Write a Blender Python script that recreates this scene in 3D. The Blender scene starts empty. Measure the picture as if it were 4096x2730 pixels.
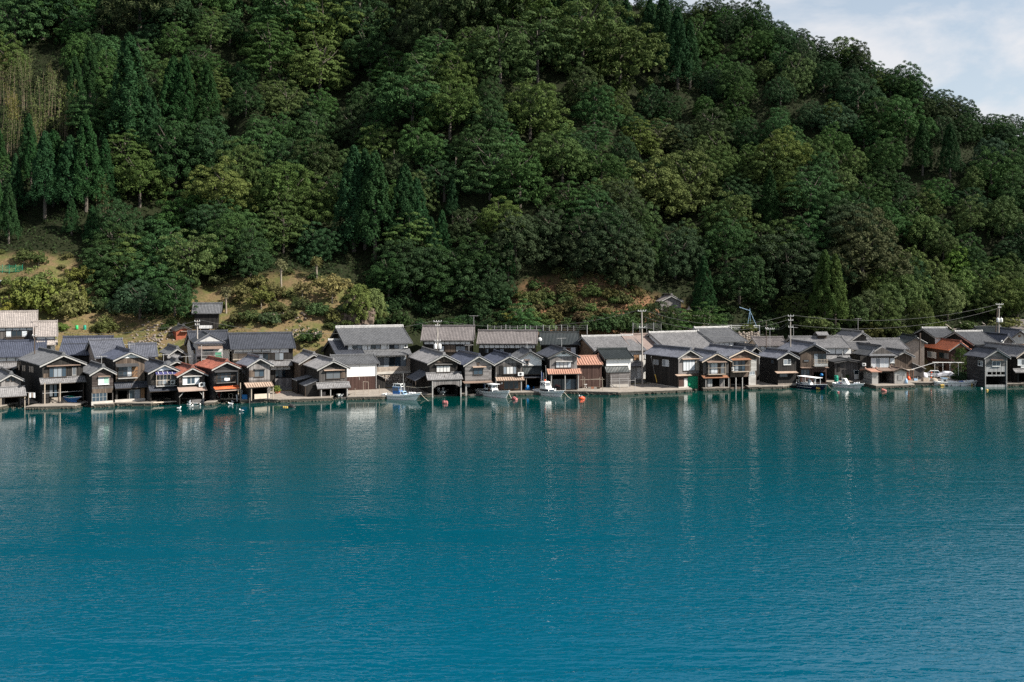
import bpy, math, random
import numpy as np
from mathutils import Vector, Matrix, Euler

random.seed(7)
rng = np.random.default_rng(7)
SC = bpy.context.scene
COL = SC.collection
RAD = math.radians

# ---------------------------------------------------------------- camera
FPX, HC, YH, CX = 3800.0, 20.0, 1150.0, 2048.0     # focal length in photo pixels, eye height, horizon row, centre column
cam_d = bpy.data.cameras.new('camera')
cam = bpy.data.objects.new('camera', cam_d)
COL.objects.link(cam)
cam.location = (0, 0, HC)
cam.rotation_euler = (RAD(90), 0, 0)
cam_d.sensor_width = 36
cam_d.lens = FPX / 4096 * 36
cam_d.shift_y = -(1365 - YH) / 4096
cam_d.clip_end = 6000
SC.camera = cam

# ---------------------------------------------------------------- light
SUN_AZ, SUN_EL = 76.0, 40.0          # degrees from the camera's back towards the right; height
sdir = Vector((math.sin(RAD(SUN_AZ)) * math.cos(RAD(SUN_EL)), -math.cos(RAD(SUN_AZ)) * math.cos(RAD(SUN_EL)), math.sin(RAD(SUN_EL))))
sun_d = bpy.data.lights.new('sun', 'SUN')
sun_d.energy = 5.0
sun_d.angle = RAD(0.55)
sun_d.color = (1.0, 0.95, 0.86)
sun = bpy.data.objects.new('sun', sun_d)
sun.rotation_euler = sdir.to_track_quat('Z', 'Y').to_euler()
sun.location = (120, -40, 150)
COL.objects.link(sun)

W = bpy.data.worlds.new('World')
SC.world = W
W.use_nodes = True
nt = W.node_tree
nt.nodes.clear()
wo = nt.nodes.new('ShaderNodeOutputWorld')
bg = nt.nodes.new('ShaderNodeBackground')
sky = nt.nodes.new('ShaderNodeTexSky')
sky.sky_type = 'NISHITA'
sky.sun_disc = False
sky.sun_elevation = RAD(SUN_EL)
sky.sun_rotation = math.atan2(sdir.x, sdir.y)
sky.air_density = 1.0
sky.dust_density = 0.6
sky.ozone_density = 1.4
bg.inputs[1].default_value = 0.062
tc = nt.nodes.new('ShaderNodeTexCoord')
sep = nt.nodes.new('ShaderNodeSeparateXYZ')
nt.links.new(tc.outputs['Generated'], sep.inputs[0])
def wmath(op, a, b=None, c=None):
    n = nt.nodes.new('ShaderNodeMath'); n.operation = op
    for i, v in enumerate((a, b, c)):
        if v is None: continue
        if isinstance(v, (int, float)): n.inputs[i].default_value = v
        else: nt.links.new(v, n.inputs[i])
    return n.outputs[0]
zc = wmath('ADD', wmath('MAXIMUM', sep.outputs[2], 0.0), 0.35)
comb = nt.nodes.new('ShaderNodeCombineXYZ')
nt.links.new(wmath('DIVIDE', sep.outputs[0], zc), comb.inputs[0])
nt.links.new(wmath('DIVIDE', sep.outputs[1], zc), comb.inputs[1])
nt.links.new(wmath('MULTIPLY', sep.outputs[2], 2.2), comb.inputs[2])
cn = nt.nodes.new('ShaderNodeTexNoise')
cn.inputs['Scale'].default_value = 2.6
cn.inputs['Detail'].default_value = 8
cn.inputs['Roughness'].default_value = 0.58
cn.inputs['Distortion'].default_value = 0.25
nt.links.new(comb.outputs[0], cn.inputs['Vector'])
cr = nt.nodes.new('ShaderNodeValToRGB')
cr.color_ramp.elements[0].position = 0.44
cr.color_ramp.elements[1].position = 0.58
nt.links.new(cn.outputs[0], cr.inputs[0])
haze_mix = nt.nodes.new('ShaderNodeMix'); haze_mix.data_type = 'RGBA'
nt.links.new(wmath('MULTIPLY', wmath('POWER', wmath('SUBTRACT', 1.0, wmath('MAXIMUM', sep.outputs[2], 0.0)), 2.0), 0.92), haze_mix.inputs[0])
nt.links.new(sky.outputs[0], haze_mix.inputs[6])
haze_mix.inputs[7].default_value = (6.1, 6.75, 7.2, 1)
cl_mix = nt.nodes.new('ShaderNodeMix'); cl_mix.data_type = 'RGBA'
nt.links.new(wmath('MULTIPLY', cr.outputs[0], 0.85), cl_mix.inputs[0])
nt.links.new(haze_mix.outputs[2], cl_mix.inputs[6])
cl_mix.inputs[7].default_value = (6.9, 6.9, 7.1, 1)
nt.links.new(cl_mix.outputs[2], bg.inputs[0])
nt.links.new(bg.outputs[0], wo.inputs[0])

SC.view_settings.view_transform = 'Standard'
SC.view_settings.look = 'None'
SC.view_settings.exposure = 1.0
SC.view_settings.gamma = 1.0
SC.view_settings.use_curve_mapping = False
SC.cycles.max_bounces = 5
SC.cycles.diffuse_bounces = 2
SC.cycles.glossy_bounces = 3
SC.cycles.transmission_bounces = 3
SC.cycles.transparent_max_bounces = 4
SC.cycles.use_denoising = False
SC.cycles.sample_clamp_direct = 3.0
SC.cycles.sample_clamp_indirect = 1.5
SC.cycles.blur_glossy = 1.0

# ---------------------------------------------------------------- photo measurements -> places
OX = dict(A=0, B=500, C=1050, D=1600, E=2100, F=2550, G=3050, H=3500)
def PX(R, x, y):
    return (OX[R] + x / 3.2667, 1180 + y / 3.2667)
def at(x, y, z):                      # the point of height z seen at photo pixel x, y (below the horizon)
    Y = FPX * (HC - z) / (y - YH)
    return Vector(((x - CX) * Y / FPX, Y, z))
def atY(x, y, Y):
    return Vector(((x - CX) * Y / FPX, Y, HC - (y - YH) * Y / FPX))
def rat(R, x, y, z): return at(*PX(R, x, y), z)
def ratY(R, x, y, Y): return atY(*PX(R, x, y), Y)

# ---------------------------------------------------------------- mesh helpers
class MB:
    def __init__(s):
        s.v = []; s.f = []; s.m = []; s.uv = {}; s.cur = 0
    def quad(s, *p, uv=None):
        i = len(s.v); s.v += [tuple(q) for q in p]; s.f.append(tuple(range(i, i + len(p)))); s.m.append(s.cur)
        if uv: s.uv[len(s.f) - 1] = uv
    def box(s, x0, y0, z0, x1, y1, z1):
        i = len(s.v)
        s.v += [(x0,y0,z0),(x1,y0,z0),(x1,y1,z0),(x0,y1,z0),(x0,y0,z1),(x1,y0,z1),(x1,y1,z1),(x0,y1,z1)]
        for q in ((0,3,2,1),(4,5,6,7),(0,1,5,4),(1,2,6,5),(2,3,7,6),(3,0,4,7)):
            s.f.append(tuple(i + k for k in q)); s.m.append(s.cur)
    def hexa(s, p):                    # eight corners ordered as in box
        i = len(s.v); s.v += [tuple(q) for q in p]
        for q in ((0,3,2,1),(4,5,6,7),(0,1,5,4),(1,2,6,5),(2,3,7,6),(3,0,4,7)):
            s.f.append(tuple(i + k for k in q)); s.m.append(s.cur)
    def prism(s, poly, y0, y1):        # polygon in x, z pulled along y
        n = len(poly); i = len(s.v)
        s.v += [(x, y0, z) for x, z in poly] + [(x, y1, z) for x, z in poly]
        s.f.append(tuple(range(i, i + n))); s.m.append(s.cur)
        s.f.append(tuple(range(i + 2 * n - 1, i + n - 1, -1))); s.m.append(s.cur)
        for k in range(n):
            s.f.append((i + k, i + n + k, i + n + (k + 1) % n, i + (k + 1) % n)); s.m.append(s.cur)
    def bar(s, p, q, r, r2=None, n=6, caps=True):
        p = Vector(p); q = Vector(q); r2 = r if r2 is None else r2
        d = (q - p)
        if d.length < 1e-6: return
        d.normalize()
        a = d.orthogonal().normalized(); b = d.cross(a)
        i = len(s.v)
        for c, rr in ((p, r), (q, r2)):
            for k in range(n):
                t = 2 * math.pi * k / n
                s.v.append(tuple(c + (a * math.cos(t) + b * math.sin(t)) * rr))
        for k in range(n):
            s.f.append((i + k, i + (k + 1) % n, i + n + (k + 1) % n, i + n + k)); s.m.append(s.cur)
        if caps:
            s.f.append(tuple(range(i + n - 1, i - 1, -1))); s.m.append(s.cur)
            s.f.append(tuple(range(i + n, i + 2 * n))); s.m.append(s.cur)
    def beam(s, p, q, w, h):           # rectangular bar
        p = Vector(p); q = Vector(q); d = (q - p).normalized()
        a = d.cross(Vector((0, 0, 1)))
        a = Vector((1, 0, 0)) if a.length < 1e-4 else a.normalized()
        b = a.cross(d)
        a = a * w / 2; b = b * h / 2
        s.hexa([p - a - b, p + a - b, q + a - b, q - a - b, p - a + b, p + a + b, q + a + b, q - a + b])
    def rev(s, prof, c=(0, 0, 0), n=12, axis='z'):      # profile of (radius, height) turned round an axis
        i = len(s.v); c = Vector(c); m = len(prof)
        for r, z in prof:
            for k in range(n):
                t = 2 * math.pi * k / n
                w = (r * math.cos(t), r * math.sin(t), z)
                if axis == 'x': w = (w[2], w[0], w[1])
                if axis == 'y': w = (w[0], w[2], w[1])
                s.v.append((c.x + w[0], c.y + w[1], c.z + w[2]))
        for j in range(m - 1):
            for k in range(n):
                s.f.append((i + j * n + k, i + j * n + (k + 1) % n, i + (j + 1) * n + (k + 1) % n, i + (j + 1) * n + k)); s.m.append(s.cur)
        s.f.append(tuple(range(i + n - 1, i - 1, -1))); s.m.append(s.cur)
        s.f.append(tuple(range(i + (m - 1) * n, i + m * n))); s.m.append(s.cur)
    def ball(s, c, rx, ry=None, rz=None, n=10, m=6):
        ry = rx if ry is None else ry; rz = rx if rz is None else rz
        i = len(s.v)
        for j in range(m + 1):
            ph = -math.pi / 2 + math.pi * j / m
            for k in range(n):
                t = 2 * math.pi * k / n
                s.v.append((c[0] + rx * math.cos(ph) * math.cos(t), c[1] + ry * math.cos(ph) * math.sin(t), c[2] + rz * math.sin(ph)))
        for j in range(m):
            for k in range(n):
                s.f.append((i + j * n + k, i + j * n + (k + 1) % n, i + (j + 1) * n + (k + 1) % n, i + (j + 1) * n + k)); s.m.append(s.cur)
    def mesh(s, name, mats, smooth=False):
        me = bpy.data.meshes.new(name)
        me.from_pydata(s.v, [], s.f)
        for m in (mats if isinstance(mats, (list, tuple)) else [mats]):
            me.materials.append(M[m])
        if any(s.m): me.polygons.foreach_set('material_index', s.m)
        uvl = me.uv_layers.new(name='UVMap')
        co = np.array(s.v, dtype=np.float64)
        buf = []
        for k, f in enumerate(s.f):
            if k in s.uv:
                for q in s.uv[k]: buf += q
                continue
            p = co[list(f)]
            n = np.cross(p[1] - p[0], p[2] - p[0]) if len(f) > 2 else np.array([0, 0, 1.])
            a = np.argmax(np.abs(n))
            ia, ib = ((1, 2), (0, 2), (0, 1))[a]
            for q in p: buf += (q[ia], q[ib])
        uvl.data.foreach_set('uv', buf)
        if smooth: me.polygons.foreach_set('use_smooth', [True] * len(s.f))
        me.update()
        return me
    def build(s, name, mats, parent=None, smooth=False):
        o = bpy.data.objects.new(name, s.mesh(name, mats, smooth))
        COL.objects.link(o)
        if parent: o.parent = parent
        return o

def tag(o, label=None, cat=None, group=None, kind=None):
    if label: o['label'] = label
    if cat: o['category'] = cat
    if group: o['group'] = group
    if kind: o['kind'] = kind
    return o
def empty(name, loc, rz=0.0):
    o = bpy.data.objects.new(name, None)
    o.empty_display_size = 0.5
    COL.objects.link(o); o.location = loc; o.rotation_euler = (0, 0, rz)
    return o
def inst(name, me, parent, loc=(0, 0, 0), rz=0, sc=(1, 1, 1)):
    o = bpy.data.objects.new(name, me); COL.objects.link(o)
    o.parent = parent; o.location = loc; o.rotation_euler = (0, 0, rz); o.scale = sc
    return o

# ---------------------------------------------------------------- materials
M = {}
class NT:
    def __init__(s, name):
        s.m = bpy.data.materials.new(name); s.m.use_nodes = True
        s.t = s.m.node_tree; s.t.nodes.clear()
        s.out = s.t.nodes.new('ShaderNodeOutputMaterial')
        s.b = s.t.nodes.new('ShaderNodeBsdfPrincipled')
        s.t.links.new(s.b.outputs[0], s.out.inputs[0])
        M[name] = s.m
    def n(s, k, **kw):
        q = s.t.nodes.new('ShaderNode' + k)
        for a, v in kw.items(): setattr(q, a, v)
        return q
    def L(s, a, b): s.t.links.new(a, b)
    def setin(s, sock, v):
        if isinstance(v, (int, float, tuple)): sock.default_value = v
        else: s.L(v, sock)
    def math(s, op, a, b=None, c=None):
        q = s.n('Math', operation=op)
        for i, v in enumerate((a, b, c)):
            if v is not None: s.setin(q.inputs[i], v)
        return q.outputs[0]
    def noise(s, vec, scale, detail=3, rough=0.55, dims='3D'):
        q = s.n('TexNoise'); q.inputs['Scale'].default_value = scale; q.inputs['Detail'].default_value = detail; q.inputs['Roughness'].default_value = rough
        if vec is not None: s.L(vec, q.inputs['Vector'])
        return q.outputs[0]
    def mapping(s, vec, sc=(1, 1, 1), loc=(0, 0, 0)):
        q = s.n('Mapping'); q.inputs['Scale'].default_value = sc; q.inputs['Location'].default_value = loc
        s.L(vec, q.inputs[0]); return q.outputs[0]
    def ramp(s, f, *st):
        q = s.n('ValToRGB'); e = q.color_ramp.elements
        while len(e) < len(st): e.new(0.5)
        for k, (p, c) in enumerate(st):
            e[k].position = p; e[k].color = (*c, 1) if len(c) == 3 else c
        s.L(f, q.inputs[0]); return q.outputs[0]
    def mix(s, f, a, b, mode='MIX'):
        q = s.n('Mix', data_type='RGBA', blend_type=mode)
        for sock, v in ((q.inputs[0], f), (q.inputs[6], a), (q.inputs[7], b)):
            s.setin(sock, v if not (isinstance(v, tuple) and len(v) == 3) else (*v, 1))
        return q.outputs[2]
    def bump(s, h, dist, strength=1.0):
        q = s.n('Bump'); q.inputs['Strength'].default_value = strength; q.inputs['Distance'].default_value = dist
        s.L(h, q.inputs['Height']); s.L(q.outputs[0], s.b.inputs['Normal'])
    def base(s, c, rough=0.6, spec=0.4, metal=0.0):
        s.setin(s.b.inputs['Base Color'], c if not (isinstance(c, tuple) and len(c) == 3) else (*c, 1))
        s.setin(s.b.inputs['Roughness'], rough)
        s.b.inputs['Specular IOR Level'].default_value = spec
        s.b.inputs['Metallic'].default_value = metal
def uvs(t):
    q = t.n('UVMap'); q.uv_map = 'UVMap'; return q.outputs[0]
def objrand(t):
    return t.n('ObjectInfo').outputs['Random']
def scl(c, k): return tuple(min(1, x * k) for x in c)

def mat_tile(name, c, rough=0.36, var=0.35, row=0.27, colw=0.29, spec=0.5):
    t = NT(name); uv = uvs(t)
    sp = t.n('SeparateXYZ'); t.L(uv, sp.inputs[0])
    r = t.math('DIVIDE', sp.outputs[1], row); fr = t.math('FRACT', r)
    cu = t.math('FLOOR', t.math('DIVIDE', sp.outputs[0], colw)); ru = t.math('FLOOR', r)
    cb = t.n('CombineXYZ'); t.L(cu, cb.inputs[0]); t.L(ru, cb.inputs[1]); t.L(objrand(t), cb.inputs[2])
    wn = t.n('TexWhiteNoise', noise_dimensions='3D'); t.L(cb.outputs[0], wn.inputs[0])
    g = t.n('NewGeometry')
    nz = t.noise(g.outputs['Position'], 0.45, 4, 0.6)
    nz2 = t.noise(g.outputs['Position'], 3.0, 3, 0.6)
    f = t.math('ADD', t.math('MULTIPLY', wn.outputs[0], 0.45), t.math('ADD', t.math('MULTIPLY', nz, 0.55), t.math('MULTIPLY', nz2, 0.25)))
    col = t.ramp(f, (0.25, scl(c, 1 - var)), (0.62, c), (0.95, scl(c, 1 + var)))
    gap = t.math('LESS_THAN', fr, 0.12)
    cf = t.math('FRACT', t.math('DIVIDE', sp.outputs[0], colw))
    gap = t.math('MAXIMUM', gap, t.math('GREATER_THAN', cf, 0.82))
    col = t.mix(t.math('MULTIPLY', gap, 0.62), col, scl(c, 0.2))
    t.base(col, t.math('ADD', rough, t.math('MULTIPLY', nz, 0.25)), spec)
    t.bump(fr, 0.035, 0.8)
def mat_boards(name, c, w=0.2, horiz=False, var=0.4, rough=0.75, tint=None, bump=0.012):
    t = NT(name); uv = uvs(t)
    sp = t.n('SeparateXYZ'); t.L(uv, sp.inputs[0])
    a, b = (sp.outputs[1], sp.outputs[0]) if horiz else (sp.outputs[0], sp.outputs[1])
    k = t.math('DIVIDE', a, w); fr = t.math('FRACT', k); fl = t.math('FLOOR', k)
    cb = t.n('CombineXYZ'); t.L(fl, cb.inputs[0]); t.L(objrand(t), cb.inputs[1])
    if horiz: t.L(t.math('FLOOR', t.math('DIVIDE', b, 2.3)), cb.inputs[2])
    wn = t.n('TexWhiteNoise', noise_dimensions='3D'); t.L(cb.outputs[0], wn.inputs[0])
    cg = t.n('CombineXYZ'); t.L(t.math('MULTIPLY', a, 14.0), cg.inputs[0]); t.L(t.math('MULTIPLY', b, 0.9), cg.inputs[1]); t.L(fl, cg.inputs[2])
    gr = t.noise(cg.outputs[0], 1.0, 4, 0.65)
    g = t.n('NewGeometry'); big = t.noise(g.outputs['Position'], 0.7, 4, 0.6)
    f = t.math('ADD', t.math('MULTIPLY', wn.outputs[0], 0.42), t.math('ADD', t.math('MULTIPLY', gr, 0.38), t.math('MULTIPLY', big, 0.42)))
    hi = tint or scl(c, 1 + var)
    col = t.ramp(f, (0.28, scl(c, 1 - var)), (0.58, c), (0.92, hi))
    gap = t.math('LESS_THAN', fr, 0.10)
    col = t.mix(t.math('MULTIPLY', gap, 0.75), col, scl(c, 0.18))
    t.base(col, rough, 0.25)
    t.bump(t.math('SUBTRACT', t.math('ADD', t.math('MULTIPLY', gr, 0.3), fr if horiz else t.math('MULTIPLY', wn.outputs[0], 0.6)), t.math('MULTIPLY', gap, 1.2)), bump * 1.6, 1.0)
def mat_plain(name, c, rough=0.7, var=0.18, scale=1.6, spec=0.3, metal=0.0, dirt=None, bump=0.004):
    t = NT(name); g = t.n('NewGeometry')
    n1 = t.noise(g.outputs['Position'], scale, 5, 0.62)
    col = t.ramp(n1, (0.3, scl(c, 1 - var)), (0.7, scl(c, 1 + var * 0.6)))
    if dirt:
        n2 = t.noise(t.mapping(g.outputs['Position'], (2.2, 2.2, 0.5)), 1.3, 5, 0.65)
        col = t.mix(t.ramp(n2, (0.5, (0, 0, 0)), (0.72, (0.8, 0.8, 0.8))), col, dirt)
    t.base(col, rough, spec, metal)
    if bump: t.bump(n1, bump, 0.6)

mat_tile('t_blue', (0.055, 0.062, 0.088), 0.30)
mat_tile('t_bluelight', (0.098, 0.103, 0.125), 0.33)
mat_tile('t_grey', (0.098, 0.1, 0.106), 0.42)
mat_tile('t_silver', (0.175, 0.17, 0.172), 0.42)
mat_tile('t_pink', (0.29, 0.255, 0.235), 0.45)
mat_tile('t_mauve', (0.14, 0.123, 0.12), 0.42)
mat_tile('t_black', (0.02, 0.026, 0.027), 0.33)
mat_tile('t_ridge', (0.42, 0.41, 0.40), 0.45)
mat_tile('t_slate', (0.043, 0.047, 0.06), 0.38)
mat_tile('t_red', (0.22, 0.07, 0.045), 0.42, 0.45)
mat_tile('t_orange', (0.60, 0.16, 0.06), 0.36, 0.25)
mat_tile('t_brown', (0.21, 0.155, 0.135), 0.6, 0.2, 0.4)
mat_boards('w_dark', (0.018, 0.016, 0.0145), 0.19, tint=(0.042, 0.037, 0.033))
mat_boards('w_black', (0.011, 0.010, 0.0095), 0.22, tint=(0.024, 0.021, 0.019))
mat_boards('w_brown', (0.085, 0.062, 0.047), 0.18, tint=(0.17, 0.128, 0.098))
mat_boards('w_maroon', (0.058, 0.03, 0.024), 0.18, tint=(0.10, 0.06, 0.05))
mat_boards('w_warm', (0.22, 0.12, 0.06), 0.16, tint=(0.32, 0.2, 0.11))
mat_boards('w_grey', (0.17, 0.155, 0.15), 0.17, tint=(0.29, 0.275, 0.265))
mat_boards('w_greydark', (0.075, 0.068, 0.064), 0.17, tint=(0.15, 0.135, 0.125))
mat_boards('c_grey', (0.20, 0.185, 0.18), 0.24, True, tint=(0.34, 0.32, 0.31), bump=0.03)
mat_boards('c_dark', (0.07, 0.055, 0.05), 0.24, True, tint=(0.14, 0.11, 0.10), bump=0.03)
mat_boards('c_white', (0.52, 0.50, 0.47), 0.26, True, 0.25, tint=(0.66, 0.64, 0.61), bump=0.03)
mat_boards('c_black', (0.035, 0.034, 0.036), 0.24, True, tint=(0.075, 0.07, 0.07), bump=0.03)
mat_boards('corr_grey', (0.30, 0.30, 0.30), 0.15, tint=(0.45, 0.45, 0.45), bump=0.02)
mat_plain('plaster', (0.80, 0.79, 0.77), 0.8, 0.06, 0.8, dirt=(0.62, 0.60, 0.57))
mat_plain('plaster_grey', (0.50, 0.49, 0.47), 0.8, 0.12, dirt=(0.36, 0.34, 0.31))
mat_plain('plaster_beige', (0.36, 0.29, 0.24), 0.85, 0.15, dirt=(0.26, 0.2, 0.16))
mat_plain('plaster_blue', (0.55, 0.60, 0.66), 0.8, 0.08)
mat_plain('mud', (0.20, 0.125, 0.08), 0.9, 0.35, 2.0, dirt=(0.10, 0.06, 0.04))
mat_plain('timber', (0.055, 0.04, 0.03), 0.75, 0.35, 4)
mat_plain('timber_pale', (0.36, 0.30, 0.24), 0.75, 0.3, 4)
mat_plain('barge', (0.36, 0.35, 0.335), 0.75, 0.25, 3, dirt=(0.27, 0.25, 0.23))
mat_plain('barge_dark', (0.11, 0.105, 0.10), 0.75, 0.3, 3)
mat_plain('pale_wood', (0.55, 0.46, 0.37), 0.7, 0.2, 3)
mat_plain('metal_tan', (0.36, 0.27, 0.21), 0.5, 0.2, 1.2, dirt=(0.25, 0.16, 0.11))
mat_plain('metal_rust', (0.40, 0.22, 0.16), 0.5, 0.2, 1.2, dirt=(0.30, 0.14, 0.09))
mat_plain('metal_brown', (0.20, 0.145, 0.115), 0.55, 0.22, 1.2, dirt=(0.13, 0.08, 0.06))
mat_plain('metal_dark', (0.05, 0.05, 0.052), 0.5, 0.3, 2)
mat_plain('rust_sheet', (0.26, 0.12, 0.065), 0.75, 0.4, 3, dirt=(0.12, 0.06, 0.04))
mat_plain('cloth_brown', (0.28, 0.21, 0.175), 0.8, 0.15)
mat_plain('cloth_purple', (0.045, 0.045, 0.13), 0.7, 0.2)
mat_plain('cloth_green', (0.005, 0.24, 0.115), 0.6, 0.25, 2.5)
mat_plain('cloth_white', (0.78, 0.78, 0.79), 0.8, 0.1)
mat_plain('cloth_silver', (0.62, 0.62, 0.66), 0.45, 0.1, 2)
mat_plain('concrete', (0.27, 0.235, 0.20), 0.85, 0.28, 0.9, dirt=(0.15, 0.13, 0.11))
mat_plain('concrete_pale', (0.44, 0.41, 0.37), 0.85, 0.15, 0.9, dirt=(0.4, 0.36, 0.31))
mat_plain('wet_stone', (0.075, 0.07, 0.055), 0.5, 0.6, 3.5, dirt=(0.03, 0.033, 0.025), bump=0.05)
mat_plain('stone_a', (0.33, 0.28, 0.235), 0.85, 0.35, 2.5, dirt=(0.17, 0.14, 0.115), bump=0.03)
mat_plain('stone_b', (0.23, 0.19, 0.16), 0.85, 0.35, 2.5, dirt=(0.12, 0.1, 0.085), bump=0.03)
mat_plain('rock', (0.14, 0.105, 0.08), 0.9, 0.5, 1.2, dirt=(0.07, 0.05, 0.04), bump=0.12)
mat_plain('joint', (0.045, 0.04, 0.034), 0.9, 0.3, 3)
mat_plain('steel', (0.48, 0.47, 0.46), 0.5, 0.15, 3, metal=0.2)
mat_plain('pole', (0.40, 0.36, 0.32), 0.8, 0.2, 1.0)
mat_plain('pole_wood', (0.10, 0.075, 0.06), 0.85, 0.3, 1.5)
mat_plain('insulator', (0.80, 0.80, 0.78), 0.3, 0.05)
mat_plain('wire', (0.16, 0.16, 0.155), 0.6, 0.1, bump=0)
mat_plain('rope', (0.58, 0.52, 0.42), 0.85, 0.2, 8)
mat_plain('white_paint', (0.80, 0.79, 0.76), 0.42, 0.06, 1.5, spec=0.5, bump=0)
mat_plain('white_frame', (0.74, 0.74, 0.72), 0.5, 0.08)
mat_plain('hull_white', (0.85, 0.85, 0.83), 0.34, 0.06, 1.0, spec=0.5, dirt=(0.60, 0.58, 0.50), bump=0)
mat_plain('hull_grey', (0.42, 0.44, 0.43), 0.5, 0.2, 1.0, dirt=(0.28, 0.27, 0.24), bump=0)
mat_plain('hull_navy', (0.008, 0.016, 0.055), 0.22, 0.2, 1.0, spec=0.5, bump=0)
mat_plain('hull_bottom', (0.06, 0.05, 0.045), 0.7, 0.3)
mat_plain('blue_paint', (0.045, 0.16, 0.42), 0.45, 0.15, 1.5)
mat_plain('light_blue', (0.30, 0.45, 0.62), 0.45, 0.12, 1.5)
mat_plain('blue_cover', (0.02, 0.07, 0.26), 0.6, 0.2, 2)
mat_plain('blue_plastic', (0.015, 0.16, 0.42), 0.4, 0.15, 2)
mat_plain('green_plastic', (0.03, 0.42, 0.13), 0.4, 0.12, 2)
mat_plain('teal_plastic', (0.015, 0.26, 0.17), 0.4, 0.12, 2)
mat_plain('orange_buoy', (0.82, 0.10, 0.02), 0.45, 0.12, 3)
mat_plain('pink_buoy', (0.45, 0.15, 0.15), 0.6, 0.2, 3, dirt=(0.35, 0.12, 0.11))
mat_plain('black_rubber', (0.02, 0.02, 0.02), 0.6, 0.3, 4)
mat_plain('yellow_float', (0.62, 0.42, 0.10), 0.6, 0.2, 4)
mat_plain('yellow_guard', (0.72, 0.46, 0.10), 0.5, 0.1)
mat_plain('red_paint', (0.45, 0.05, 0.03), 0.5, 0.2, 2)
mat_plain('boat_red', (0.36, 0.10, 0.085), 0.6, 0.25, 4, dirt=(0.2, 0.06, 0.05))
mat_plain('cone_red', (0.75, 0.06, 0.03), 0.5, 0.05)
mat_plain('car_white', (0.80, 0.80, 0.80), 0.25, 0.02, spec=0.6, bump=0)
mat_plain('lamp_red', (0.5, 0.02, 0.02), 0.2, 0.02, bump=0)
mat_plain('gull_white', (0.85, 0.84, 0.82), 0.7, 0.04, bump=0)
mat_plain('gull_grey', (0.30, 0.31, 0.33), 0.7, 0.1, bump=0)
mat_plain('asphalt', (0.085, 0.082, 0.08), 0.9, 0.2, 3)
mat_plain('brick_red', (0.26, 0.075, 0.04), 0.85, 0.25, 2.5)
mat_plain('terracotta', (0.45, 0.2, 0.12), 0.8, 0.15)
mat_plain('gold_mesh', (0.36, 0.31, 0.25), 0.7, 0.15, 3)
mat_plain('net_green', (0.02, 0.32, 0.17), 0.7, 0.3, 3)
t = NT('glass'); t.base((0.012, 0.02, 0.026), 0.06, 0.7)
t = NT('glass_blue'); t.base((0.035, 0.055, 0.075), 0.10, 0.6)
t = NT('glass_mid'); t.base((0.11, 0.12, 0.13), 0.16, 0.5)
t = NT('glass_green'); t.base((0.30, 0.46, 0.38), 0.25, 0.4)
def mat_curtain(name, c):
    t = NT(name); uv = uvs(t)
    sp = t.n('SeparateXYZ'); t.L(uv, sp.inputs[0])
    w = t.math('SINE', t.math('MULTIPLY', sp.outputs[0], 34.0))
    col = t.ramp(t.math('ADD', t.math('MULTIPLY', w, 0.25), 0.5), (0.2, scl(c, 0.7)), (0.8, c))
    t.base(col, 0.3, 0.35)
mat_curtain('curtain', (0.60, 0.63, 0.66))
mat_curtain('curtain_dim', (0.24, 0.27, 0.30))
mat_curtain('shoji', (0.70, 0.69, 0.67))

# foliage takes its own leaf colour from each crown
t = NT('leaf')
oi = t.n('ObjectInfo'); g = t.n('NewGeometry')
n1 = t.noise(g.outputs['Position'], 0.55, 3, 0.6)
n2 = t.noise(g.outputs['Position'], 4.0, 2, 0.6)
hv = t.n('HueSaturation')
t.L(oi.outputs['Color'], hv.inputs['Color'])
t.L(t.math('ADD', 0.5, t.math('MULTIPLY', t.math('SUBTRACT', n1, 0.5), 0.05)), hv.inputs['Hue'])
hv.inputs['Saturation'].default_value = 1.0
t.L(t.math('ADD', 0.42, t.math('ADD', t.math('MULTIPLY', n2, 0.75), t.math('MULTIPLY', n1, 0.45))), hv.inputs['Value'])
t.base(hv.outputs[0], 0.7, 0.06)
tr = t.n('BsdfTranslucent'); t.L(hv.outputs[0], tr.inputs[0])
mx = t.n('MixShader'); mx.inputs[0].default_value = 0.12
t.L(t.b.outputs[0], mx.inputs[1]); t.L(tr.outputs[0], mx.inputs[2]); t.L(mx.outputs[0], t.out.inputs[0])
mat_plain('bark', (0.10, 0.085, 0.07), 0.9, 0.4, 2.5, bump=0.03)
mat_plain('bark_pale', (0.26, 0.22, 0.17), 0.9, 0.3, 2.5, bump=0.02)
mat_plain('culm', (0.20, 0.15, 0.10), 0.6, 0.3, 1.5)

# ground: its cover is stored per point (how much dry grass, how much bare red earth)
t = NT('soil')
g = t.n('NewGeometry'); at1 = t.n('Attribute', attribute_name='cover'); sp = t.n('SeparateColor'); t.L(at1.outputs['Color'], sp.inputs[0])
n1 = t.noise(g.outputs['Position'], 0.35, 5, 0.6); n2 = t.noise(g.outputs['Position'], 2.2, 4, 0.65)
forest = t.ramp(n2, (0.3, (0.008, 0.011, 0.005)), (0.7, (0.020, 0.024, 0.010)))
grass = t.mix(t.ramp(n1, (0.42, (0, 0, 0)), (0.6, (1, 1, 1))), t.ramp(n2, (0.3, (0.09, 0.065, 0.034)), (0.7, (0.175, 0.125, 0.066))), t.ramp(n2, (0.3, (0.06, 0.066, 0.022)), (0.7, (0.12, 0.115, 0.042))))
earth = t.ramp(n2, (0.3, (0.10, 0.052, 0.03)), (0.7, (0.22, 0.115, 0.065)))
c1 = t.mix(sp.outputs[0], forest, grass)
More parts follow.
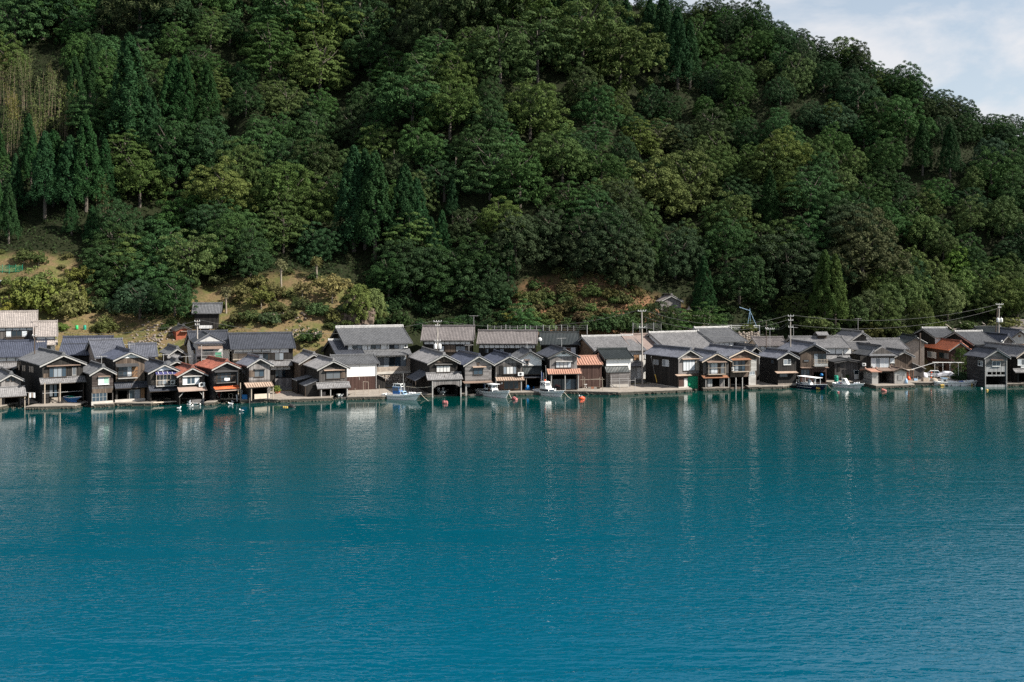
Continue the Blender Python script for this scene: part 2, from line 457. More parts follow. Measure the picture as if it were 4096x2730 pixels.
c2 = t.mix(t.math('MULTIPLY', sp.outputs[1], t.ramp(n1, (0.40, (0.15, 0.15, 0.15)), (0.58, (1, 1, 1)))), c1, earth)
t.base(c2, 0.95, 0.1)
t.bump(t.math('ADD', n1, t.math('MULTIPLY', n2, 0.5)), 0.25, 0.7)

# water
t = NT('water')
g = t.n('NewGeometry'); P = g.outputs['Position']
wv = t.n('TexNoise'); wv.inputs['Scale'].default_value = 2.1; wv.inputs['Detail'].default_value = 2; wv.inputs['Roughness'].default_value = 0.5; wv.inputs['Distortion'].default_value = 0.5
t.L(t.mapping(P, (0.6, 1.25, 1.0)), wv.inputs['Vector'])
wv2 = t.noise(t.mapping(P, (0.22, 0.42, 1.0)), 1.0, 2, 0.5)
gust = t.noise(t.mapping(P, (0.016, 0.11, 1.0)), 1.0, 5, 0.65)
gf = t.ramp(gust, (0.38, (0.5, 0.5, 0.5)), (0.46, (0.9, 0.9, 0.9)), (0.62, (1.1, 1.1, 1.1)))
sp = t.n('SeparateXYZ'); t.L(P, sp.inputs[0])
lee = t.ramp(t.math('DIVIDE', t.math('SUBTRACT', sp.outputs[1], t.math('MULTIPLY', sp.outputs[0], 0.28)), 200.0), (0.22, (1, 1, 1)), (0.5, (0.75, 0.75, 0.75)), (0.72, (0.32, 0.32, 0.32)), (0.84, (0.13, 0.13, 0.13)))
hgt = t.math('MULTIPLY', t.math('ADD', wv.outputs[0], t.math('MULTIPLY', wv2, 1.2)), t.math('MULTIPLY', gf, lee))
deep = t.ramp(t.math('DIVIDE', sp.outputs[1], 200.0), (0.20, (0.0, 0.066, 0.118)), (0.50, (0.0, 0.048, 0.070)), (0.86, (0.0, 0.028, 0.023)))  # colour by distance from shore; paints in reflected sky blue offshore, hill green inshore
t.base(deep, 0.05, 0.46)
t.b.inputs['IOR'].default_value = 1.33
t.b.inputs['Specular Tint'].default_value = (0.55, 0.92, 1.0, 1)
t.bump(hgt, 0.068, 1.0)
# ================================================================ setting
# quay front edge as read off the photo: region, column, row, setback in metres (boat slips run in under the houses)
QUAY = [('A',-900,1500,0),('A',-70,1470,0),('A',-60,1470,6),('A',335,1455,6),('A',336,1457,0),('A',980,1443,0),('A',985,1440,4),('A',1185,1428,4),
 ('A',1190,1427,0),('A',1482,1421,0),('A',1500,1410,0),('B',338,1412,0),('B',340,1408,6),('B',1030,1400,6),('B',1035,1402,0),('B',1160,1396,0),('B',1165,1394,5),('B',1500,1380,5),
 ('B',1515,1372,0),('C',0,1362,0),('C',200,1364,0),('C',890,1340,0),('C',893,1338,5),('C',1100,1333,5),('C',1105,1331,0),('C',1570,1322,0),('D',80,1301,0),('D',430,1294,0),('D',432,1292,7),('D',795,1288,7),
 ('D',797,1287,0),('D',850,1286,0),('D',880,1285,6),('D',1195,1279,6),('D',1200,1278,0),('D',1780,1266,0),('E',530,1254,0),('E',1220,1270,0),('E',1960,1240,0),('F',715,1228,0),('F',720,1226,3),('F',855,1219,3),('F',860,1218,0),
 ('F',1200,1211,0),('F',1205,1207,5),('F',1440,1199,5),('F',1445,1198,0),('F',1900,1190,0),('G',270,1190,0),('G',500,1172,2),('G',840,1158,3),('G',1350,1152,3),('G',1485,1188,0),('G',1980,1172,0),('H',515,1165,0),('H',520,1160,2.5),('H',1435,1160,2.5),
 ('H',1440,1161,0),('H',1446,1161,6),('H',1712,1158,6),('H',1716,1158,0),('H',1947,1152,0),('H',3200,1140,0)]
QZ = 0.6
qf = []; qs = []
for R, x, y, sb in QUAY:
    p = rat(R, x, y, QZ)
    qs.append((p.x, p.y)); qf.append((p.x, p.y + sb))
qsx = np.array([p[0] for p in qs]); qsy = np.array([p[1] for p in qs])
order = np.argsort(qsx)
def shoreY(X): return np.interp(X, qsx[order], qsy[order])

def sstep(a, b, x):
    u = np.clip((x - a) / (b - a), 0, 1); return u * u * (3 - 2 * u)
_ph = rng.uniform(0, 6.28, 24)
def wob(X, Y):
    z = 0
    for k in range(8):
        w = 0.05 * 1.42 ** k; a = 1.35 * k + 0.4
        z = z + (1.9 / 1.5 ** k) * np.sin((X * math.cos(a) + Y * math.sin(a)) * w * 2 + _ph[k])
    return z
def ground(X, Y):
    X = np.asarray(X, float); Y = np.asarray(Y, float)
    t = Y - shoreY(X)
    z = np.interp(t, [0, 6, 8, 12, 16, 20, 24, 28, 32, 38, 45, 400], [-2.5, -2.5, .5, .55, .9, 1.2, 2.0, 3.2, 5.6, 10, 15, 15 + 355 * 0.97])
    zl = np.interp(t, [0, 6, 8, 12, 16, 22, 27, 31, 34, 36, 46, 47.5, 58, 60, 76, 80, 400], [-2.5, -2.5, .5, .55, 1.1, 2.2, 3.0, 5.0, 8.8, 9.6, 12.5, 14.2, 19, 21, 30, 33, 33 + 320 * 0.88])
    wl = 1 - sstep(-84, -70, X)
    z = z * (1 - wl) + zl * wl
    zo = np.interp(t, [0, 6, 8, 12, 16, 20, 26, 29, 31, 34, 40, 41.5, 50, 52, 64, 400], [-2.5, -2.5, .5, .55, .9, 1.2, 3.0, 6.0, 8.4, 9.2, 12, 14, 18, 20, 27, 27 + 336 * 0.9])
    wo_ = sstep(-80, -68, X) * (1 - sstep(-36, -26, X))
    z = z * (1 - wo_) + zo * wo_
    A = np.interp(X, [-160, -106, -66, -12, 22, 44, 86, 170], [0, 6, -10, 8, 2, -9, 5, 0])
    z = z + A * sstep(48, 90, t)
    z = z + wob(X, Y) * sstep(30, 60, t) * 0.9
    z = z + 0.12 * wob(X * 6, Y * 6) * sstep(28, 34, t)
    Hr = np.interp(X, [-150, 40, 78, 100, 118, 140, 156, 200, 280], [185, 136, 121, 107, 93, 79, 70, 44, 6])
    b = Hr - 0.2 * np.maximum(0, t - 160)
    k = 5.0
    m = np.minimum(z, b)
    return m - k * np.log(np.exp(-(z - m) / k) + np.exp(-(b - m) / k)) * sstep(40, 70, t)
def proj(X, Y, Z):
    return CX + FPX * X / Y, YH + FPX * (HC - Z) / Y
def hit(px, py, y0=170.0, y1=400.0):
    ys = np.arange(y0, y1, 0.4)
    xs = (px - CX) * ys / FPX; zs = HC - (py - YH) * ys / FPX
    g = ground(xs, ys)
    i = np.nonzero(g >= zs)[0]
    if len(i) == 0: return None
    i = i[0]
    return Vector((xs[i], ys[i], float(g[i])))
def inpoly(px, py, poly):
    px = np.asarray(px); py = np.asarray(py); r = np.zeros(px.shape, bool)
    n = len(poly)
    for i in range(n):
        x1, y1 = poly[i]; x2, y2 = poly[(i + 1) % n]
        c = ((y1 > py) != (y2 > py)) & (px < (x2 - x1) * (py - y1) / (y2 - y1 + 1e-9) + x1)
        r ^= c
    return r
GRASS = [[(-300,1010),(120,1015),(270,1025),(340,1075),(420,1150),(380,1220),(420,1250),(640,1270),(760,1330),(760,1420),(-300,1420)],
         [(820,1140),(1000,1110),(1180,1085),(1330,1120),(1540,1190),(1520,1340),(1380,1440),(640,1440),(640,1300)]]
EARTH = [[(2030,1190),(2100,1130),(2300,1090),(2480,1140),(2600,1180),(2700,1215),(2840,1270),(2800,1350),(2000,1350)]]

gx = np.arange(-290, 300, 2.2); gy = np.concatenate([np.arange(140, 260, 1.6), np.arange(260, 440, 3.0)])
GX, GY = np.meshgrid(gx, gy)
GZ = ground(GX, GY)
nx, ny = len(gx), len(gy)
verts = np.stack([GX.ravel(), GY.ravel(), GZ.ravel()], 1)
idx = np.arange(nx * ny).reshape(ny, nx)
faces = np.stack([idx[:-1, :-1], idx[:-1, 1:], idx[1:, 1:], idx[1:, :-1]], -1).reshape(-1, 4)
def raw_mesh(name, verts, faces, mat):
    me = bpy.data.meshes.new(name)
    nf, k = faces.shape
    me.vertices.add(len(verts)); me.vertices.foreach_set('co', np.ascontiguousarray(verts, np.float32).ravel())
    me.loops.add(nf * k); me.loops.foreach_set('vertex_index', np.ascontiguousarray(faces, np.int32).ravel())
    me.polygons.add(nf)
    me.polygons.foreach_set('loop_start', np.arange(0, nf * k, k, dtype=np.int32))
    me.update(calc_edges=True)
    me.materials.append(M[mat])
    return me
me = raw_mesh('hillside', verts, faces, 'soil')
ca = me.color_attributes.new('cover', 'FLOAT_COLOR', 'POINT')
px_, py_ = proj(verts[:, 0], verts[:, 1], verts[:, 2])
gr = np.zeros(len(verts)); ea = np.zeros(len(verts))
for ddx, ddy in ((0, 0), (14, 0), (-14, 0), (0, 12), (0, -12)):
    for P_ in GRASS: gr += inpoly(px_ + ddx, py_ + ddy, P_) / 5
    for P_ in EARTH: ea += inpoly(px_ + ddx, py_ + ddy, P_) / 5
tt = verts[:, 1] - shoreY(verts[:, 0])
gr = np.clip(gr, 0, 1); ea = np.clip(ea, 0, 1)
gr = np.maximum(gr, (tt < 30) * 0.8)
ca.data.foreach_set('color', np.stack([np.maximum(gr, ea * 0.35), ea, gr * 0, gr * 0 + 1], 1).astype(np.float32).ravel())
me.polygons.foreach_set('use_smooth', [True] * len(faces))
hill = bpy.data.objects.new('hillside', me); COL.objects.link(hill); tag(hill, kind='structure')

m = MB(); m.quad((-2500, -600, 0), (2500, -600, 0), (2500, 700, 0), (-2500, 700, 0))
water = tag(m.build('sea', 'water'), kind='structure')
m = MB(); m.quad((-2500, -600, -2.6), (2500, -600, -2.6), (2500, 700, -2.6), (-2500, 700, -2.6))
tag(m.build('seabed', 'wet_stone'), kind='structure')

# quay: one slab with a rough stone face, running in under the houses
m = MB()
for (x0, y0), (x1, y1) in zip(qf[:-1], qf[1:]):
    yb0 = max(float(shoreY(x0)) + 13.5, y0 + 2); yb1 = max(float(shoreY(x1)) + 13.5, y1 + 2)
    if abs(x1 - x0) > 0.02:
        m.cur = 0
        nseg = max(1, int(abs(x1 - x0) / 1.5))
        for k in range(nseg):
            a, b = k / nseg, (k + 1) / nseg
            m.quad((x0+(x1-x0)*a, y0+(y1-y0)*a, QZ), (x0+(x1-x0)*b, y0+(y1-y0)*b, QZ), (x0+(x1-x0)*b, yb0+(yb1-yb0)*b, QZ + .02), (x0+(x1-x0)*a, yb0+(yb1-yb0)*a, QZ + .02))
    m.cur = 0; m.quad((x0, y0, QZ - .14), (x1, y1, QZ - .14), (x1, y1, QZ), (x0, y0, QZ))
    m.cur = 1; m.quad((x0, y0 + .06, -2.5), (x1, y1 + .06, -2.5), (x1, y1 + .06, QZ - .14), (x0, y0 + .06, QZ - .14))
tag(m.build('quay', ['concrete', 'wet_stone']), kind='structure')
# lane behind the boathouses
m = MB()
lx = np.linspace(-120, 160, 141)
for a, b in zip(lx[:-1], lx[1:]):
    ya, yb = float(shoreY(a)), float(shoreY(b))
    m.quad((a, ya + 13.4, .66), (b, yb + 13.4, .66), (b, yb + 16.4, 1.05), (a, ya + 16.4, 1.05))
tag(m.build('lane', 'asphalt'), kind='structure')

# stones along the foot of the quay: too many and small to pick apart
m = MB()
acc = 0
for (x0, y0), (x1, y1) in zip(qs[:-1], qf[1:]):
    L_ = math.hypot(x1 - x0, y1 - y0)
    if L_ > 60 or abs(x1 - x0) < 0.3: continue
    for k in range(int(L_ * 2.6)):
        f_ = random.random(); s_ = random.uniform(.10, .24)
        c = (x0 + (x1 - x0) * f_, y0 + (y1 - y0) * f_ - random.uniform(0, .18), random.uniform(-.05, .28))
        m.ball(c, s_ * 1.2, s_, s_ * .8, 5, 3)
tag(m.build('quay_stones', 'wet_stone'), 'small dark wet stones packed along the foot of the quay', 'stones', kind='stuff')

# ================================================================ houses
HOUSES = {}
class House:
    def __init__(s, key, name, label, R, xl, xr, yb, a, ap, ev, L=9.0, z0=0.6, Y=None, kind='gable', oe=0.5, of=0.55, cat='boathouse', group=None):
        s.R = R; s.a = RAD(a); s.kind = kind; s.oe = oe; s.of = of; s.L = L; s.key = key
        s.u = Vector((math.cos(s.a), math.sin(s.a), 0)); s.d = Vector((-math.sin(s.a), math.cos(s.a), 0))
        x, y = PX(R, xl, yb)
        s.C = at(x, y, z0) if Y is None else Vector(((x - CX) * Y / FPX, Y, z0))
        s.z0 = z0
        kx = (PX(R, xr, 0)[0] - CX) / FPX         # ray X = kx*Y through the right corner
        s.W = (kx * s.C.y - s.C.x) / (s.u.x - kx * s.u.y)
        s.e = empty(name, s.C, s.a); tag(s.e, label, cat, group)
        if kind == 'gable':
            half = s.W / 2
            s.rz = s.zat(ap, s.u * half - s.d * of); ze = s.zat(ev, -s.u * oe - s.d * of)
        elif kind == 'side':
            half = L / 2
            s.rz = s.zat(ap, s.u * s.W / 2 + s.d * half); ze = s.zat(ev, s.u * s.W / 2 - s.d * oe)
        s.half = half
        s.ez = (ze + oe * s.rz / half) / (1 + oe / half)
        s.pitch = (s.rz - s.ez) / half
        HOUSES[key] = s
    def zat(s, y, off):
        py = 1180 + y / 3.2667
        return HC - (py - YH) * (s.C.y + off.y) / FPX - s.z0
    def ray(s, x, y):
        px, py = PX(s.R, x, y)
        return Vector(((px - CX) / FPX, 1, (YH - py) / FPX))
    def uv(s, x, y, yo=0.0):           # photo point on the plane local y = yo -> local x, z
        r = s.ray(x, y); o = Vector((0, 0, HC)) - s.C
        t_ = (yo - o.dot(s.d)) / r.dot(s.d)
        q = o + r * t_
        return q.dot(s.u), q.z
    def lv(s, x, y, xo=0.0):           # photo point on the plane local x = xo -> local y, z
        r = s.ray(x, y); o = Vector((0, 0, HC)) - s.C
        t_ = (xo - o.dot(s.u)) / r.dot(s.u)
        q = o + r * t_
        return q.dot(s.d), q.z
    # ---- walls
    def walls(s, up, low=None, split=None, holes=(), side=None, gable=None, deep=1.8, back=None, floor=True):
        W_, L_, ez, rz = s.W, s.L, s.ez, s.rz
        T = 0.14
        mats = [up, low or up, side or up, gable or up]
        zs = s.uv(0, split)[1] if split is not None else -9
        hs = []
        for h in holes:
            x0, z1 = s.uv(h[0], h[1]); x1, z0_ = s.uv(h[2], h[3])
            hs.append((max(x0, 0.12), max(z0_, -deep), min(x1, W_ - 0.12), z1))
        xb = sorted(set([0.0, W_] + [h[0] for h in hs] + [h[2] for h in hs]))
        zb = sorted(set([-deep, ez] + ([zs] if -deep < zs < ez else []) + [z for h in hs for z in (h[1], h[3]) if -deep < z < ez]))
        m = MB()
        for xa, xc in zip(xb[:-1], xb[1:]):
            for za, zc_ in zip(zb[:-1], zb[1:]):
                mx_, mz_ = (xa + xc) / 2, (za + zc_) / 2
                if any(h[0] < mx_ < h[2] and h[1] < mz_ < h[3] for h in hs): continue
                m.cur = 1 if mz_ < zs else 0
                m.box(xa, 0, za, xc, T, zc_)
        m.cur = 3
        if s.kind == 'gable':
            m.prism([(0, ez), (W_, ez), (W_ / 2, rz - .03)], 0, T)
        s.front = m.build('front_wall', mats, s.e)
        m = MB(); m.cur = 0
        mats2 = [side or up, back or side or up]
        if s.kind == 'gable':
            m.box(0, T, -deep, T, L_ - T, ez); m.box(W_ - T, T, -deep, W_, L_ - T, ez)
            m.cur = 1; m.box(0, L_ - T, -deep, W_, L_, ez); m.prism([(0, ez), (W_, ez), (W_ / 2, rz - .03)], L_ - T, L_)
        else:
            for x0 in (0, W_ - T):
                m.cur = 0
                m.box(x0, T, -deep, x0 + T, L_ - T, ez)
                i = len(m.v)
                m.v += [(x0, 0, ez), (x0, L_, ez), (x0, L_ / 2, rz - .03), (x0 + T, 0, ez), (x0 + T, L_, ez), (x0 + T, L_ / 2, rz - .03)]
                for q in ((0, 2, 1), (3, 4, 5), (0, 3, 5, 2), (1, 2, 5, 4), (0, 1, 4, 3)):
                    m.f.append(tuple(i + k for k in q)); m.m.append(m.cur)
            m.cur = 1; m.box(0, L_ - T, -deep, W_, L_, ez)
        s.sidew = m.build('side_walls', mats2, s.e)
        if hs and floor:
            m = MB(); zt = min(max(h[3] for h in hs) + .05, ez - .1)
            m.box(T, T, zt, W_ - T, L_ - T, zt + .12)
            m.build('upper_floor', 'timber', s.e)
    # ---- roof
    def slope(s, m, mp, r0, r1, c0, c1, z0, z1, amp, colw, th=0.10, seed=0):
        n = max(2, int(round((r1 - r0) / colw))); prof = ((0, 0), (.22, .55), (.42, 1), (.62, .55), (.84, 0))
        if amp <= 0: prof = ((0, 0),); n = max(2, n // 6)
        rs = [r0 + (r1 - r0) * (i + p) / n for i in range(n) for p, _ in prof] + [r1]
        am = [q * amp for i in range(n) for _, q in prof] + [0]
        us = [(i + p_) * .29 + .005 for i in range(n) for p_, _ in prof] + [n * .29 - .002] if amp > 0 else rs
        K = 4; sl = math.hypot(c1 - c0, z1 - z0)
        base = len(m.v)
        rr = random.Random(seed * 7 + 3); ph = [rr.uniform(0, 6.3) for _ in range(3)]
        for j in range(K + 1):
            f = j / K
            for r, a_ in zip(rs, am):
                dip = 0.022 * math.sin(r * .9 + ph[0] + f * 2) + 0.016 * math.sin(r * 2.1 + ph[1] + f * 5) - 0.05 * math.sin(math.pi * f) * 0.8
                m.v.append(mp(r, c0 + (c1 - c0) * f, z0 + (z1 - z0) * f + a_ + dip))
        w = len(rs)
        for j in range(K):
            for i in range(w - 1):
                b = base + j * w + i
                m.f.append((b, b + 1, b + w + 1, b + w)); m.m.append(m.cur)
                ua, ub = us[i], us[i + 1]
                m.uv[len(m.f) - 1] = [(ua, j / K * sl), (ub, j / K * sl), (ub, (j + 1) / K * sl), (ua, (j + 1) / K * sl)]
        # underside and edges
        b0, b1 = mp(r0, c0, z0 - th), mp(r1, c0, z0 - th); b2, b3 = mp(r1, c1, z1 - th), mp(r0, c1, z1 - th)
        m.quad(b0, b3, b2, b1)
        t0, t1, t2, t3 = mp(r0, c0, z0 + .0), mp(r1, c0, z0), mp(r1, c1, z1 + amp * .6), mp(r0, c1, z1 + amp * .6)
        m.quad(t3, b3, b2, t2); m.quad(t0, b0, b3, t3); m.quad(t1, t2, b2, b1)
    def roof(s, mat, amp=0.08, colw=0.30, barge='barge', ridge=None, ridge_h=0.26, r0=None, r1=None, vent=False):
        ridge = ridge or mat
        W_, L_, ez, rz, oe, of = s.W, s.L, s.ez, s.rz, s.oe, s.of
        ze = ez - oe * s.pitch
        lift = 0.13
        m = MB()
        if s.kind == 'gable':
            mp = lambda r, c, z: (c, r, z)
            ra, rb = -of, L_ + .3; cm, ce = W_ / 2, (-oe, W_ + oe)
        else:
            mp = lambda r, c, z: (r, c, z)
            ra, rb = -of, W_ + of; cm, ce = L_ / 2, (-oe, L_ + oe)
        if r0 is not None: ra = r0
        if r1 is not None: rb = r1
        hs = int(abs(s.C.x) * 13) % 997
        for k, c1 in enumerate(ce):
            s.slope(m, mp, ra, rb, cm, c1, rz + lift, ze + lift, amp, colw, seed=hs + k)
        # raised verge row
        for r in (ra, rb):
            for c1 in ce:
                m.bar(mp(r, cm, rz + lift + .03), mp(r, c1, ze + lift + .03), 0.085, n=6)
        roof = m.build('roof', mat, s.e)
        m = MB()
        h0 = rz + lift - .02
        ends = []
        if s.kind == 'gable': m.box(cm - .17, ra + .05, h0, cm + .17, rb - .05, h0 + ridge_h)
        else: m.box(ra + .05, cm - .17, h0, rb - .05, cm + .17, h0 + ridge_h)
        m.bar(mp(ra + .02, cm, h0 + ridge_h), mp(rb - .02, cm, h0 + ridge_h), 0.13, n=8)
        n = int((rb - ra) / .3)
        for k in range(n + 1):
            r = ra + .05 + (rb - ra - .1) * k / n
            m.bar(mp(r, cm, h0 + ridge_h), mp(r + .06, cm, h0 + ridge_h), 0.165, n=7)
        m.build('ridge_cap', ridge, roof)
        for r, sg in ((ra, -1), (rb, 1)):
            m = MB()
            prof = [(-.26, 0), (.26, 0), (.30, .18), (.2, .38), (.1, .56), (-.1, .56), (-.2, .38), (-.30, .18)]
            i = len(m.v)
            for rr in (r - .02 * sg, r + .10 * sg):
                m.v += [mp(rr, cm + c, h0 + z - .08) for c, z in prof]
            n = len(prof)
            m.f += [tuple(range(i, i + n)), tuple(range(i + 2 * n - 1, i + n - 1, -1))]; m.m += [0, 0]
            for k in range(n): m.f.append((i + k, i + n + k, i + n + (k + 1) % n, i + (k + 1) % n)); m.m.append(0)
            m.build('ridge_end_tile', ridge, roof)
        for r in (ra + .04, rb - .04):
            for c1 in ce:
                m = MB()
                a0, a1 = (rz + lift - .10, ze + lift - .10)
                pts = []
                for rr in (r - .03, r + .03):
                    for c, z in ((cm, a0), (c1, a1)):
                        pts.append((rr, c, z))
                (ra1, ca1, za1), (_, cb1, zb1), (rc1, _, _), _ = pts
                m.hexa([mp(ra1, cm, a0 - .26), mp(ra1, c1, a1 - .24), mp(rc1, c1, a1 - .24), mp(rc1, cm, a0 - .26), mp(ra1, cm, a0), mp(ra1, c1, a1), mp(rc1, c1, a1), mp(rc1, cm, a0)])
                m.build('bargeboard', barge, roof)
        s.roofo = roof
        return roof
    # ---- details. All take photo points (region columns and rows)
    def window(s, x0, y0, x1, y1, n=2, pane='glass', frame='timber', yo=-.02, plane='f', sill=True, label=None, mid=False):
        if plane == 'f':
            a0, z1 = s.uv(x0, y0, yo); a1, z0_ = s.uv(x1, y1, yo)
            mp = lambda a, o, z: (a, yo - o, z)
        else:
            a0, z1 = s.lv(x0, y0, 0); a1, z0_ = s.lv(x1, y1, 0)
            mp = lambda a, o, z: (-o - .01, a, z)
        if a1 < a0: a0, a1 = a1, a0
        if z1 < z0_: z0_, z1 = z1, z0_
        m = MB(); w = 0.055
        def bx(p0, q0, p1, q1, o0=-.1, o1=.07):
            P0 = mp(p0, o0, q0); P1 = mp(p1, o1, q1)
            m.box(*[min(P0[k], P1[k]) for k in range(3)], *[max(P0[k], P1[k]) for k in range(3)])
        bx(a0 - w, z1, a1 + w, z1 + w); bx(a0 - w, z0_ - w, a1 + w, z0_)
        bx(a0 - w, z0_, a0, z1); bx(a1, z0_, a1 + w, z1)
        for k in range(1, n):
            a = a0 + (a1 - a0) * k / n; bx(a - w * .5, z0_, a + w * .5, z1, -.1, .06)
        if mid: bx(a0, (z0_ + z1) / 2 - w * .35, a1, (z0_ + z1) / 2 + w * .35, -.1, .055)
        if sill: bx(a0 - .1, z0_ - w - .05, a1 + .1, z0_ - w - .002, -.02, .14)
        fo = m.build('window', frame, s.e)
        if label: fo['label'] = label
        pl = pane if isinstance(pane, (list, tuple)) else [pane] * n
        for k in range(n):
            b0 = a0 + (a1 - a0) * k / n + w * .5; b1 = a0 + (a1 - a0) * (k + 1) / n - w * .5
            m = MB()
            P0 = mp(b0, .005, z0_); P1 = mp(b1, .03 if k % 2 else .04, z1)
            m.box(*[min(P0[q], P1[q]) for q in range(3)], *[max(P0[q], P1[q]) for q in range(3)])
            m.build('pane', pl[k % len(pl)], fo)
        return fo
    def panel(s, name, x0, y0, x1, y1, mat, yo=-.03, th=.05, parent=None):
        a0, z1 = s.uv(x0, y0, yo); a1, z0_ = s.uv(x1, y1, yo)
        m = MB(); m.box(a0, yo - th, z0_, a1, yo + .02, z1)
        return m.build(name, mat, parent or s.e)
    def awning(s, x0, yt, x1, yb, dep=1.0, mat='t_silver', kind='tile', name='awning', brackets=True, posts=(), post_mat='timber_pale', th=.06, label=None, base=None, inset=0.0):
        zt = s.uv((x0 + x1) / 2, yt, 0)[1]
        a0, _ = s.uv(x0, yb, -dep); a1, _ = s.uv(x1, yb, -dep); zb = s.uv((x0 + x1) / 2, yb, -dep)[1]
        m = MB()
        mp = lambda r, c, z: (r, c, z)
        if kind == 'tile': s.slope(m, mp, a0, a1, .05, -dep, zt, zb, 0.05, .30, th)
        elif kind == 'corr': s.slope(m, mp, a0, a1, .05, -dep, zt, zb, 0.04, .34, th)
        else: s.slope(m, mp, a0, a1, .05, -dep, zt, zb, 0, .3, th)
        aw = m.build(name, mat, s.e)
        if label: aw['label'] = label
        if kind == 'metal':
            n = max(3, int((a1 - a0) / .42))
            ln = math.hypot(dep + .05, zt - zb); mm = MB(); mm.beam((0, .05, zt + .03), (0, -dep - .01, zb + .03), .045, .06)
            me = mm.mesh('seam', mat)
            for k in range(n + 1):
                o = inst('seam', me, aw, (a0 + .03 + (a1 - a0 - .06) * k / n, 0, 0))
            m = MB(); m.box(a0 - .02, -dep - .04, zb - .11, a1 + .02, -dep, zb + .02); m.build('fascia', 'timber', aw)
        if kind in ('tile', 'corr'):
            m = MB(); m.box(a0, -dep + .02, zb - .14, a1, -dep + .07, zb - .03); m.build('fascia', 'timber', aw)
            m = MB(); m.bar((a0, .02, zt + .08), (a1, .02, zt + .08), .1, n=6); m.build('flashing', mat, aw)
        if brackets:
            k = max(2, int((a1 - a0) / 2.4) + 1)
            for i in range(k):
                a = a0 + .15 + (a1 - a0 - .3) * i / (k - 1)
                m = MB(); m.beam((a, 0, zt - .12), (a, -dep + .05, zb - .07), .07, .09); m.beam((a, 0, zb - .45), (a, -dep * .75, zb - .1), .06, .06)
                m.build('bracket', 'timber', aw)
        for p in posts:
            a, _ = s.uv(p, yb, -dep + .15)
            m = MB(); m.box(a - .07, -dep + .1, base if base is not None else -.02, a + .07, -dep + .24, zb)
            m.build('post', post_mat, s.e)
        return aw
    def canopy(s, x0, y, x1, dep=.45, mat='barge_dark', th=.05, drop=.12):
        a0, z = s.uv(x0, y); a1, _ = s.uv(x1, y)
        m = MB(); m.hexa([(a0, -dep, z - drop), (a1, -dep, z - drop), (a1, .0, z), (a0, .0, z), (a0, -dep, z - drop + th), (a1, -dep, z - drop + th), (a1, 0, z + th), (a0, 0, z + th)])
        return m.build('canopy', mat, s.e)
    def balcony(s, x0, yt, x1, yb, dep=.9, mat='timber', nb=14, slab='barge', solid=None, rails=2):
        a0, zt = s.uv(x0, yt, -dep); a1, zb = s.uv(x1, yb, -dep)
        m = MB(); m.box(a0, -dep, zb - .12, a1, 0, zb)
        b = m.build('balcony', slab, s.e)
        m = MB(); r = .03
        for k in range(rails):
            z = zt - (zt - zb) * k / max(1, rails)
            m.box(a0, -dep, z - .05, a1, -dep + .06, z)
            for a in (a0, a1 - .06): m.box(a, -dep + .06, z - .05, a + .06, 0, z)
        m.build('rail', mat, b)
        for k in range(nb + 1):
            a = a0 + (a1 - a0 - .04) * k / nb
            m = MB(); w = .05 if k in (0, nb) else .026
            m.box(a, -dep + .005, zb, a + w, -dep + .005 + w, zt - .05 if w < .04 else zt + .02)
            m.build('baluster', mat, b)
        if solid:
            m = MB(); m.box(a0 - .01, -dep - .03, zb - .18, a1 + .01, -dep, zb + (zt - zb) * .3); m.build('apron', solid, b)
        return b
    def antenna(s, x, y, h=2.2, back=0.5, arm=1.0, rot=0.3):
        ax = s.W / 2 if s.kind == 'gable' else s.W * back
        ay = s.L * back if s.kind == 'gable' else s.L / 2
        if x is not None:
            if s.kind == 'gable': ay = max(0.2, min(s.L - .5, ay))
            else: ax = s.uv(x, y, s.L / 2)[0]
        m = MB(); z = s.rz + .2
        m.bar((ax, ay, z), (ax, ay, z + h), .035, n=5)
        c, sn = math.cos(rot), math.sin(rot)
        m.bar((ax - arm * c, ay - arm * sn, z + h - .1), (ax + arm * c, ay + arm * sn, z + h - .1), .03, n=4)
        for k in range(6):
            f = -1 + 2 * k / 5; l = .38 - .03 * k
            p = Vector((ax + arm * c * f, ay + arm * sn * f, z + h - .1))
            m.bar(p + Vector((-sn * l, c * l, 0)), p - Vector((-sn * l, c * l, 0)), .02, n=4)
        return m.build('antenna', 'steel', s.e)
    def aircon(s, x0, y0, x1, y1, yo=-.1):
        a0, z1 = s.uv(x0, y0, yo); a1, z0_ = s.uv(x1, y1, yo)
        m = MB(); m.box(a0, yo - .35, z0_, a1, yo, z1)
        b = m.build('air_conditioner', 'white_frame', s.e)
        m = MB(); c = ((a0 + a1) / 2 - .08, yo - .36, (z0_ + z1) / 2); r = min(a1 - a0, z1 - z0_) * .38
        m.rev([(r, 0), (r, .012), (r * .3, .014), (.01, .016)], c, 12, 'y'); m.build('fan_grille', 'metal_dark', b)
        return b
    def band(s, yt, yb, x0, x1, n, mat='plaster', timber='timber', yo=-.03):
        a0, zt = s.uv(x0, yt, yo); a1, zb = s.uv(x1, yb, yo)
        zt = min(zt, s.ez - .02)
        w = .1
        for k in range(n):
            p = a0 + (a1 - a0) * k / n + w / 2; q = a0 + (a1 - a0) * (k + 1) / n - w / 2
            m = MB(); m.box(p, yo, zb, q, yo + .035, zt); m.build('plaster_panel', mat, s.e)
        m = MB()
        for k in range(n + 1):
            a = a0 + (a1 - a0) * k / n; m.box(a - w / 2, yo - .04, zb, a + w / 2, yo + .03, zt)
        m.box(a0 - w, yo - .045, zb - .1, a1 + w, yo + .03, zb)
        m.build('timber_frame', timber, s.e)
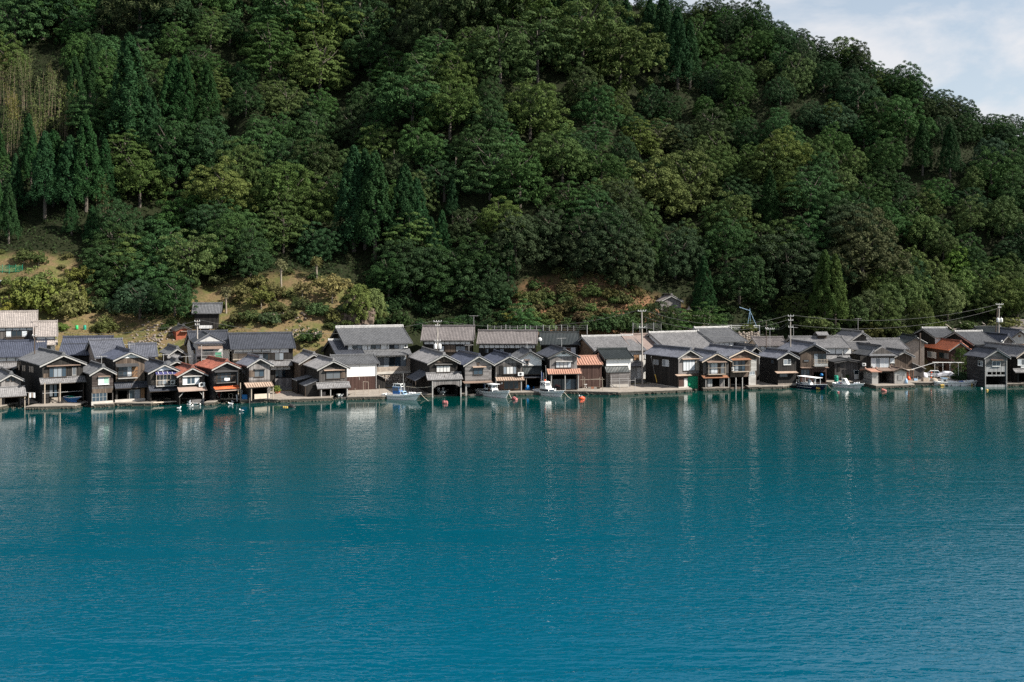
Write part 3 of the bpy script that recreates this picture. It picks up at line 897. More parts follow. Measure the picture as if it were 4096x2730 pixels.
    def post(s, x, yt, yb=None, yo=0.0, w=.14, mat='timber_pale', base=None):
        a, zt = s.uv(x, yt, yo)
        zb = base if base is not None else -.05
        m = MB(); m.box(a - w / 2, yo - w / 2, zb, a + w / 2, yo + w / 2, zt)
        return m.build('post', mat, s.e)
    def lowpoint(s, lx, ly, lz=0.0):   # local -> world
        return s.C + s.u * lx + s.d * ly + Vector((0, 0, lz))
def LX(R, xl, yb, xb, a, z0=0.6, Y=None):      # house length from the column of its back left corner
    x, y = PX(R, xl, yb); C = at(x, y, z0) if Y is None else Vector(((x - CX) * Y / FPX, Y, z0))
    k = (PX(R, xb, 0)[0] - CX) / FPX
    dx, dy = -math.sin(RAD(a)), math.cos(RAD(a))
    return max(4.0, min(17.0, (k * C.y - C.x) / (dx - k * dy)))
def lean(h, y0, y1, zt, zb, w, mat, wall=None, posts=2, name='lean_to_roof'):    # lean-to roof on the left side of a house (local metres)
    m = MB(); h.slope(m, lambda r, c, z: (c, r, z), y0, y1, 0.03, -w, zt, zb, .045, .3, .07)
    o = m.build(name, mat, h.e)
    if wall:
        m = MB(); m.box(-w + .25, y0 + .2, -.4, -w + .35, y1 - .2, zb); m.prism([(-w + .25, -.4), (0, -.4), (0, zt - .1), (-w + .25, zb)], y0 + .1, y0 + .2)
        m.build('lean_to_wall', wall, h.e)
    for k in range(posts):
        y = y0 + .2 + (y1 - y0 - .4) * k / max(1, posts - 1)
        m = MB(); m.box(-w + .1, y - .07, -.4, -w + .24, y + .07, zb + .02); m.build('post', 'timber', h.e)
    return o
GF = 'wooden boathouses along the water'
GB = 'tiled houses behind the boathouses'

# ================================================================ front row, left to right
h = House('F1', 'boathouse', 'small grey boathouse cut off by the left edge of the picture', 'A', 8, 272, 1460, 36, 1040, 1142, L=9, z0=.3, group=GF)
h.walls('w_grey', 'w_greydark', 1200, holes=[(62, 1335, 262, 1470)], side='w_greydark', deep=1.5)
h.roof('t_grey', barge='barge')
h.awning(-10, 1205, 352, 1328, 1.5, 't_silver', posts=(12, 325), post_mat='timber_pale', base=-.3)
h.window(80, 1090, 125, 1130, 1, 'glass', sill=False); h.window(150, 1090, 190, 1130, 1, 'glass', sill=False)

h = House('F2', 'boathouse', 'big dark boathouse with striped tile awning and a blue boat in its porch', 'A', 553, 1085, 1425, 38, 790, 935, L=LX('A', 553, 1425, 215, 38), group=GF)
h.walls('w_dark', 'w_black', 1150, holes=[(640, 1160, 1075, 1430)], side='w_black', gable='w_dark')
h.roof('t_grey', barge='barge')
h.awning(530, 1085, 1135, 1150, 1.0, 't_silver')
h.window(645, 955, 862, 1065, 4, ['glass_blue', 'curtain_dim', 'curtain_dim', 'glass_blue'], 'timber')
h.window(947, 950, 990, 1045, 1, 'glass_mid', 'barge')
h.panel('shutter', 565, 1032, 630, 1085, 'w_brown'); h.canopy(605, 930, 1045, .5, 'metal_brown')
for x0, x1, y0, y1 in ((245, 258, 905, 985), (297, 312, 918, 998), (321, 335, 920, 1000), (385, 398, 930, 1012), (405, 419, 932, 1015), (427, 441, 935, 1018)):
    h.window(x0, y0, x1, y1, 1, 'pale_wood', 'timber', plane='l', sill=False)
h.panel('lattice_door', 648, 1175, 690, 1325, 'glass_mid', yo=.12); h.panel('glass_door', 705, 1168, 742, 1325, 'glass_blue', yo=.12)
for x in (585, 785): h.post(x, 1150, yo=-.95, mat='timber_pale', w=.16)
for x in (765, 1090): h.post(x, 1160, yo=-.02, mat='timber')
for k in range(4):
    m = MB(); a0, _ = h.uv(655, 1400, .4); a1, _ = h.uv(870, 1400, .4); m.box(a0, .2 + k * .32, -.05, a1, .52 + k * .32, .18 + .2 * k); m.build('porch_step', 'concrete', h.e)
m = MB(); a0, _ = h.uv(555, 1260, -.95); a1, z = h.uv(1085, 1255, -.95); m.bar((a0, -.95, z), (a1, -.95, z), .03); m.build('clothes_pole', 'steel', h.e)

h = House('F3', 'boathouse', 'narrow brown clapboard boathouse with mint green curtained window', 'A', 1203, 1478, 1425, 35, 945, 1052, L=8.5, group=GF)
h.walls('c_dark', 'w_greydark', 1275, holes=[(1400, 1285, 1470, 1400)], side='w_black')
h.roof('t_grey', barge='barge')
h.window(1287, 1078, 1420, 1163, 2, ['curtain', 'glass_green'], 'white_frame'); h.canopy(1280, 1066, 1440, .4, 'metal_brown')
h.window(1205, 1285, 1392, 1388, 4, 'glass_blue', 'barge', mid=True, sill=False)
h.panel('board_skirt', 1203, 1236, 1476, 1275, 'w_brown', yo=-.05); h.panel('plinth', 1192, 1398, 1476, 1428, 'concrete_pale', yo=-.15, th=.12)
h.antenna(1345, 900, 1.6, .1)

h = House('F4', 'boathouse', 'tall brown boathouse with white gable and railed balcony window', 'A', 1512, 1890, 1402, 33, 752, 862, L=11, group=GF)
h.walls('w_brown', 'w_dark', 1215, holes=[(1540, 1258, 1662, 1395)], side='w_dark', gable='w_brown')
h.roof('t_blue', barge='barge')
i = MB(); i.prism([(h.W * .09, h.ez + .1), (h.W * .91, h.ez + .1), (h.W * .56, h.rz - .42), (h.W * .44, h.rz - .42)], -.04, .0); i.build('gable_plaster', 'plaster', h.e)
h.window(1548, 945, 1720, 1062, 3, ['glass', 'glass_blue', 'curtain'], 'timber', sill=False); h.panel('shutter', 1722, 945, 1800, 1075, 'w_warm')
h.awning(1522, 895, 1820, 938, .9, 'metal_dark', 'flat', 'canopy', brackets=False, th=.03)
h.balcony(1546, 998, 1800, 1080, .8, 'metal_dark', 18, 'barge')
h.awning(1506, 1150, 1943, 1212, .9, 't_slate')
h.window(1692, 1248, 1826, 1360, 2, ['glass', 'curtain_dim'], 'barge', sill=False); h.panel('board_panel', 1838, 1225, 1888, 1362, 'w_warm')
h.panel('plinth', 1500, 1372, 1895, 1402, 'concrete_pale', yo=-.2, th=.2); h.antenna(1715, 700, 1.2, .05)

h = House('F5', 'boathouse', 'boathouse with pale blue gable and purple striped awning over its balcony', 'B', 333, 688, 1405, 33, 912, 1028, L=10, z0=.5, group=GF)
h.walls('w_dark', 'w_black', 1190, holes=[(345, 1258, 662, 1420)], side='w_greydark')
h.roof('t_slate', barge='barge')
i = MB(); i.prism([(h.W * .12, h.ez + .1), (h.W * .88, h.ez + .1), (h.W * .53, h.rz - .4), (h.W * .47, h.rz - .4)], -.04, .0); i.build('gable_plaster', 'plaster_blue', h.e)
h.window(430, 1058, 660, 1160, 4, ['glass_mid', 'curtain_dim', 'glass', 'glass_mid'], 'timber_pale', sill=False)
aw = h.awning(410, 1000, 685, 1043, .8, 'cloth_purple', 'flat', brackets=False, th=.03)
for k in range(5):
    m = MB(); a0, zt = h.uv(430 + 60 * k, 1002); m.beam((a0, 0, zt + .01), (a0, -.8, h.uv(430, 1043, -.8)[1] + .05), .05, .03); m.build('stripe', 'cloth_white', aw)
h.balcony(410, 1048, 690, 1180, .8, 'pale_wood', 6, 'barge', rails=2)
h.awning(322, 1192, 708, 1252, .95, 't_slate')
h.aircon(590, 1118, 648, 1165, -.3); h.antenna(535, 860, 1.5, .05)
m = MB(); a0, _ = h.uv(350, 1405, -.6); a1, _ = h.uv(705, 1405, -.6); m.box(a0, -.7, -.12, a1, -.1, .02); m.build('landing_plank', 'pale_wood', h.e)

h = House('F6', 'boathouse', 'red roofed boathouse with white curtained window over a brown cloth awning', 'B', 707, 1040, 1402, 33, 957, 1073, L=10, z0=.5, group=GF)
h.walls('c_dark', 'w_dark', 1200, holes=[(722, 1262, 1018, 1420)], side='w_dark', gable='c_black')
h.roof('t_red', barge='barge')
h.window(757, 1072, 965, 1158, 4, ['curtain', 'glass_blue', 'glass_blue', 'curtain'], 'white_frame')
h.canopy(750, 1066, 1010, .35, 'barge')
h.awning(703, 1200, 1076, 1256, 1.0, 'cloth_brown', 'flat', brackets=False)
h.aircon(960, 1145, 1038, 1195, -.05)
for xa, ya, xb_, yb_ in ((707, 1340, 765, 1272), (1030, 1335, 975, 1265)):
    a0, z0_ = h.uv(xa, ya, -.6); a1, z1 = h.uv(xb_, yb_, -.6); m = MB(); m.beam((a0, -.6, z0_), (a1, -.6, z1), .09, .09); m.build('strut', 'barge', h.e)
h.post(1022, 1258, yo=-.7, mat='barge', base=-.6); h.panel('brown_panel', 1023, 1265, 1042, 1370, 'rust_sheet')
h.panel('slip_board', 870, 1372, 1040, 1412, 'c_grey', yo=-.5, th=.06); h.antenna(795, 870, 1.6, .4)

h = House('F7', 'boathouse', 'red roofed boathouse with white towels hung on its dark balcony', 'B', 1160, 1476, 1390, 35, 877, 982, L=9.5, z0=.5, group=GF)
h.walls('c_black', 'w_black', 1200, holes=[(1190, 1258, 1470, 1405)], side='c_black')
h.roof('t_red', barge='barge')
h.awning(1175, 985, 1482, 1008, .6, 'metal_dark', 'flat', 'canopy', brackets=False, th=.04)
h.window(1203, 1030, 1388, 1132, 4, ['glass', 'glass_blue', 'glass_blue', 'glass'], 'timber', sill=False)
b = h.balcony(1195, 1062, 1446, 1138, .6, 'timber', 16, 'barge_dark')
for k, x in enumerate((1300, 1322, 1345)):
    m = MB(); a0, z1 = h.uv(x, 1088, -.66); m.box(a0, -.68, z1 - .42 - .05 * (k % 2), a0 + .3, -.645, z1); m.build('towel', 'cloth_white', b)
h.awning(1175, 1202, 1506, 1226, .8, 't_orange'); h.awning(1188, 1226, 1512, 1254, 1.25, 'cloth_brown', 'flat', 'tarpaulin', brackets=False)
h.post(1468, 1015, yo=-.55, w=.08, mat='barge', base=h.uv(1468, 1180, -.55)[1])
h.post(1508, 1150, yo=-1.25, w=.12, mat='timber_pale', base=-.6)

h = House('F8', 'boathouse', 'grey board boathouse with blue tiles and a tan metal porch roof', 'B', 1620, 1895, 1372, 32, 832, 942, L=LX('B', 1620, 1372, 1488, 32), group=GF)
h.walls('w_grey', 'w_greydark', 1205, holes=[(1668, 1215, 1858, 1380)], side='w_dark', gable='w_greydark')
h.roof('t_bluelight', barge='barge')
h.window(1692, 980, 1813, 1065, 2, ['glass_mid', 'glass_blue'], 'timber'); h.panel('shutter', 1622, 988, 1688, 1072, 'w_brown', th=.07); h.canopy(1685, 968, 1840, .4, 'barge_dark')
h.awning(1588, 1142, 1948, 1205, 1.5, 'metal_tan', 'metal', posts=(1652, 1935), post_mat='timber_pale')
h.panel('stored_boards', 1690, 1300, 1890, 1350, 'pale_wood', yo=-.5, th=.1)
for x0, x1, y0, y1 in ((1535, 1552, 970, 1035), (1560, 1575, 985, 1040)): h.window(x0, y0, x1, y1, 1, 'glass_mid', 'timber', plane='l', sill=False)

h = House('F9', 'boathouse', 'weathered boathouse with two-level grey roof and side lean-to beside the white storehouse', 'C', 740, 1103, 1328, 25, 867, 985, L=LX('C', 740, 1328, 498, 25), group=GF)
h.walls('w_greydark', 'w_greydark', None, holes=[(775, 1228, 882, 1330), (897, 1225, 1098, 1335)], side='w_dark', gable='w_dark')
h.roof('t_silver', barge='barge')
h.window(832, 1012, 1015, 1090, 2, 'glass_mid', 'timber'); h.panel('shutter', 1022, 1010, 1084, 1088, 'w_brown', th=.08); h.canopy(800, 985, 1070, .45, 'metal_tan')
h.awning(718, 1150, 1157, 1218, 1.1, 't_silver')
for x in (768, 890, 1110): h.post(x, 1220, yo=-.9, mat='barge')
h.panel('half_door', 776, 1270, 825, 1330, 'w_grey')
lean(h, .3, 5.2, 2.9, 1.9, 2.5, 't_grey', 'w_dark'); lean(h, 5.4, 9.5, 3.1, 2.4, 2.9, 't_grey', 'w_dark')
# rear part of the same building, a little higher
e2 = House('F9b', 'boathouse', 'rear grey roofed annex standing higher behind the weathered boathouse', 'C', 500, 830, 1000, 25, 780, 905, L=8, z0=.7, Y=178.5, group=GF)
e2.walls('w_brown', side='w_brown'); e2.roof('t_silver')

h = House('F10', 'boathouse', 'large black boathouse with arched boat slip and four white shoji panes', 'D', 385, 750, 1292, 18, 787, 908, L=LX('D', 385, 1292, 135, 18), z0=.6, group=GF)
h.walls('w_dark', 'w_dark', 1110, holes=[(440, 1165, 785, 1300)], side='w_black', gable='w_brown', deep=2.0)
h.roof('t_silver', barge='barge')
h.window(478, 933, 655, 1005, 4, 'shoji', 'timber'); h.canopy(450, 908, 680, .4, 'barge_dark')
h.awning(358, 1020, 826, 1108, 1.4, 't_silver', 'corr')
m = MB()                                                     # arched board valance under the awning
a0, zt = h.uv(432, 1112, -1.2); a1, _ = h.uv(795, 1112, -1.2); zb = h.uv(600, 1172, -1.2)[1]
n = 26
for k in range(n):
    f = (k + .5) / n; arch = zb - .75 * abs(2 * f - 1) ** 4
    m.box(a0 + (a1 - a0) * k / n + .01, -1.22 - .02 * (k % 2), arch, a0 + (a1 - a0) * (k + 1) / n - .01, -1.16, zt)
m.build('board_valance', 'w_grey', h.e)
for x in (425, 795): h.post(x, 1112, yo=-1.2, w=.2, mat='barge', base=-.7)
lean(h, .5, 8.5, 3.75, 2.35, 2.6, 't_slate', None, 4)

h = House('F11', 'boathouse', 'grey clapboard boathouse with shaded window and brown eave strip behind the cabin boat', 'D', 850, 1195, 1282, 21, 802, 930, L=11, group=GF)
h.walls('c_grey', 'w_greydark', 1150, holes=[(885, 1160, 1150, 1290)], side='c_black', deep=2.0)
h.roof('t_blue', barge='barge')
h.window(960, 968, 1080, 1038, 2, 'glass_blue', 'timber'); h.canopy(945, 940, 1120, .5, 'metal_tan', drop=.15); h.panel('vent', 1007, 886, 1038, 918, 'timber')
h.awning(840, 1125, 1216, 1150, 1.0, 'metal_brown', 'flat', brackets=True)
h.post(862, 1150, yo=-.5, w=.18, mat='barge', base=-.7); h.panel('side_board', 868, 1160, 912, 1205, 'w_grey', yo=-.4); h.antenna(1090, 745, 1.6, .5)

h = House('F12', 'boathouse', 'boathouse with amber framed glass doors and air conditioner under its gable', 'D', 1250, 1600, 1262, 15, 802, 918, L=11, group=GF)
h.walls('w_greydark', 'w_dark', 1070, side='w_greydark', gable='w_grey')
h.roof('t_blue', barge='barge')
h.window(1352, 942, 1520, 1030, 4, ['curtain_dim', 'shoji', 'shoji', 'curtain_dim'], 'timber'); h.panel('shutter', 1300, 925, 1345, 1042, 'w_black'); h.panel('shutter', 1524, 920, 1572, 1010, 'w_dark')
h.aircon(1537, 1012, 1610, 1056, -.15)
h.awning(1262, 1072, 1632, 1120, 1.1, 'metal_tan', 'metal', posts=(1585,), post_mat='barge')
h.window(1358, 1130, 1552, 1228, 3, 'glass', 'w_warm', sill=False, label='glass doors in amber wooden frames')
h.panel('door', 1290, 1130, 1352, 1235, 'w_maroon'); m = MB(); a0, z = h.uv(1330, 1155); m.rev([(.2, 0), (.2, .02), (.16, .025), (.15, .01)], (a0, -.13, z), 14, 'y'); m.build('round_emblem', 'steel', h.e)

h = House('F13', 'storehouse', 'white gabled storehouse with one tiny hooded window', 'D', 1545, 1850, 1262, 8, 747, 855, L=9, cat='storehouse', group=GF, Y=180.5)
h.walls('plaster', 'w_black', 945, holes=[(1640, 1085, 1845, 1270)], side='w_dark', gable='plaster')
h.roof('t_grey', barge='barge_dark')
h.window(1640, 868, 1678, 905, 1, 'glass', 'metal_brown'); h.canopy(1625, 848, 1698, .3, 'metal_brown')
h.awning(1615, 950, 1872, 1035, 1.5, 't_black'); h.awning(1612, 1045, 1850, 1080, 2.0, 't_slate', 'corr', name='porch_roof')
for x in (1650, 1840): h.post(x, 1080, yo=-1.8, mat='timber_pale', w=.1)
h.antenna(1635, 660, 1.5, .4)

h = House('F14', 'boathouse', 'grey boathouse with terracotta coloured metal awning behind the boat with a life ring', 'E', 325, 680, 1250, 10, 722, 828, L=10.5, group=GF)
h.walls('w_grey', 'w_dark', 1035, holes=[(362, 1045, 692, 1240)], side='w_dark', gable='w_grey')
h.roof('t_slate', barge='barge_dark')
i = MB(); i.prism([(h.W * .14, h.ez + .05), (h.W * .86, h.ez + .05), (h.W * .55, h.rz - .5), (h.W * .45, h.rz - .5)], -.04, .0); i.build('gable_plaster', 'plaster', h.e)
h.panel('vent', 482, 762, 530, 776, 'timber', yo=-.05)
h.window(405, 873, 605, 948, 4, ['curtain', 'shoji', 'shoji', 'curtain'], 'timber'); h.canopy(400, 868, 612, .4, 'barge')
h.awning(302, 965, 746, 1035, 1.3, 'metal_rust', 'metal', posts=(345, 525, 698), post_mat='barge')
h.window(365, 1105, 520, 1230, 2, 'glass', 'timber', yo=.5, sill=False); h.window(535, 1105, 690, 1230, 2, 'glass_blue', 'timber', yo=.5, sill=False)
h.antenna(552, 650, 2.0, .15)

h = House('S1', 'shed', 'dark brown board shed with rusty metal roof and drying racks in front', 'E', 683, 1000, 1222, 10, 808, 920, L=6.5, kind='side', cat='shed', of=.2, oe=.35)
h.walls('w_maroon', side='w_dark'); h.roof('metal_rust', amp=.0, ridge_h=.06)
for k in range(11):
    m = MB(); x = -.15 + (h.W + .3) * k / 10; m.beam((x, h.L / 2, h.rz + .17), (x, -.36, h.ez - .35 * h.pitch + .17), .06, .06); m.build('seam', 'metal_rust', h.roofo)

h = House('W2', 'storehouse', 'white walled storehouse with black tiles and pale clapboard ground floor', 'E', 1062, 1380, 1195, 13, 722, 842, L=7.5, kind='side', cat='storehouse', z0=.8)
h.walls('plaster', 'c_grey', 1010, side='c_dark'); h.roof('t_black', barge='barge_dark')
h.awning(1062, 940, 1372, 1015, 1.0, 't_black')
h.panel('clapboard_box', 1105, 1022, 1345, 1170, 'c_grey', yo=-.5, th=.4); h.panel('plinth', 1105, 1170, 1345, 1200, 'concrete_pale', yo=-.5, th=.45)

h = House('F15', 'boathouse', 'long dark brown boathouse with a green curtain hung over its boat slip', 'F', 537, 805, 1217, 26, 722, 832, L=LX('F', 537, 1217, 105, 26), group=GF)
h.walls('w_grey', 'w_brown', 1062, holes=[(655, 1068, 792, 1225)], side='w_dark', gable='w_greydark')
h.roof('t_bluelight', barge='barge')
h.window(597, 862, 748, 985, 4, 'curtain', 'timber'); h.panel('shutter', 756, 850, 806, 985, 'gold_mesh', th=.08); h.canopy(575, 838, 812, .5, 'metal_tan')
h.awning(520, 1036, 716, 1056, .7, 'metal_tan', 'flat', 'canopy', brackets=False)
h.panel('door', 543, 1090, 604, 1205, 'w_maroon'); h.panel('door', 607, 1090, 652, 1198, 'plaster_grey')
m = MB(); a0, zt = h.uv(658, 1070, .05); a1, zb = h.uv(792, 1225, .05)
n = 30
for k in range(n):
    y0_, y1_ = .05 * math.sin(k * 1.3), .05 * math.sin((k + 1) * 1.3)
    m.quad((a0 + (a1 - a0) * k / n, .06 + y0_, zb), (a0 + (a1 - a0) * (k + 1) / n, .06 + y1_, zb), (a0 + (a1 - a0) * (k + 1) / n, .06 + y1_, zt), (a0 + (a1 - a0) * k / n, .06 + y0_, zt))
m.build('green_curtain', 'cloth_green', h.e)
h.window(205, 842, 280, 920, 2, 'curtain_dim', 'timber', plane='l'); h.window(330, 847, 410, 933, 2, ['curtain', 'curtain_dim'], 'white_frame', plane='l')
h.panel('plinth', 530, 1205, 660, 1225, 'concrete_pale', yo=-.1, th=.2)
m = MB(); m.box(-.12, .2, -.6, -.01, h.L, .12); m.build('footing', 'concrete_pale', h.e)

h = House('F16', 'boathouse', 'boathouse with glazed bay window above a rusty sheet awning', 'F', 860, 1190, 1212, 14, 767, 877, L=9, group=GF)
h.walls('w_greydark', 'w_dark', 1050, holes=[(890, 1095, 1185, 1215)], side='w_dark', gable='w_greydark')
h.roof('t_bluelight', barge='pale_wood')
def bay(h, x0, y0, x1, y1, yr, dep, n, panes, frame='timber_pale', roofmat='metal_brown', ytop=None):
    a0, zt = h.uv(x0, y0, -dep); a1, zb = h.uv(x1, y1, -dep); zr = h.uv(x0, yr, -dep)[1]
    m = MB(); m.box(a0, -dep, zb - .12, a1, 0, zb); m.box(a0, -dep, zb, a0 + .08, -dep + .08, zt); m.box(a1 - .08, -dep, zb, a1, -dep + .08, zt); m.box(a0, -dep, zt - .08, a1, -dep + .08, zt)
    m.box(a0, -dep - .03, zr - .04, a1, -dep + .02, zr + .04); m.box(a0, -dep, zr - .03, a0 + .05, 0, zr + .03)
    bo = m.build('bay', frame, h.e)
    m = MB(); m.hexa([(a0 - .2, -dep - .25, zt + .02), (a1 + .2, -dep - .25, zt + .02), (a1 + .2, 0, zt + .25), (a0 - .2, 0, zt + .25), (a0 - .2, -dep - .25, zt + .08), (a1 + .2, -dep - .25, zt + .08), (a1 + .2, 0, zt + .31), (a0 - .2, 0, zt + .31)]); m.build('bay_roof', roofmat, bo)
    for k in range(n):
        p, q = a0 + .1 + (a1 - a0 - .2) * k / n, a0 + .1 + (a1 - a0 - .2) * (k + 1) / n
        m = MB(); m.box(p + .03, -dep * .35 - .02 * (k % 2), zb + .05, q - .03, -dep * .35 + .02, zt - .1); m.build('pane', panes[k % len(panes)], bo)
    return bo
bay(h, 930, 890, 1155, 1035, 958, .9, 5, ['glass_mid', 'curtain', 'curtain', 'w_brown', 'glass_mid'])
h.awning(865, 1052, 1200, 1085, 1.0, 'rust_sheet', 'flat', 'awning', brackets=False)
for x in (893, 1130, 1192): h.post(x, 1090, yo=-.7, mat='barge', w=.13)
h.panel('stored_sheet', 915, 1100, 975, 1200, 'corr_grey', yo=-.3); h.panel('stored_sheet', 1070, 1095, 1130, 1200, 'w_grey', yo=-.2)

h = House('F17', 'boathouse', 'boathouse with brown balcony bay and white clapboard strip down its right side', 'F', 1207, 1553, 1195, 19, 717, 818, L=12, group=GF)
h.walls('w_brown', 'w_brown', 1075, holes=[(1212, 1078, 1450, 1200)], side='w_dark', gable='c_dark')
h.roof('t_bluelight', barge='pale_wood')
h.panel('clapboard_strip', 1480, 850, 1553, 990, 'c_white', yo=-.04); h.panel('clapboard_strip', 1452, 1050, 1545, 1190, 'c_white', yo=-.04); h.panel('plywood', 1207, 845, 1240, 950, 'w_warm')
bay(h, 1247, 858, 1475, 1000, 925, .9, 5, ['glass_blue', 'curtain_dim', 'glass', 'glass_blue', 'w_brown'], 'timber_pale', 'rust_sheet')
h.window(1465, 1003, 1530, 1045, 2, 'curtain_dim', 'white_frame'); h.aircon(1222, 950, 1250, 990, -.1)
for x in (1285, 1370): h.post(x, 1080, yo=-.1, mat='barge', w=.16, base=-.8)

h = House('F18', 'boathouse', 'black boathouse with wide plain eave canopy left of the balcony house', 'G', 202, 440, 1180, 15, 752, 842, L=LX('G', 202, 1180, -40, 15), group=GF)
h.walls('w_dark', 'w_black', 1000, side='w_black', gable='w_dark')
h.roof('t_bluelight', barge='barge')
h.window(277, 850, 365, 910, 2, ['curtain_dim', 'glass_mid'], 'white_frame'); h.awning(190, 998, 470, 1022, .8, 'metal_tan', 'flat', 'canopy')
h.window(222, 1030, 325, 1070, 1, 'glass_mid', 'timber'); h.panel('plinth', 200, 1160, 440, 1182, 'concrete', yo=-.05, th=.1)
h.window(112, 848, 150, 900, 1, 'glass_blue', 'timber', plane='l', sill=False)

h = House('F19', 'boathouse', 'tall dark brown boathouse with pale wooden balcony behind the canopied boat', 'G', 495, 835, 1150, 6, 652, 762, L=11, group=GF)
h.walls('w_brown', 'w_maroon', 950, holes=[(670, 1010, 825, 1150)], side='w_dark', gable='w_dark')
h.roof('t_bluelight', barge='barge_dark')
h.window(672, 772, 830, 940, 3, ['curtain_dim', 'glass', 'glass'], 'timber', sill=False)
h.balcony(680, 845, 853, 925, .9, 'pale_wood', 4, 'pale_wood', solid='c_white', rails=4)
h.window(540, 852, 605, 872, 1, 'glass_mid', 'timber', sill=False); h.canopy(490, 948, 850, .8, 'metal_brown')
h.window(502, 980, 612, 1050, 3, ['glass_blue', 'glass_mid', 'glass_blue'], 'timber')
m = MB(); a0, z = h.uv(770, 1047, -.3); m.ball((a0, -.3, z), .33, n=12, m=8); m.build('blue_float', 'blue_plastic', h.e, True)

h = House('G1', 'shed', 'low dark shed with a white half-glazed door under ferns', 'G', 945, 1275, 1110, 4, 850, 885, L=6, z0=.75, kind='gable', cat='shed', oe=.3)
h.walls('w_greydark', side='w_dark'); h.roof('metal_dark', amp=0, ridge_h=.05, barge='barge_dark')
h.window(1197, 988, 1254, 1040, 1, 'glass', 'white_frame', sill=False); h.panel('door', 1197, 1044, 1254, 1105, 'plaster_grey')
h.panel('board', 980, 910, 1012, 1000, 'w_dark')

h = House('F20', 'house', 'hip roofed waterside house with a wide white framed window', 'G', 1415, 1725, 1160, 6, 690, 800, L=12, cat='house', z0=.7, group=GF, Y=197)
h.walls('w_greydark', 'w_dark', 960, side='w_dark')
m = MB()                                                     # skirt roof and small gable above it
z1 = h.ez + .1; k1 = 1.5
for q in (((-.7, -.7), (h.W + .7, -.7), (h.W - k1, k1), (k1, k1)), ((-.7, h.L + .5), (-.7, -.7), (k1, k1), (k1, h.L)), ((h.W + .7, -.7), (h.W + .7, h.L + .5), (h.W - k1, h.L), (h.W - k1, k1))):
    pts = [(x, y, z1 - .35 if k < 2 else z1 + .75) for k, (x, y) in enumerate(q)]
    m.quad(*pts, uv=[(p[0] + p[1] * .0 if q[0][1] == q[1][1] else p[1], math.hypot(0, p[2]) * 1.9) for p in pts])
    m.quad(*[(p[0], p[1], p[2] - .1) for p in reversed(pts)])
for s_ in (0, 1):
    c = h.W / 2; xe = k1 - .3 if s_ == 0 else h.W - k1 + .3
    h.slope(m, lambda r, c_, z: (c_, r, z), k1 - .8, h.L, c, xe, h.rz + .1, z1 + .55, .05, .3)
ro = m.build('roof', 't_grey', h.e)
m = MB(); m.box(h.W / 2 - .17, k1 - .75, h.rz + .05, h.W / 2 + .17, h.L, h.rz + .38); m.bar((h.W / 2, k1 - .8, h.rz + .38), (h.W / 2, h.L, h.rz + .38), .13); m.build('ridge_cap', 't_slate', ro)
for sx in (0, 1):
    m = MB(); x0 = -.7 if sx == 0 else h.W + .7; x1 = k1 if sx == 0 else h.W - k1
    m.bar((x0, -.7, z1 - .28), (x1, k1, z1 + .82), .13, n=7); m.build('hip_ridge', 't_slate', ro)
m = MB(); m.prism([(k1, z1 + .5), (h.W - k1, z1 + .5), (h.W / 2, h.rz)], k1 - .1, k1); m.build('gable_panel', 'timber', ro)
for sx in (0, 1):
    m = MB(); xe = k1 - .35 if sx == 0 else h.W - k1 + .35; m.beam((h.W / 2, k1 - .8, h.rz - .02), (xe, k1 - .8, z1 + .45), .06, .24); m.build('bargeboard', 'barge', ro)
h.window(1422, 830, 1648, 948, 4, ['curtain', 'curtain_dim', 'curtain', 'curtain'], 'white_frame', mid=True); h.window(1668, 834, 1720, 886, 2, 'curtain', 'white_frame', mid=True)
h.aircon(1300, 892, 1342, 928, -.1)
h.panel('wall_extension', 1275, 800, 1415, 1105, 'w_dark', yo=.3, th=.05)

h = House('F21', 'shed', 'rust-brown board gable shed with a sloping side roof beside the car', 'G', 1728, 1950, 1010, 6, 745, 820, L=8, cat='shed', z0=.8, Y=199)
h.walls('w_brown', side='w_brown', gable='w_brown'); h.roof('t_grey', barge='barge')
m = MB(); zt = h.uv(1950, 890)[1]; zb = h.uv(2110, 965)[1]; x1 = h.uv(2110, 965)[0]
m.prism([(h.W + .02, -.5), (x1, -.5), (x1, zb), (h.W + .02, zt)], .05, 3.5); m.build('side_shed', 'w_greydark', h.e)
m = MB(); m.hexa([(h.W, -.3, zt), (x1 + .3, -.3, zb - .08), (x1 + .3, 3.8, zb - .08), (h.W, 3.8, zt), (h.W, -.3, zt + .1), (x1 + .3, -.3, zb + .02), (x1 + .3, 3.8, zb + .02), (h.W, 3.8, zt + .1)]); m.build('side_roof', 'barge', h.e)

h = House('G2', 'shed', 'tiny waterside hut with a flat rust coloured roof', 'G', 1432, 1512, 1166, 8, 1000, 1008, L=3.4, z0=.6, kind='side', cat='shed', oe=.5, of=.5)
h.walls('c_white', side='c_grey'); h.rz = h.ez + .25; h.pitch = .15; h.roof('metal_rust', amp=0, ridge_h=.03, barge='timber')
h = House('G3', 'shed', 'low white clapboard hut with a brown roof beside an open boat bay', 'G', 1727, 1880, 1163, 4, 965, 1005, L=3.6, z0=.6, cat='shed', oe=.4, of=.3)
h.walls('c_white', side='c_grey'); h.roof('metal_brown', amp=0, ridge_h=.03, barge='timber')
h.window(1775, 1050, 1828, 1110, 1, 'corr_grey', 'barge', sill=False)
h = House('G4', 'shed', 'open boat bay with a brown roof between the two small huts', 'G', 1520, 1722, 1163, 4, 985, 998, L=5, z0=.6, kind='side', cat='shed', oe=.4, of=.2, Y=191.5)
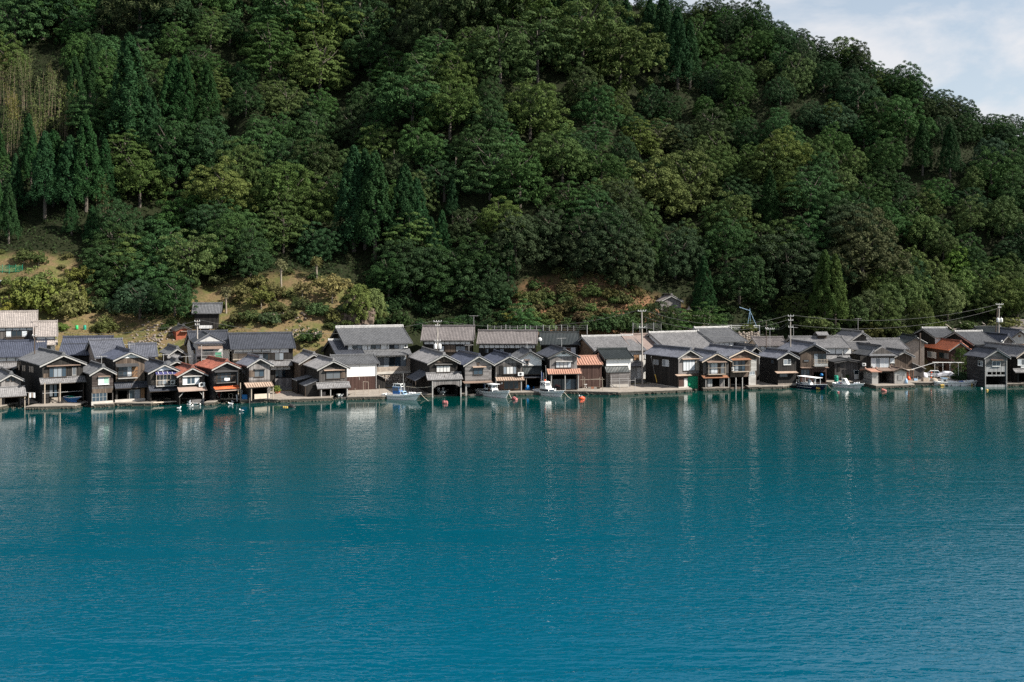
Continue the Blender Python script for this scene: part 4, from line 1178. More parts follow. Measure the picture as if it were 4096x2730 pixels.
h.walls('w_dark', holes=[(1525, 1020, 1700, 1165)], side='c_dark'); h.rz = h.ez + .25; h.pitch = .1; h.roof('metal_brown', amp=0, ridge_h=.03, barge='timber')

h = House('F22', 'house', 'red-brown house with bright orange tiled roof behind the parked cars', 'H', 990, 1220, 1052, 0, 625, 735, L=LX('H', 990, 1052, 655, 0, .8), z0=.8, cat='house', oe=.6)
h.walls('w_maroon', side='w_maroon', gable='w_maroon'); h.roof('t_orange', barge='barge', ridge='t_red')
h.window(690, 737, 798, 826, 2, ['curtain', 'curtain_dim'], 'white_frame', plane='l'); h.window(840, 750, 968, 840, 2, ['glass_mid', 'glass'], 'timber', plane='l')
m = MB(); y1, zt = h.lv(600, 862); y0, _ = h.lv(920, 885); m.hexa([(-.9, y0, zt - .35), (-.9, y1, zt - .35), (0, y1, zt), (0, y0, zt), (-.9, y0, zt - .29), (-.9, y1, zt - .29), (0, y1, zt + .06), (0, y0, zt + .06)]); m.build('side_canopy', 'metal_dark', h.e)
for k in range(4):
    ya, zt = h.lv(652 + 46 * k, 880); yb_, zb = h.lv(692 + 46 * k, 972); m = MB(); m.box(-.06, min(ya, yb_), min(zt, zb), -.005, max(ya, yb_), max(zt, zb)); m.build('wall_panel', 'plaster', h.e)
i = MB(); i.prism([(0, h.ez), (h.W, h.ez), (h.W * .5, h.rz - .1)], -.02, 0); i.build('gable_cladding', 'rust_sheet', h.e)

h = House('F23', 'boathouse', 'grey clapboard boathouse with slotted opening above its boat slip, right of the pine', 'H', 1440, 1726, 1166, 4, 722, 832, L=LX('H', 1440, 1166, 1200, 4), group=GF)
h.walls('c_grey', 'corr_grey', 945, holes=[(1446, 1065, 1712, 1175), (1470, 1008, 1700, 1044)], side='c_black', deep=2.0, floor=False)
h.roof('t_slate', barge='barge')
for k in range(1, 4): h.post(1470 + 57 * k, 1008, yo=.05, w=.12, mat='barge', base=h.uv(1500, 1044)[1])
h.window(1533, 872, 1634, 930, 2, ['glass_blue', 'glass_blue'], 'white_frame'); h.canopy(1510, 848, 1665, .5, 'metal_brown')
h.window(1352, 860, 1410, 930, 2, ['curtain_dim', 'glass'], 'white_frame', plane='l')
for x in (1442, 1720): h.post(x, 830, yo=-.03, w=.14, mat='barge', base=-.6)

h = House('F24', 'boathouse', 'boathouse cut off by the right edge of the picture with silver tiles', 'H', 1860, 2130, 1152, 4, 697, 822, L=15, group=GF)
h.walls('w_dark', 'w_black', 970, holes=[(1882, 1025, 2100, 1160)], side='w_dark', gable='w_greydark'); h.roof('t_silver', barge='pale_wood')
h.window(1866, 845, 1960, 918, 2, ['curtain', 'glass_mid'], 'white_frame'); h.panel('sign_board', 1905, 930, 1950, 955, 'plaster'); h.awning(1836, 972, 2140, 1015, .9, 't_silver')
h = House('F25', 'boathouse', 'dark boathouse outside the right edge of the picture', 'H', 2150, 2450, 1148, 2, 700, 815, L=11, group=GF) if False else h

# ================================================================ behind the front row
def back(key, name, label, R, xl, xr, a, ap, ev, Y, L, z0, wall, roofm, low=None, split=None, cat='house', **kw):
    h = House(key, name, label, R, xl, xr, 0, a, ap, ev, L=L, z0=z0, Y=Y, kind='side', cat=cat, group=GB, oe=kw.pop('oe', .6), of=kw.pop('of', .45))
    h.walls(wall, low, split, side=kw.pop('side', None), deep=4)
    h.roof(roofm, **kw)
    return h
h = back('P1', 'house', 'two-storey house with big pale pinkish roof at the far left', 'A', -40, 455, 26, 238, 432, 180, 11, 4, 'w_greydark', 't_pink')
h.band(440, 462, -20, 440, 5); h.window(78, 470, 355, 545, 4, ['curtain', 'glass', 'glass', 'curtain'], 'timber'); h.balcony(75, 540, 352, 570, .5, 'timber', 12, 'timber')
h.awning(-60, 585, 440, 612, 1.2, 't_slate', brackets=False)
h = back('P2', 'house', 'narrow house wing with pale pinkish roof right of the big pale roof', 'A', 470, 722, 27, 368, 552, 180, 9, 4, 'plaster', 't_pink')
h.band(556, 580, 480, 715, 2); h.awning(475, 592, 757, 655, 1.0, 't_pink'); h.window(600, 675, 655, 745, 1, 'glass', 'timber')
h = back('P3', 'house', 'house with broad blue-grey tiled roof behind the big dark boathouse', 'A', -200, 560, 24, 622, 822, 172, 10.5, 1.3, 'plaster', 't_blue', 'w_dark', 870)
h.awning(-40, 890, 216, 960, 1.2, 't_silver'); h.band(828, 865, -40, 205, 2); h.window(85, 965, 210, 1040, 2, 'glass', 'timber')
h = back('P4', 'house', 'plain blue tiled house roof with a long snow rail, left of the brown gable', 'A', 800, 1400, 16, 566, 797, 176, 10, 1.6, 'w_dark', 't_blue')
m = MB(); zr = h.rz - (h.rz - h.ez) * .45; m.bar((-.2, h.L / 2 * .55, zr + .32), (h.W + .2, h.L / 2 * .55, zr + .32), .05); m.build('snow_rail', 'metal_dark', h.e)
h = back('P5', 'house', 'brown gabled house with blue tiles behind the white gabled balcony boathouse', 'A', 1268, 1640, 34, 602, 832, 171, 10.5, 1.3, 'plaster_beige', 't_bluelight', side='plaster_beige')
for x0, x1 in ((1150, 1165), (1185, 1200), (1210, 1225), (1232, 1248)): h.window(x0, 860, x1, 905, 1, 'glass', 'timber', plane='l', sill=False)
h = back('P6', 'house', 'low blue tiled roof between the brown gable and the modern hip-roofed house', 'B', 90, 395, 24, 658, 822, 176, 9, 1.5, 'plaster_beige', 't_bluelight')
h = House('Q1', 'house', 'small dark gabled house tucked left of the modern hip-roofed house', 'B', 590, 770, 0, 30, 705, 795, L=8, z0=1.2, Y=173, cat='house', group=GB)
h.walls('w_dark', side='w_dark'); h.roof('t_grey'); h.awning(555, 782, 745, 825, 1.0, 't_silver')
h = House('Q1b', 'house', 'little gable roof half hidden behind the two red roofed boathouses', 'B', 600, 745, 0, 30, 868, 925, L=5, z0=1, Y=168, cat='house', group=GB)
h.walls('w_dark'); h.roof('t_grey')

# modern hip-roofed house
h = House('Q2', 'house', 'pale modern hip-roofed house with a green-fenced balcony', 'B', 940, 1270, 0, 22, 545, 648, L=LX('B', 940, 0, 740, 22, 1.2, 172), z0=1.2, Y=172, cat='house', group=GB)
h.walls('plaster_grey', 'w_dark', 830, side='plaster_grey')
z1 = h.ez; W_, L_ = h.W, h.L; o_ = .55; rt = h.rz + .25; c = (W_ / 2, min(W_, L_) / 2); c2 = (W_ / 2, L_ - min(W_, L_) / 2)
m = MB(); E_ = [(-o_, -o_, z1 - .1), (W_ + o_, -o_, z1 - .1), (W_ + o_, L_ + o_, z1 - .1), (-o_, L_ + o_, z1 - .1)]
r1_, r2_ = (*c, rt), (*c2, rt)
def sl_uv(pts, ax): return [(p[ax], (rt - p[2]) * 2.0) for p in pts]
for pts, ax in (((E_[0], E_[1], r1_), 0), ((E_[1], E_[2], r2_, r1_), 1), ((E_[2], E_[3], r2_), 0), ((E_[3], E_[0], r1_, r2_), 1)):
    m.quad(*pts, uv=sl_uv(pts, ax)); m.quad(*[(p[0], p[1], p[2] - .12) for p in reversed(pts)])
for a_, b_ in zip(E_, E_[1:] + E_[:1]): m.quad((a_[0], a_[1], a_[2] - .12), (b_[0], b_[1], b_[2] - .12), b_, a_)
ro = m.build('roof', 't_slate', h.e)
for a_, b_ in ((E_[0], r1_), (E_[1], r1_), (E_[2], r2_), (E_[3], r2_), (r1_, r2_)):
    m = MB(); m.bar(Vector(a_) + Vector((0, 0, .05)), Vector(b_) + Vector((0, 0, .05)), .1, n=6); m.build('hip_ridge', 't_grey', ro)
h.window(762, 665, 800, 750, 1, 'glass', 'timber', plane='l', sill=False); h.window(898, 685, 922, 775, 1, 'glass', 'timber', plane='l', sill=False)
m = MB(); m.box(-.04, 0, -1, -.005, L_, h.lv(800, 828)[1]); m.build('lower_cladding', 'plaster_beige', h.e)
h.awning(958, 660, 1282, 706, 1.3, 'metal_brown', 'flat', brackets=False)
h.window(1030, 712, 1150, 800, 3, ['glass', 'glass_blue', 'glass'], 'timber', sill=False)
b = h.balcony(1000, 745, 1275, 832, 1.3, 'barge', 22, 'barge'); m = MB(); a0, zt = h.uv(1180, 752, -1.2); a1, zb = h.uv(1262, 828, -1.2); m.box(a0, -1.2, zb, a1, -1.17, zt); m.build('green_net', 'net_green', b)
h.post(1000, 660, yo=-1.25, w=.1, mat='barge'); h.post(1272, 700, yo=-1.25, w=.1, mat='barge')
h.window(770, 880, 800, 930, 1, 'glass', 'timber', plane='l', sill=False); h.window(855, 890, 885, 940, 1, 'glass', 'timber', plane='l', sill=False)

h = back('Q3', 'house', 'dark tiled house roof with a white gable corner behind the modern house', 'B', 900, 1365, 26, 494, 722, 181, 11, 2.0, 'plaster', 't_slate')
h = back('Q4', 'house', 'long two-storey house with grey tiles and white wall bands above a garden gate', 'B', 1410, 2195, 21, 520, 714, 180, 9.5, 1.2, 'w_dark', 't_slate', 'w_dark', 900)
h.band(718, 752, 1420, 2140, 6); h.awning(1440, 742, 1905, 760, .8, 'metal_dark', 'flat', 'canopy', brackets=False)
h.panel('shutter', 1410, 770, 1475, 855, 'gold_mesh'); h.panel('shutter', 1480, 770, 1665, 850, 'plaster_beige')
h.window(1740, 775, 1870, 850, 2, ['curtain', 'glass'], 'timber'); h.window(1958, 760, 2072, 848, 2, ['glass_mid', 'curtain_dim'], 'timber')
h.awning(1850, 862, 2195, 928, 1.2, 't_silver'); h.band(936, 975, 1900, 2160, 3); h.window(1965, 985, 2100, 1078, 3, ['glass', 'glass_mid', 'glass'], 'timber')
m = MB(); a0, zt = h.uv(1960, 1095, -2.5); a1, zb = h.uv(2180, 1205, -2.5); m.box(a0, -2.6, zb, a1, -2.5, zt); m.build('garden_fence', 'w_grey', h.e)
_p = hit(*PX('B', 1060, 466)); h = House('Q5', 'tower_shed', 'tall black wooden shed with grey tile roof standing on the slope', 'B', 910, 1222, 470, 14, 130, 252, L=6, z0=_p.z - .2, Y=_p.y - .5, kind='side', cat='shed')
h.walls('w_black', side='w_black', deep=2); h.roof('t_grey', barge='barge_dark')
h.panel('board_strip', 1150, 360, 1222, 470, 'w_dark'); h.awning(965, 398, 1140, 438, 1.2, 'corr_grey', 'flat', 'porch_roof', posts=(985, 1120), base=-.5)
_p = hit(*PX('B', 740, 598)); h = House('Q6', 'shed', 'small red-brown shed with a dark roof on the terraced slope', 'B', 668, 850, 598, 30, 412, 470, L=4.5, z0=_p.z - .1, Y=_p.y - .3, cat='shed', oe=.3, of=.4)
h.walls('brick_red', side='brick_red', deep=2); h.roof('metal_dark', amp=0, ridge_h=.04, barge='timber'); h.canopy(725, 475, 830, .7, 'metal_brown')

# white storehouse and big house
h = House('W1', 'storehouse', 'storehouse with a big blank white wall above brown boards', 'C', 985, 1490, 1235, 23, 806, 915, L=8, z0=.9, kind='side', cat='storehouse', oe=.35)
h.walls('plaster', 'w_maroon', 1115, side='w_dark'); h.roof('t_grey')
m = MB(); a0, zt = h.uv(1266, 930); _, zb = h.uv(1266, 1112); m.box(a0 - .03, -.02, zb, a0 + .03, 0, zt); m.build('wall_joint', 'plaster_grey', h.e)
m = MB(); a0, zt = h.uv(1485, 925, -.1); m.bar((a0, -.1, -.1), (a0, -.1, zt), .05); m.build('downpipe', 'steel', h.e)
m = MB(); zt = h.uv(1495, 1040, .4)[1]; x1, zb = h.uv(1640, 1102, .4)
m.prism([(h.W + .02, -.3), (x1 - .5, -.3), (x1 - .5, zb), (h.W + .02, zt)], .5, 4.5); m.build('side_shed', 'w_black', h.e)
m = MB(); m.hexa([(h.W, .1, zt), (x1, .1, zb - .05), (x1, 5, zb - .05), (h.W, 5, zt), (h.W, .1, zt + .09), (x1, .1, zb + .04), (x1, 5, zb + .04), (h.W, 5, zt + .09)]); m.build('side_roof', 'barge', h.e)

h = House('BH', 'house', 'large two-storey house with broad grey tile roofs on a stone wall', 'C', 1112, 1890, 0, 25, 436, 652, L=11, z0=2.6, Y=185, kind='side', cat='house', group=GB, oe=.9, of=.9)
h.walls('w_dark', 'w_dark', 700, side='w_dark', deep=3); h.roof('t_grey', ridge='t_ridge', barge='barge_dark', ridge_h=.4)
h.band(660, 705, 1115, 1880, 9); 
for x0, x1 in ((1180, 1297), (1418, 1535), (1660, 1778)): h.window(x0, 658, x1, 700, 2, ['glass', 'curtain_dim'], 'timber', yo=-.08, sill=False)
h.aircon(1843, 648, 1890, 690, -.1)
m = MB(); zt = h.uv(1500, 712, 0)[1]; zb = h.uv(1480, 795, -1.6)[1]; a1 = h.uv(1955, 785, -1.6)[0]; a0 = h.uv(1000, 800, -1.6)[0]
h.slope(m, lambda r, c, z: (r, c, z), a0, a1, 0, -1.6, zt, zb, .05, .3)
lr = m.build('lower_roof', 't_grey', h.e)
h.window(1505, 822, 1875, 940, 5, ['glass_mid', 'curtain_dim', 'glass', 'glass_blue', 'curtain_dim'], 'timber', yo=-.05, sill=False)
h.band(798, 818, 1490, 1880, 3); h.panel('wall_pier', 1880, 835, 1930, 940, 'plaster_beige')
h.panel('balustrade', 1495, 945, 1925, 1008, 'stone_a', yo=-1.2, th=.2); h.panel('balustrade_cap', 1490, 1008, 1930, 1022, 'concrete_pale', yo=-1.2, th=.3)
BHh = h
h = back('BHw', 'house', 'dark lower wing with its own gable left of the large two-storey house', 'C', 985, 1300, 25, 602, 796, 182.5, 11, 2.0, 'w_dark', 't_slate', side='w_black', ridge='t_ridge', barge='barge_dark')

h = back('R1', 'house', 'half-timbered house with mauve tile roof behind a pole with two transformers', 'D', 300, 935, 0, 424, 606, 196, 9, 2.5, 'w_dark', 't_mauve')
h.band(613, 645, 315, 920, 9); h.window(515, 672, 575, 738, 1, 'curtain', 'timber'); h.window(732, 675, 852, 740, 2, 'curtain_dim', 'timber'); h.panel('board_panel', 585, 660, 722, 750, 'w_brown'); h.antenna(965, 420, 2.3)
h = back('R2', 'house', 'half-timbered house with brownish ribbed roof right of the transformer pole', 'D', 1030, 1765, -3, 485, 650, 196, 8.5, 2.3, 'w_black', 't_mauve', low='w_black')
h.band(656, 696, 1035, 1765, 11); 
for x0, x1 in ((1110, 1155), (1255, 1360), (1520, 1610)): h.window(x0, 708, x1, 758, 2, ['glass', 'curtain_dim'], 'timber')
for x in (1085, 1390, 1490, 1720):
    m = MB(); a0, zt = h.uv(x, 660, -.08); a1, zb = h.uv(x + 20, 694, -.08); m.beam((a0, -.08, zt), (a1, -.08, zb), .1, .07); m.build('brace', 'timber', h.e)
h = back('R3', 'house', 'black tiled house roof with a television dish at its left gable', 'E', 225, 690, 0, 503, 662, 198, 8.5, 2.5, 'w_dark', 't_black')
h.window(480, 690, 660, 780, 3, ['curtain_dim', 'glass', 'curtain'], 'barge'); m = MB(); m.ball((-.5, .2, h.ez + .9), .45, .12, .45); m.build('dish', 'white_frame', h.e, True)
h = back('BR', 'house', 'house with grey roof and bare earthen gable behind the white storehouse', 'E', 925, 1545, 22, 552, 742, 192, 11, 1.8, 'plaster_grey', 't_silver', side='mud', ridge='t_ridge')
h.window(1420, 785, 1490, 850, 2, 'w_warm', 'timber'); h.awning(1380, 882, 1545, 932, 1.2, 't_silver'); h.panel('white_wall', 1465, 945, 1530, 1090, 'plaster')
h = back('BRb', 'house', 'flat brown tiled house roof right of the tall utility pole', 'E', 1420, 1990, 20, 530, 722, 196, 10, 2, 'plaster_grey', 't_brown', amp=.02)
h.window(1565, 745, 1650, 825, 2, 'curtain', 'white_frame')
h = back('N1', 'house', 'wide silver tiled roof above the long dark brown boathouse', 'F', 395, 1000, 27, 500, 715, 196, 12, 2, 'plaster', 't_silver', ridge='t_ridge')
h = back('N2', 'house', 'highest grey roof with white rafter bays below the white railing', 'F', 992, 1400, 29, 440, 622, 203, 11.5, 2.5, 'plaster', 't_grey', ridge='t_ridge')
h.band(628, 662, 1000, 1390, 6)
h = back('N3', 'house', 'small white walled house with mauve roof near the leaning pole', 'F', 1590, 1945, 3, 570, 676, 206, 7.5, 2.5, 'plaster', 't_mauve', side='plaster_beige')
m = MB(); m.ball((h.W * .1, -.3, h.ez - .5), .4, .12, .4); m.build('dish', 'white_frame', h.e, True)
h = House('N4', 'house', 'small dark tiled gable between the highest grey roof and the black boathouse', 'F', 1480, 1590, 0, 18, 682, 755, L=8, z0=2, Y=198, cat='house', group=GB)
h.walls('w_dark'); h.roof('t_slate')
h = back('M1', 'house', 'silver ribbed roof with a raised smoke vent', 'G', 470, 1120, 3, 565, 704, 203, 9.5, 2, 'plaster', 't_silver')
h.band(712, 770, 850, 1165, 3); h.awning(840, 788, 1168, 842, 1.2, 't_silver')
m = MB(); x0 = h.uv(715, 560, h.L / 2)[0]; x1 = h.uv(822, 560, h.L / 2)[0]; m.box(x0, h.L / 2 - .7, h.rz - .3, x1, h.L / 2 + .7, h.rz + .75)
v = m.build('vent_box', 'timber', h.e)
m = MB(); h.slope(m, lambda r, c, z: (r, c, z), x0 - .4, x1 + .4, h.L / 2, h.L / 2 - 1.3, h.rz + 1.35, h.rz + .7, .05, .3); h.slope(m, lambda r, c, z: (r, c, z), x0 - .4, x1 + .4, h.L / 2, h.L / 2 + 1.3, h.rz + 1.35, h.rz + .7, .05, .3); m.build('vent_roof', 't_silver', v)
m = MB(); a0, zt = h.uv(1045, 735, -.4); m.bar((a0, -.4, zt - 3.2), (a0, -.4, zt), .1); m.build('flue', 'steel', h.e); h.antenna(405, 600, 2.2)
h = House('M2', 'house', 'grey roof with dark open gable rising highest near the vine covered slope', 'G', 1130, 1430, 0, 8, 497, 620, L=11, z0=3, Y=214, cat='house', group=GB, of=.9)
h.walls('w_greydark', side='w_dark'); h.roof('t_silver', barge='barge'); h.antenna(1360, 430, 3.0, .1)
h = back('M3', 'house', 'silver ribbed roof right of the vented roof, left of the beige gable', 'G', 1500, 1880, 3, 592, 717, 206, 9, 2, 'w_dark', 't_silver')
h = back('M4', 'house', 'low pale roof wedged below the dark open gable', 'G', 1190, 1450, 8, 636, 722, 205, 7, 2, 'pale_wood', 't_silver', side='pale_wood')
h = House('K3', 'house', 'beige gabled house with black tiles left of the orange roof', 'H', 405, 645, 0, -8, 560, 640, L=10, z0=1.2, Y=209, cat='house', group=GB)
h.walls('plaster_beige', side='plaster_beige', gable='plaster_beige'); h.roof('t_black', barge='barge_dark')
h = back('K1', 'house', 'grey roof with deep dark gable rising behind the orange roof', 'H', 790, 1065, 7, 446, 562, 216, 9.5, 3, 'plaster', 't_grey', side='w_dark', ridge='t_ridge')
h = back('K2', 'house', 'large dark grey roof with a white ridge right of the orange roof', 'H', 1290, 1600, 13, 490, 655, 207, 11, 2, 'w_dark', 't_grey', side='w_dark', ridge='t_ridge')
h = House('K4', 'house', 'small blue tiled gable with a dish behind the right hand boathouses', 'H', 1660, 1790, 0, 6, 537, 632, L=8, z0=2.5, Y=213, cat='house', group=GB)
h.walls('w_grey', side='w_dark'); h.roof('t_blue', barge='barge'); m = MB(); m.ball((-.2, -.4, h.ez - .2), .4, .12, .4); m.build('dish', 'white_frame', h.e, True)
h = House('K5', 'house', 'grey plaster gable with a round crest at the right edge', 'H', 1790, 1985, 0, -6, 478, 575, L=10, z0=2.5, Y=216, cat='house', group=GB)
h.walls('plaster_grey', 'mud', 630, side='plaster_grey'); h.roof('t_bluelight', barge='timber'); m = MB(); m.rev([(.3, 0), (.3, .04), (.2, .05), (.19, .02)], (h.W / 2, -.1, h.rz - 1.1), 14, 'y'); m.build('round_crest', 'mud', h.e)
h = back('K6', 'house', 'pale pinkish roof at the right edge above the grey plaster gable', 'H', 1800, 2200, 2, 348, 455, 229, 9.5, 4, 'plaster', 't_pink')
h = back('K7', 'house', 'black roof behind the pair of utility poles on the right', 'H', 1450, 1740, 4, 433, 520, 223, 8, 4, 'w_dark', 't_black')

# hill shed
_p = hit(2668, 1262)
h = House('HS', 'hill_shed', 'weathered grey board shed standing alone on the hillside', 'F', 300, 568, 262, 14, 12, 95, L=5, z0=_p.z - .2, Y=_p.y, cat='shed', oe=.5, of=.5)
h.walls('w_grey', side='w_greydark', deep=3); h.roof('t_mauve', barge='barge')
HSh = h
# ================================================================ vegetation
def leaf_mesh(name, C, N, S, asp=0.62):
    n = len(C)
    N = N / (np.linalg.norm(N, axis=1, keepdims=True) + 1e-9)
    r = rng.normal(size=(n, 3)); T = np.cross(N, r); T /= (np.linalg.norm(T, axis=1, keepdims=True) + 1e-9)
    B = np.cross(N, T)
    S = S[:, None]
    fold = N * S * 0.18
    v = np.stack([C - T * S - fold, C + B * S * asp, C + T * S - fold, C - B * S * asp], 1).reshape(-1, 3)
    f = np.arange(4 * n).reshape(n, 4)
    return raw_mesh(name, v, f, 'leaf')
def sphere_dirs(n):
    d = rng.normal(size=(n, 3)); return d / np.linalg.norm(d, axis=1, keepdims=True)
def crown(name, R=6.0, H=9.5, lobes=6, base=0.6, nc=150, cr=(0.7, 1.25), flat=0.75, per=78, ls=0.22, style='dome', jit=0.7):
    # several overlapping lobes, each a dome of leaf clumps
    lb = [(np.array([0, 0, base + H * .56]), np.array([R * .60, R * .60, H * .44]))]
    for i in range(lobes):
        a = 6.283 * i / lobes + rng.uniform(-.45, .45); q = rng.uniform(.46, .66); f = rng.uniform(.16, .62)
        k = rng.uniform(.36, .52)
        lb.append((np.array([math.cos(a) * R * q, math.sin(a) * R * q, base + H * f]), np.array([R * k, R * k, H * rng.uniform(.24, .34)])))
    tot = sum((l[1][0] * l[1][2]) for l in lb)
    cs, ns, ss = [], [], []
    for li, (lc, lr) in enumerate(lb):
        n_ = max(8, int(nc * lr[0] * lr[2] / tot))
        k = np.arange(n_) + .5; z = 1 - 1.55 * k / n_; th = k * 2.39996 + rng.uniform(0, 6.28)
        ph = rng.uniform(0, 1.7)
        for i in range(n_):
            zz = z[i]; rr = math.sqrt(max(0, 1 - zz * zz)); d0 = np.array([rr * math.cos(th[i]), rr * math.sin(th[i]), zz])
            q = rng.uniform(.86, 1.06) if style == 'dome' else rng.uniform(.68, 1.16)
            c = lc + d0 * lr * q + rng.normal(size=3) * .16
            if any(j != li and np.sum(((c - oc) / orr) ** 2) < .62 for j, (oc, orr) in enumerate(lb)): continue
            if c[2] < -1.2: continue
            if style == 'tier': c[2] += .55 * (round((c[2] + ph) / 1.5) * 1.5 - ph - c[2])
            r = rng.uniform(*cr); n = int(per * (r / np.mean(cr)) ** 2)
            d = sphere_dirs(n); out = d0 + np.array([0, 0, .45]); out /= np.linalg.norm(out)
            d = np.where(((d @ out) < -0.2)[:, None], -d, d)
            p = c + d * r * rng.uniform(.62, 1.06, size=(n, 1)) * np.array([1, 1, flat])
            if style == 'tier': p[:, 2] -= .10 * np.sum((p[:, :2] - c[:2]) ** 2, 1)
            cs.append(p); ns.append(d + rng.normal(size=(n, 3)) * jit + np.array([0, 0, .3])); ss.append(rng.uniform(.6, 1.3, n) * ls)
        m_ = int(n_ * 5); d = sphere_dirs(m_)
        cs.append(lc + d * rng.uniform(.2, .74, (m_, 1)) * lr); ns.append(sphere_dirs(m_)); ss.append(np.full(m_, ls * 2.6))
    return leaf_mesh(name, np.concatenate(cs), np.concatenate(ns), np.concatenate(ss))
def cedar(name, H=17.0, R=3.1, base=2.5, nc=150, per=100, ls=0.17, top=0.25):
    cs, ns, ss = [], [], []
    for i in range(nc):
        f = (i + rng.uniform()) / nc
        h = base + (H - base) * f
        rr = R * (1 - f) ** 0.62 + top * (1 - f)
        th = i * 2.39996 + rng.normal() * .3
        q = rng.uniform(.62, 1.05)
        c = np.array([rr * q * math.cos(th), rr * q * math.sin(th), h - 0.25 * rr])
        r = (0.38 + 0.55 * (1 - f)) * rng.uniform(.75, 1.2)
        d = sphere_dirs(per)
        out = np.array([math.cos(th), math.sin(th), .5]); dot = d @ out
        d = np.where(dot[:, None] < -0.2, -d, d)
        p = c + d * r * np.array([.9, .9, 1.25]) * rng.uniform(.7, 1.05, (per, 1))
        cs.append(p); ns.append(d + rng.normal(size=(per, 3)) * .5); ss.append(rng.uniform(.6, 1.2, per) * ls)
    m_ = 420; f = rng.uniform(0, .95, m_); a = rng.uniform(0, 6.28, m_); rr = R * (1 - f) ** .62 * rng.uniform(.1, .7, m_)
    cs.append(np.stack([rr * np.cos(a), rr * np.sin(a), base + (H - base) * f], 1)); ns.append(sphere_dirs(m_)); ss.append(np.full(m_, .5))
    return leaf_mesh(name, np.concatenate(cs), np.concatenate(ns), np.concatenate(ss), .5)
def trunk(name, h, r, limbs=6, spread=3.2, lh=(0.45, 0.9), mat='bark', lean_=0.0, start=0.0):
    m = MB(); rr = random.Random(name)
    pts = [(lean_ * h * k * k * .2, rr.uniform(-.08, .08) * k, h * k / 4 - (1.0 if k == 0 else 0)) for k in range(5)]
    for k in range(4): m.bar(pts[k], pts[k + 1], r * (1 - .19 * k), r * (1 - .19 * (k + 1)), 7, caps=False)
    for i in range(limbs):
        f = rr.uniform(*lh); a = i * 2.4 + rr.uniform(-.4, .4); z = h * f
        p = Vector((lean_ * h * (4 * f) ** 2 * .2 / 1, 0, z)) if lean_ else Vector((0, 0, z))
        q = p + Vector((math.cos(a) * spread * .55, math.sin(a) * spread * .55, spread * .42)); e = p + Vector((math.cos(a) * spread, math.sin(a) * spread, spread * .95))
        m.bar(p, q, r * .42, r * .27, 5, caps=False); m.bar(q, e, r * .27, r * .1, 5, caps=False)
    return m.mesh(name, mat)
VAR = {}
VAR['dome'] = [(crown('crown_dome', 6.6, 11.0, l_, -1.2, 210, (.55, 1.05), .75, 145, .125, 'dome', .42), trunk('trunk_dome%d' % l_, 7, .40)) for l_ in (5, 6, 8)]
VAR['loose'] = [(crown('crown_loose', 6.4, 11.6, l_, -1.2, 185, (.55, 1.15), .7, 150, .135, 'loose', .55), trunk('trunk_loose%d' % l_, 8, .34)) for l_ in (5, 6, 7, 9)]
VAR['tier'] = [(crown('crown_tier', 6.4, 11.4, l_, -1.2, 165, (.7, 1.35), .36, 155, .13, 'tier', .4), trunk('trunk_tier%d' % l_, 8, .32)) for l_ in (6, 8)]
VAR['cedar'] = [(cedar('crown_cedar', 17, 3.1), trunk('trunk_cedar', 15, .38, 0)), (cedar('crown_cedar', 15.5, 3.4, 3.0, 140), trunk('trunk_cedar2', 13.5, .36, 0)), (cedar('crown_cedar', 18.5, 2.9, 4.5, 150), trunk('trunk_cedar3', 16, .4, 0))]
VAR['vine'] = [(crown('crown_vine', 4.4, 8.6, 6, -.6, 130, (.5, .95), .95, 110, .14, 'dome', .45), trunk('trunk_vine', 6, .25, 3, 2)),
               (crown('crown_vine', 3.8, 10, 7, -.6, 130, (.5, .95), 1.1, 110, .14, 'dome', .45), trunk('trunk_vine2', 7, .25, 3, 2))]
VAR['bush'] = [(crown('crown_bush', 2.1, 2.8, 4, -.2, 40, (.34, .62), .8, 56, .13, 'loose', .9), trunk('trunk_bush', 1.4, .09, 4, .9)),
               (crown('crown_bush', 2.3, 2.4, 5, -.2, 42, (.34, .6), .75, 56, .13, 'dome', .8), trunk('trunk_bush2', 1.3, .09, 4, .9))]
VAR['orchard'] = [(crown('crown_orchard', 2.5, 3.2, 5, .8, 48, (.34, .66), .7, 54, .13, 'loose', 1.0), trunk('trunk_orchard', 2.4, .12, 5, 1.2, mat='bark_pale')),
                  (crown('crown_orchard', 2.7, 3.6, 6, .7, 52, (.36, .7), .75, 54, .13, 'loose', 1.0), trunk('trunk_orchard2', 2.7, .13, 5, 1.3, mat='bark_pale'))]
def bamboo_mesh():
    out = []
    for v in range(2):
        m = MB(); cs = []; rr = random.Random(40 + v)
        for i in range(13):
            x, y = rr.gauss(0, 1.5), rr.gauss(0, 1.5); h = rr.uniform(9, 15); lx, ly = rr.uniform(-.12, .14), rr.uniform(-.1, .05)
            p = [Vector((x + lx * h * f * f, y + ly * h * f * f, h * f - (.5 if f == 0 else 0))) for f in (0, .35, .7, 1)]
            for a, b, r in zip(p[:-1], p[1:], (.042, .036, .025)): m.bar(a, b, r, r * .8, 5, caps=False)
            for k in range(40):
                f = rr.uniform(.3, 1.0); q = p[0].lerp(p[3], f) + Vector((rr.gauss(0, .35), rr.gauss(0, .35), rr.gauss(0, .3)))
                for j in range(4): cs.append(q + Vector((rr.gauss(0, .25), rr.gauss(0, .25), rr.gauss(0, .22))))
        cs = np.array([tuple(c) for c in cs])
        out.append((leaf_mesh('crown_bamboo', cs, rng.normal(size=cs.shape), rng.uniform(.12, .27, len(cs)), .35), m.mesh('culms_bamboo', 'culm')))
    return out
VAR['bamboo'] = bamboo_mesh()
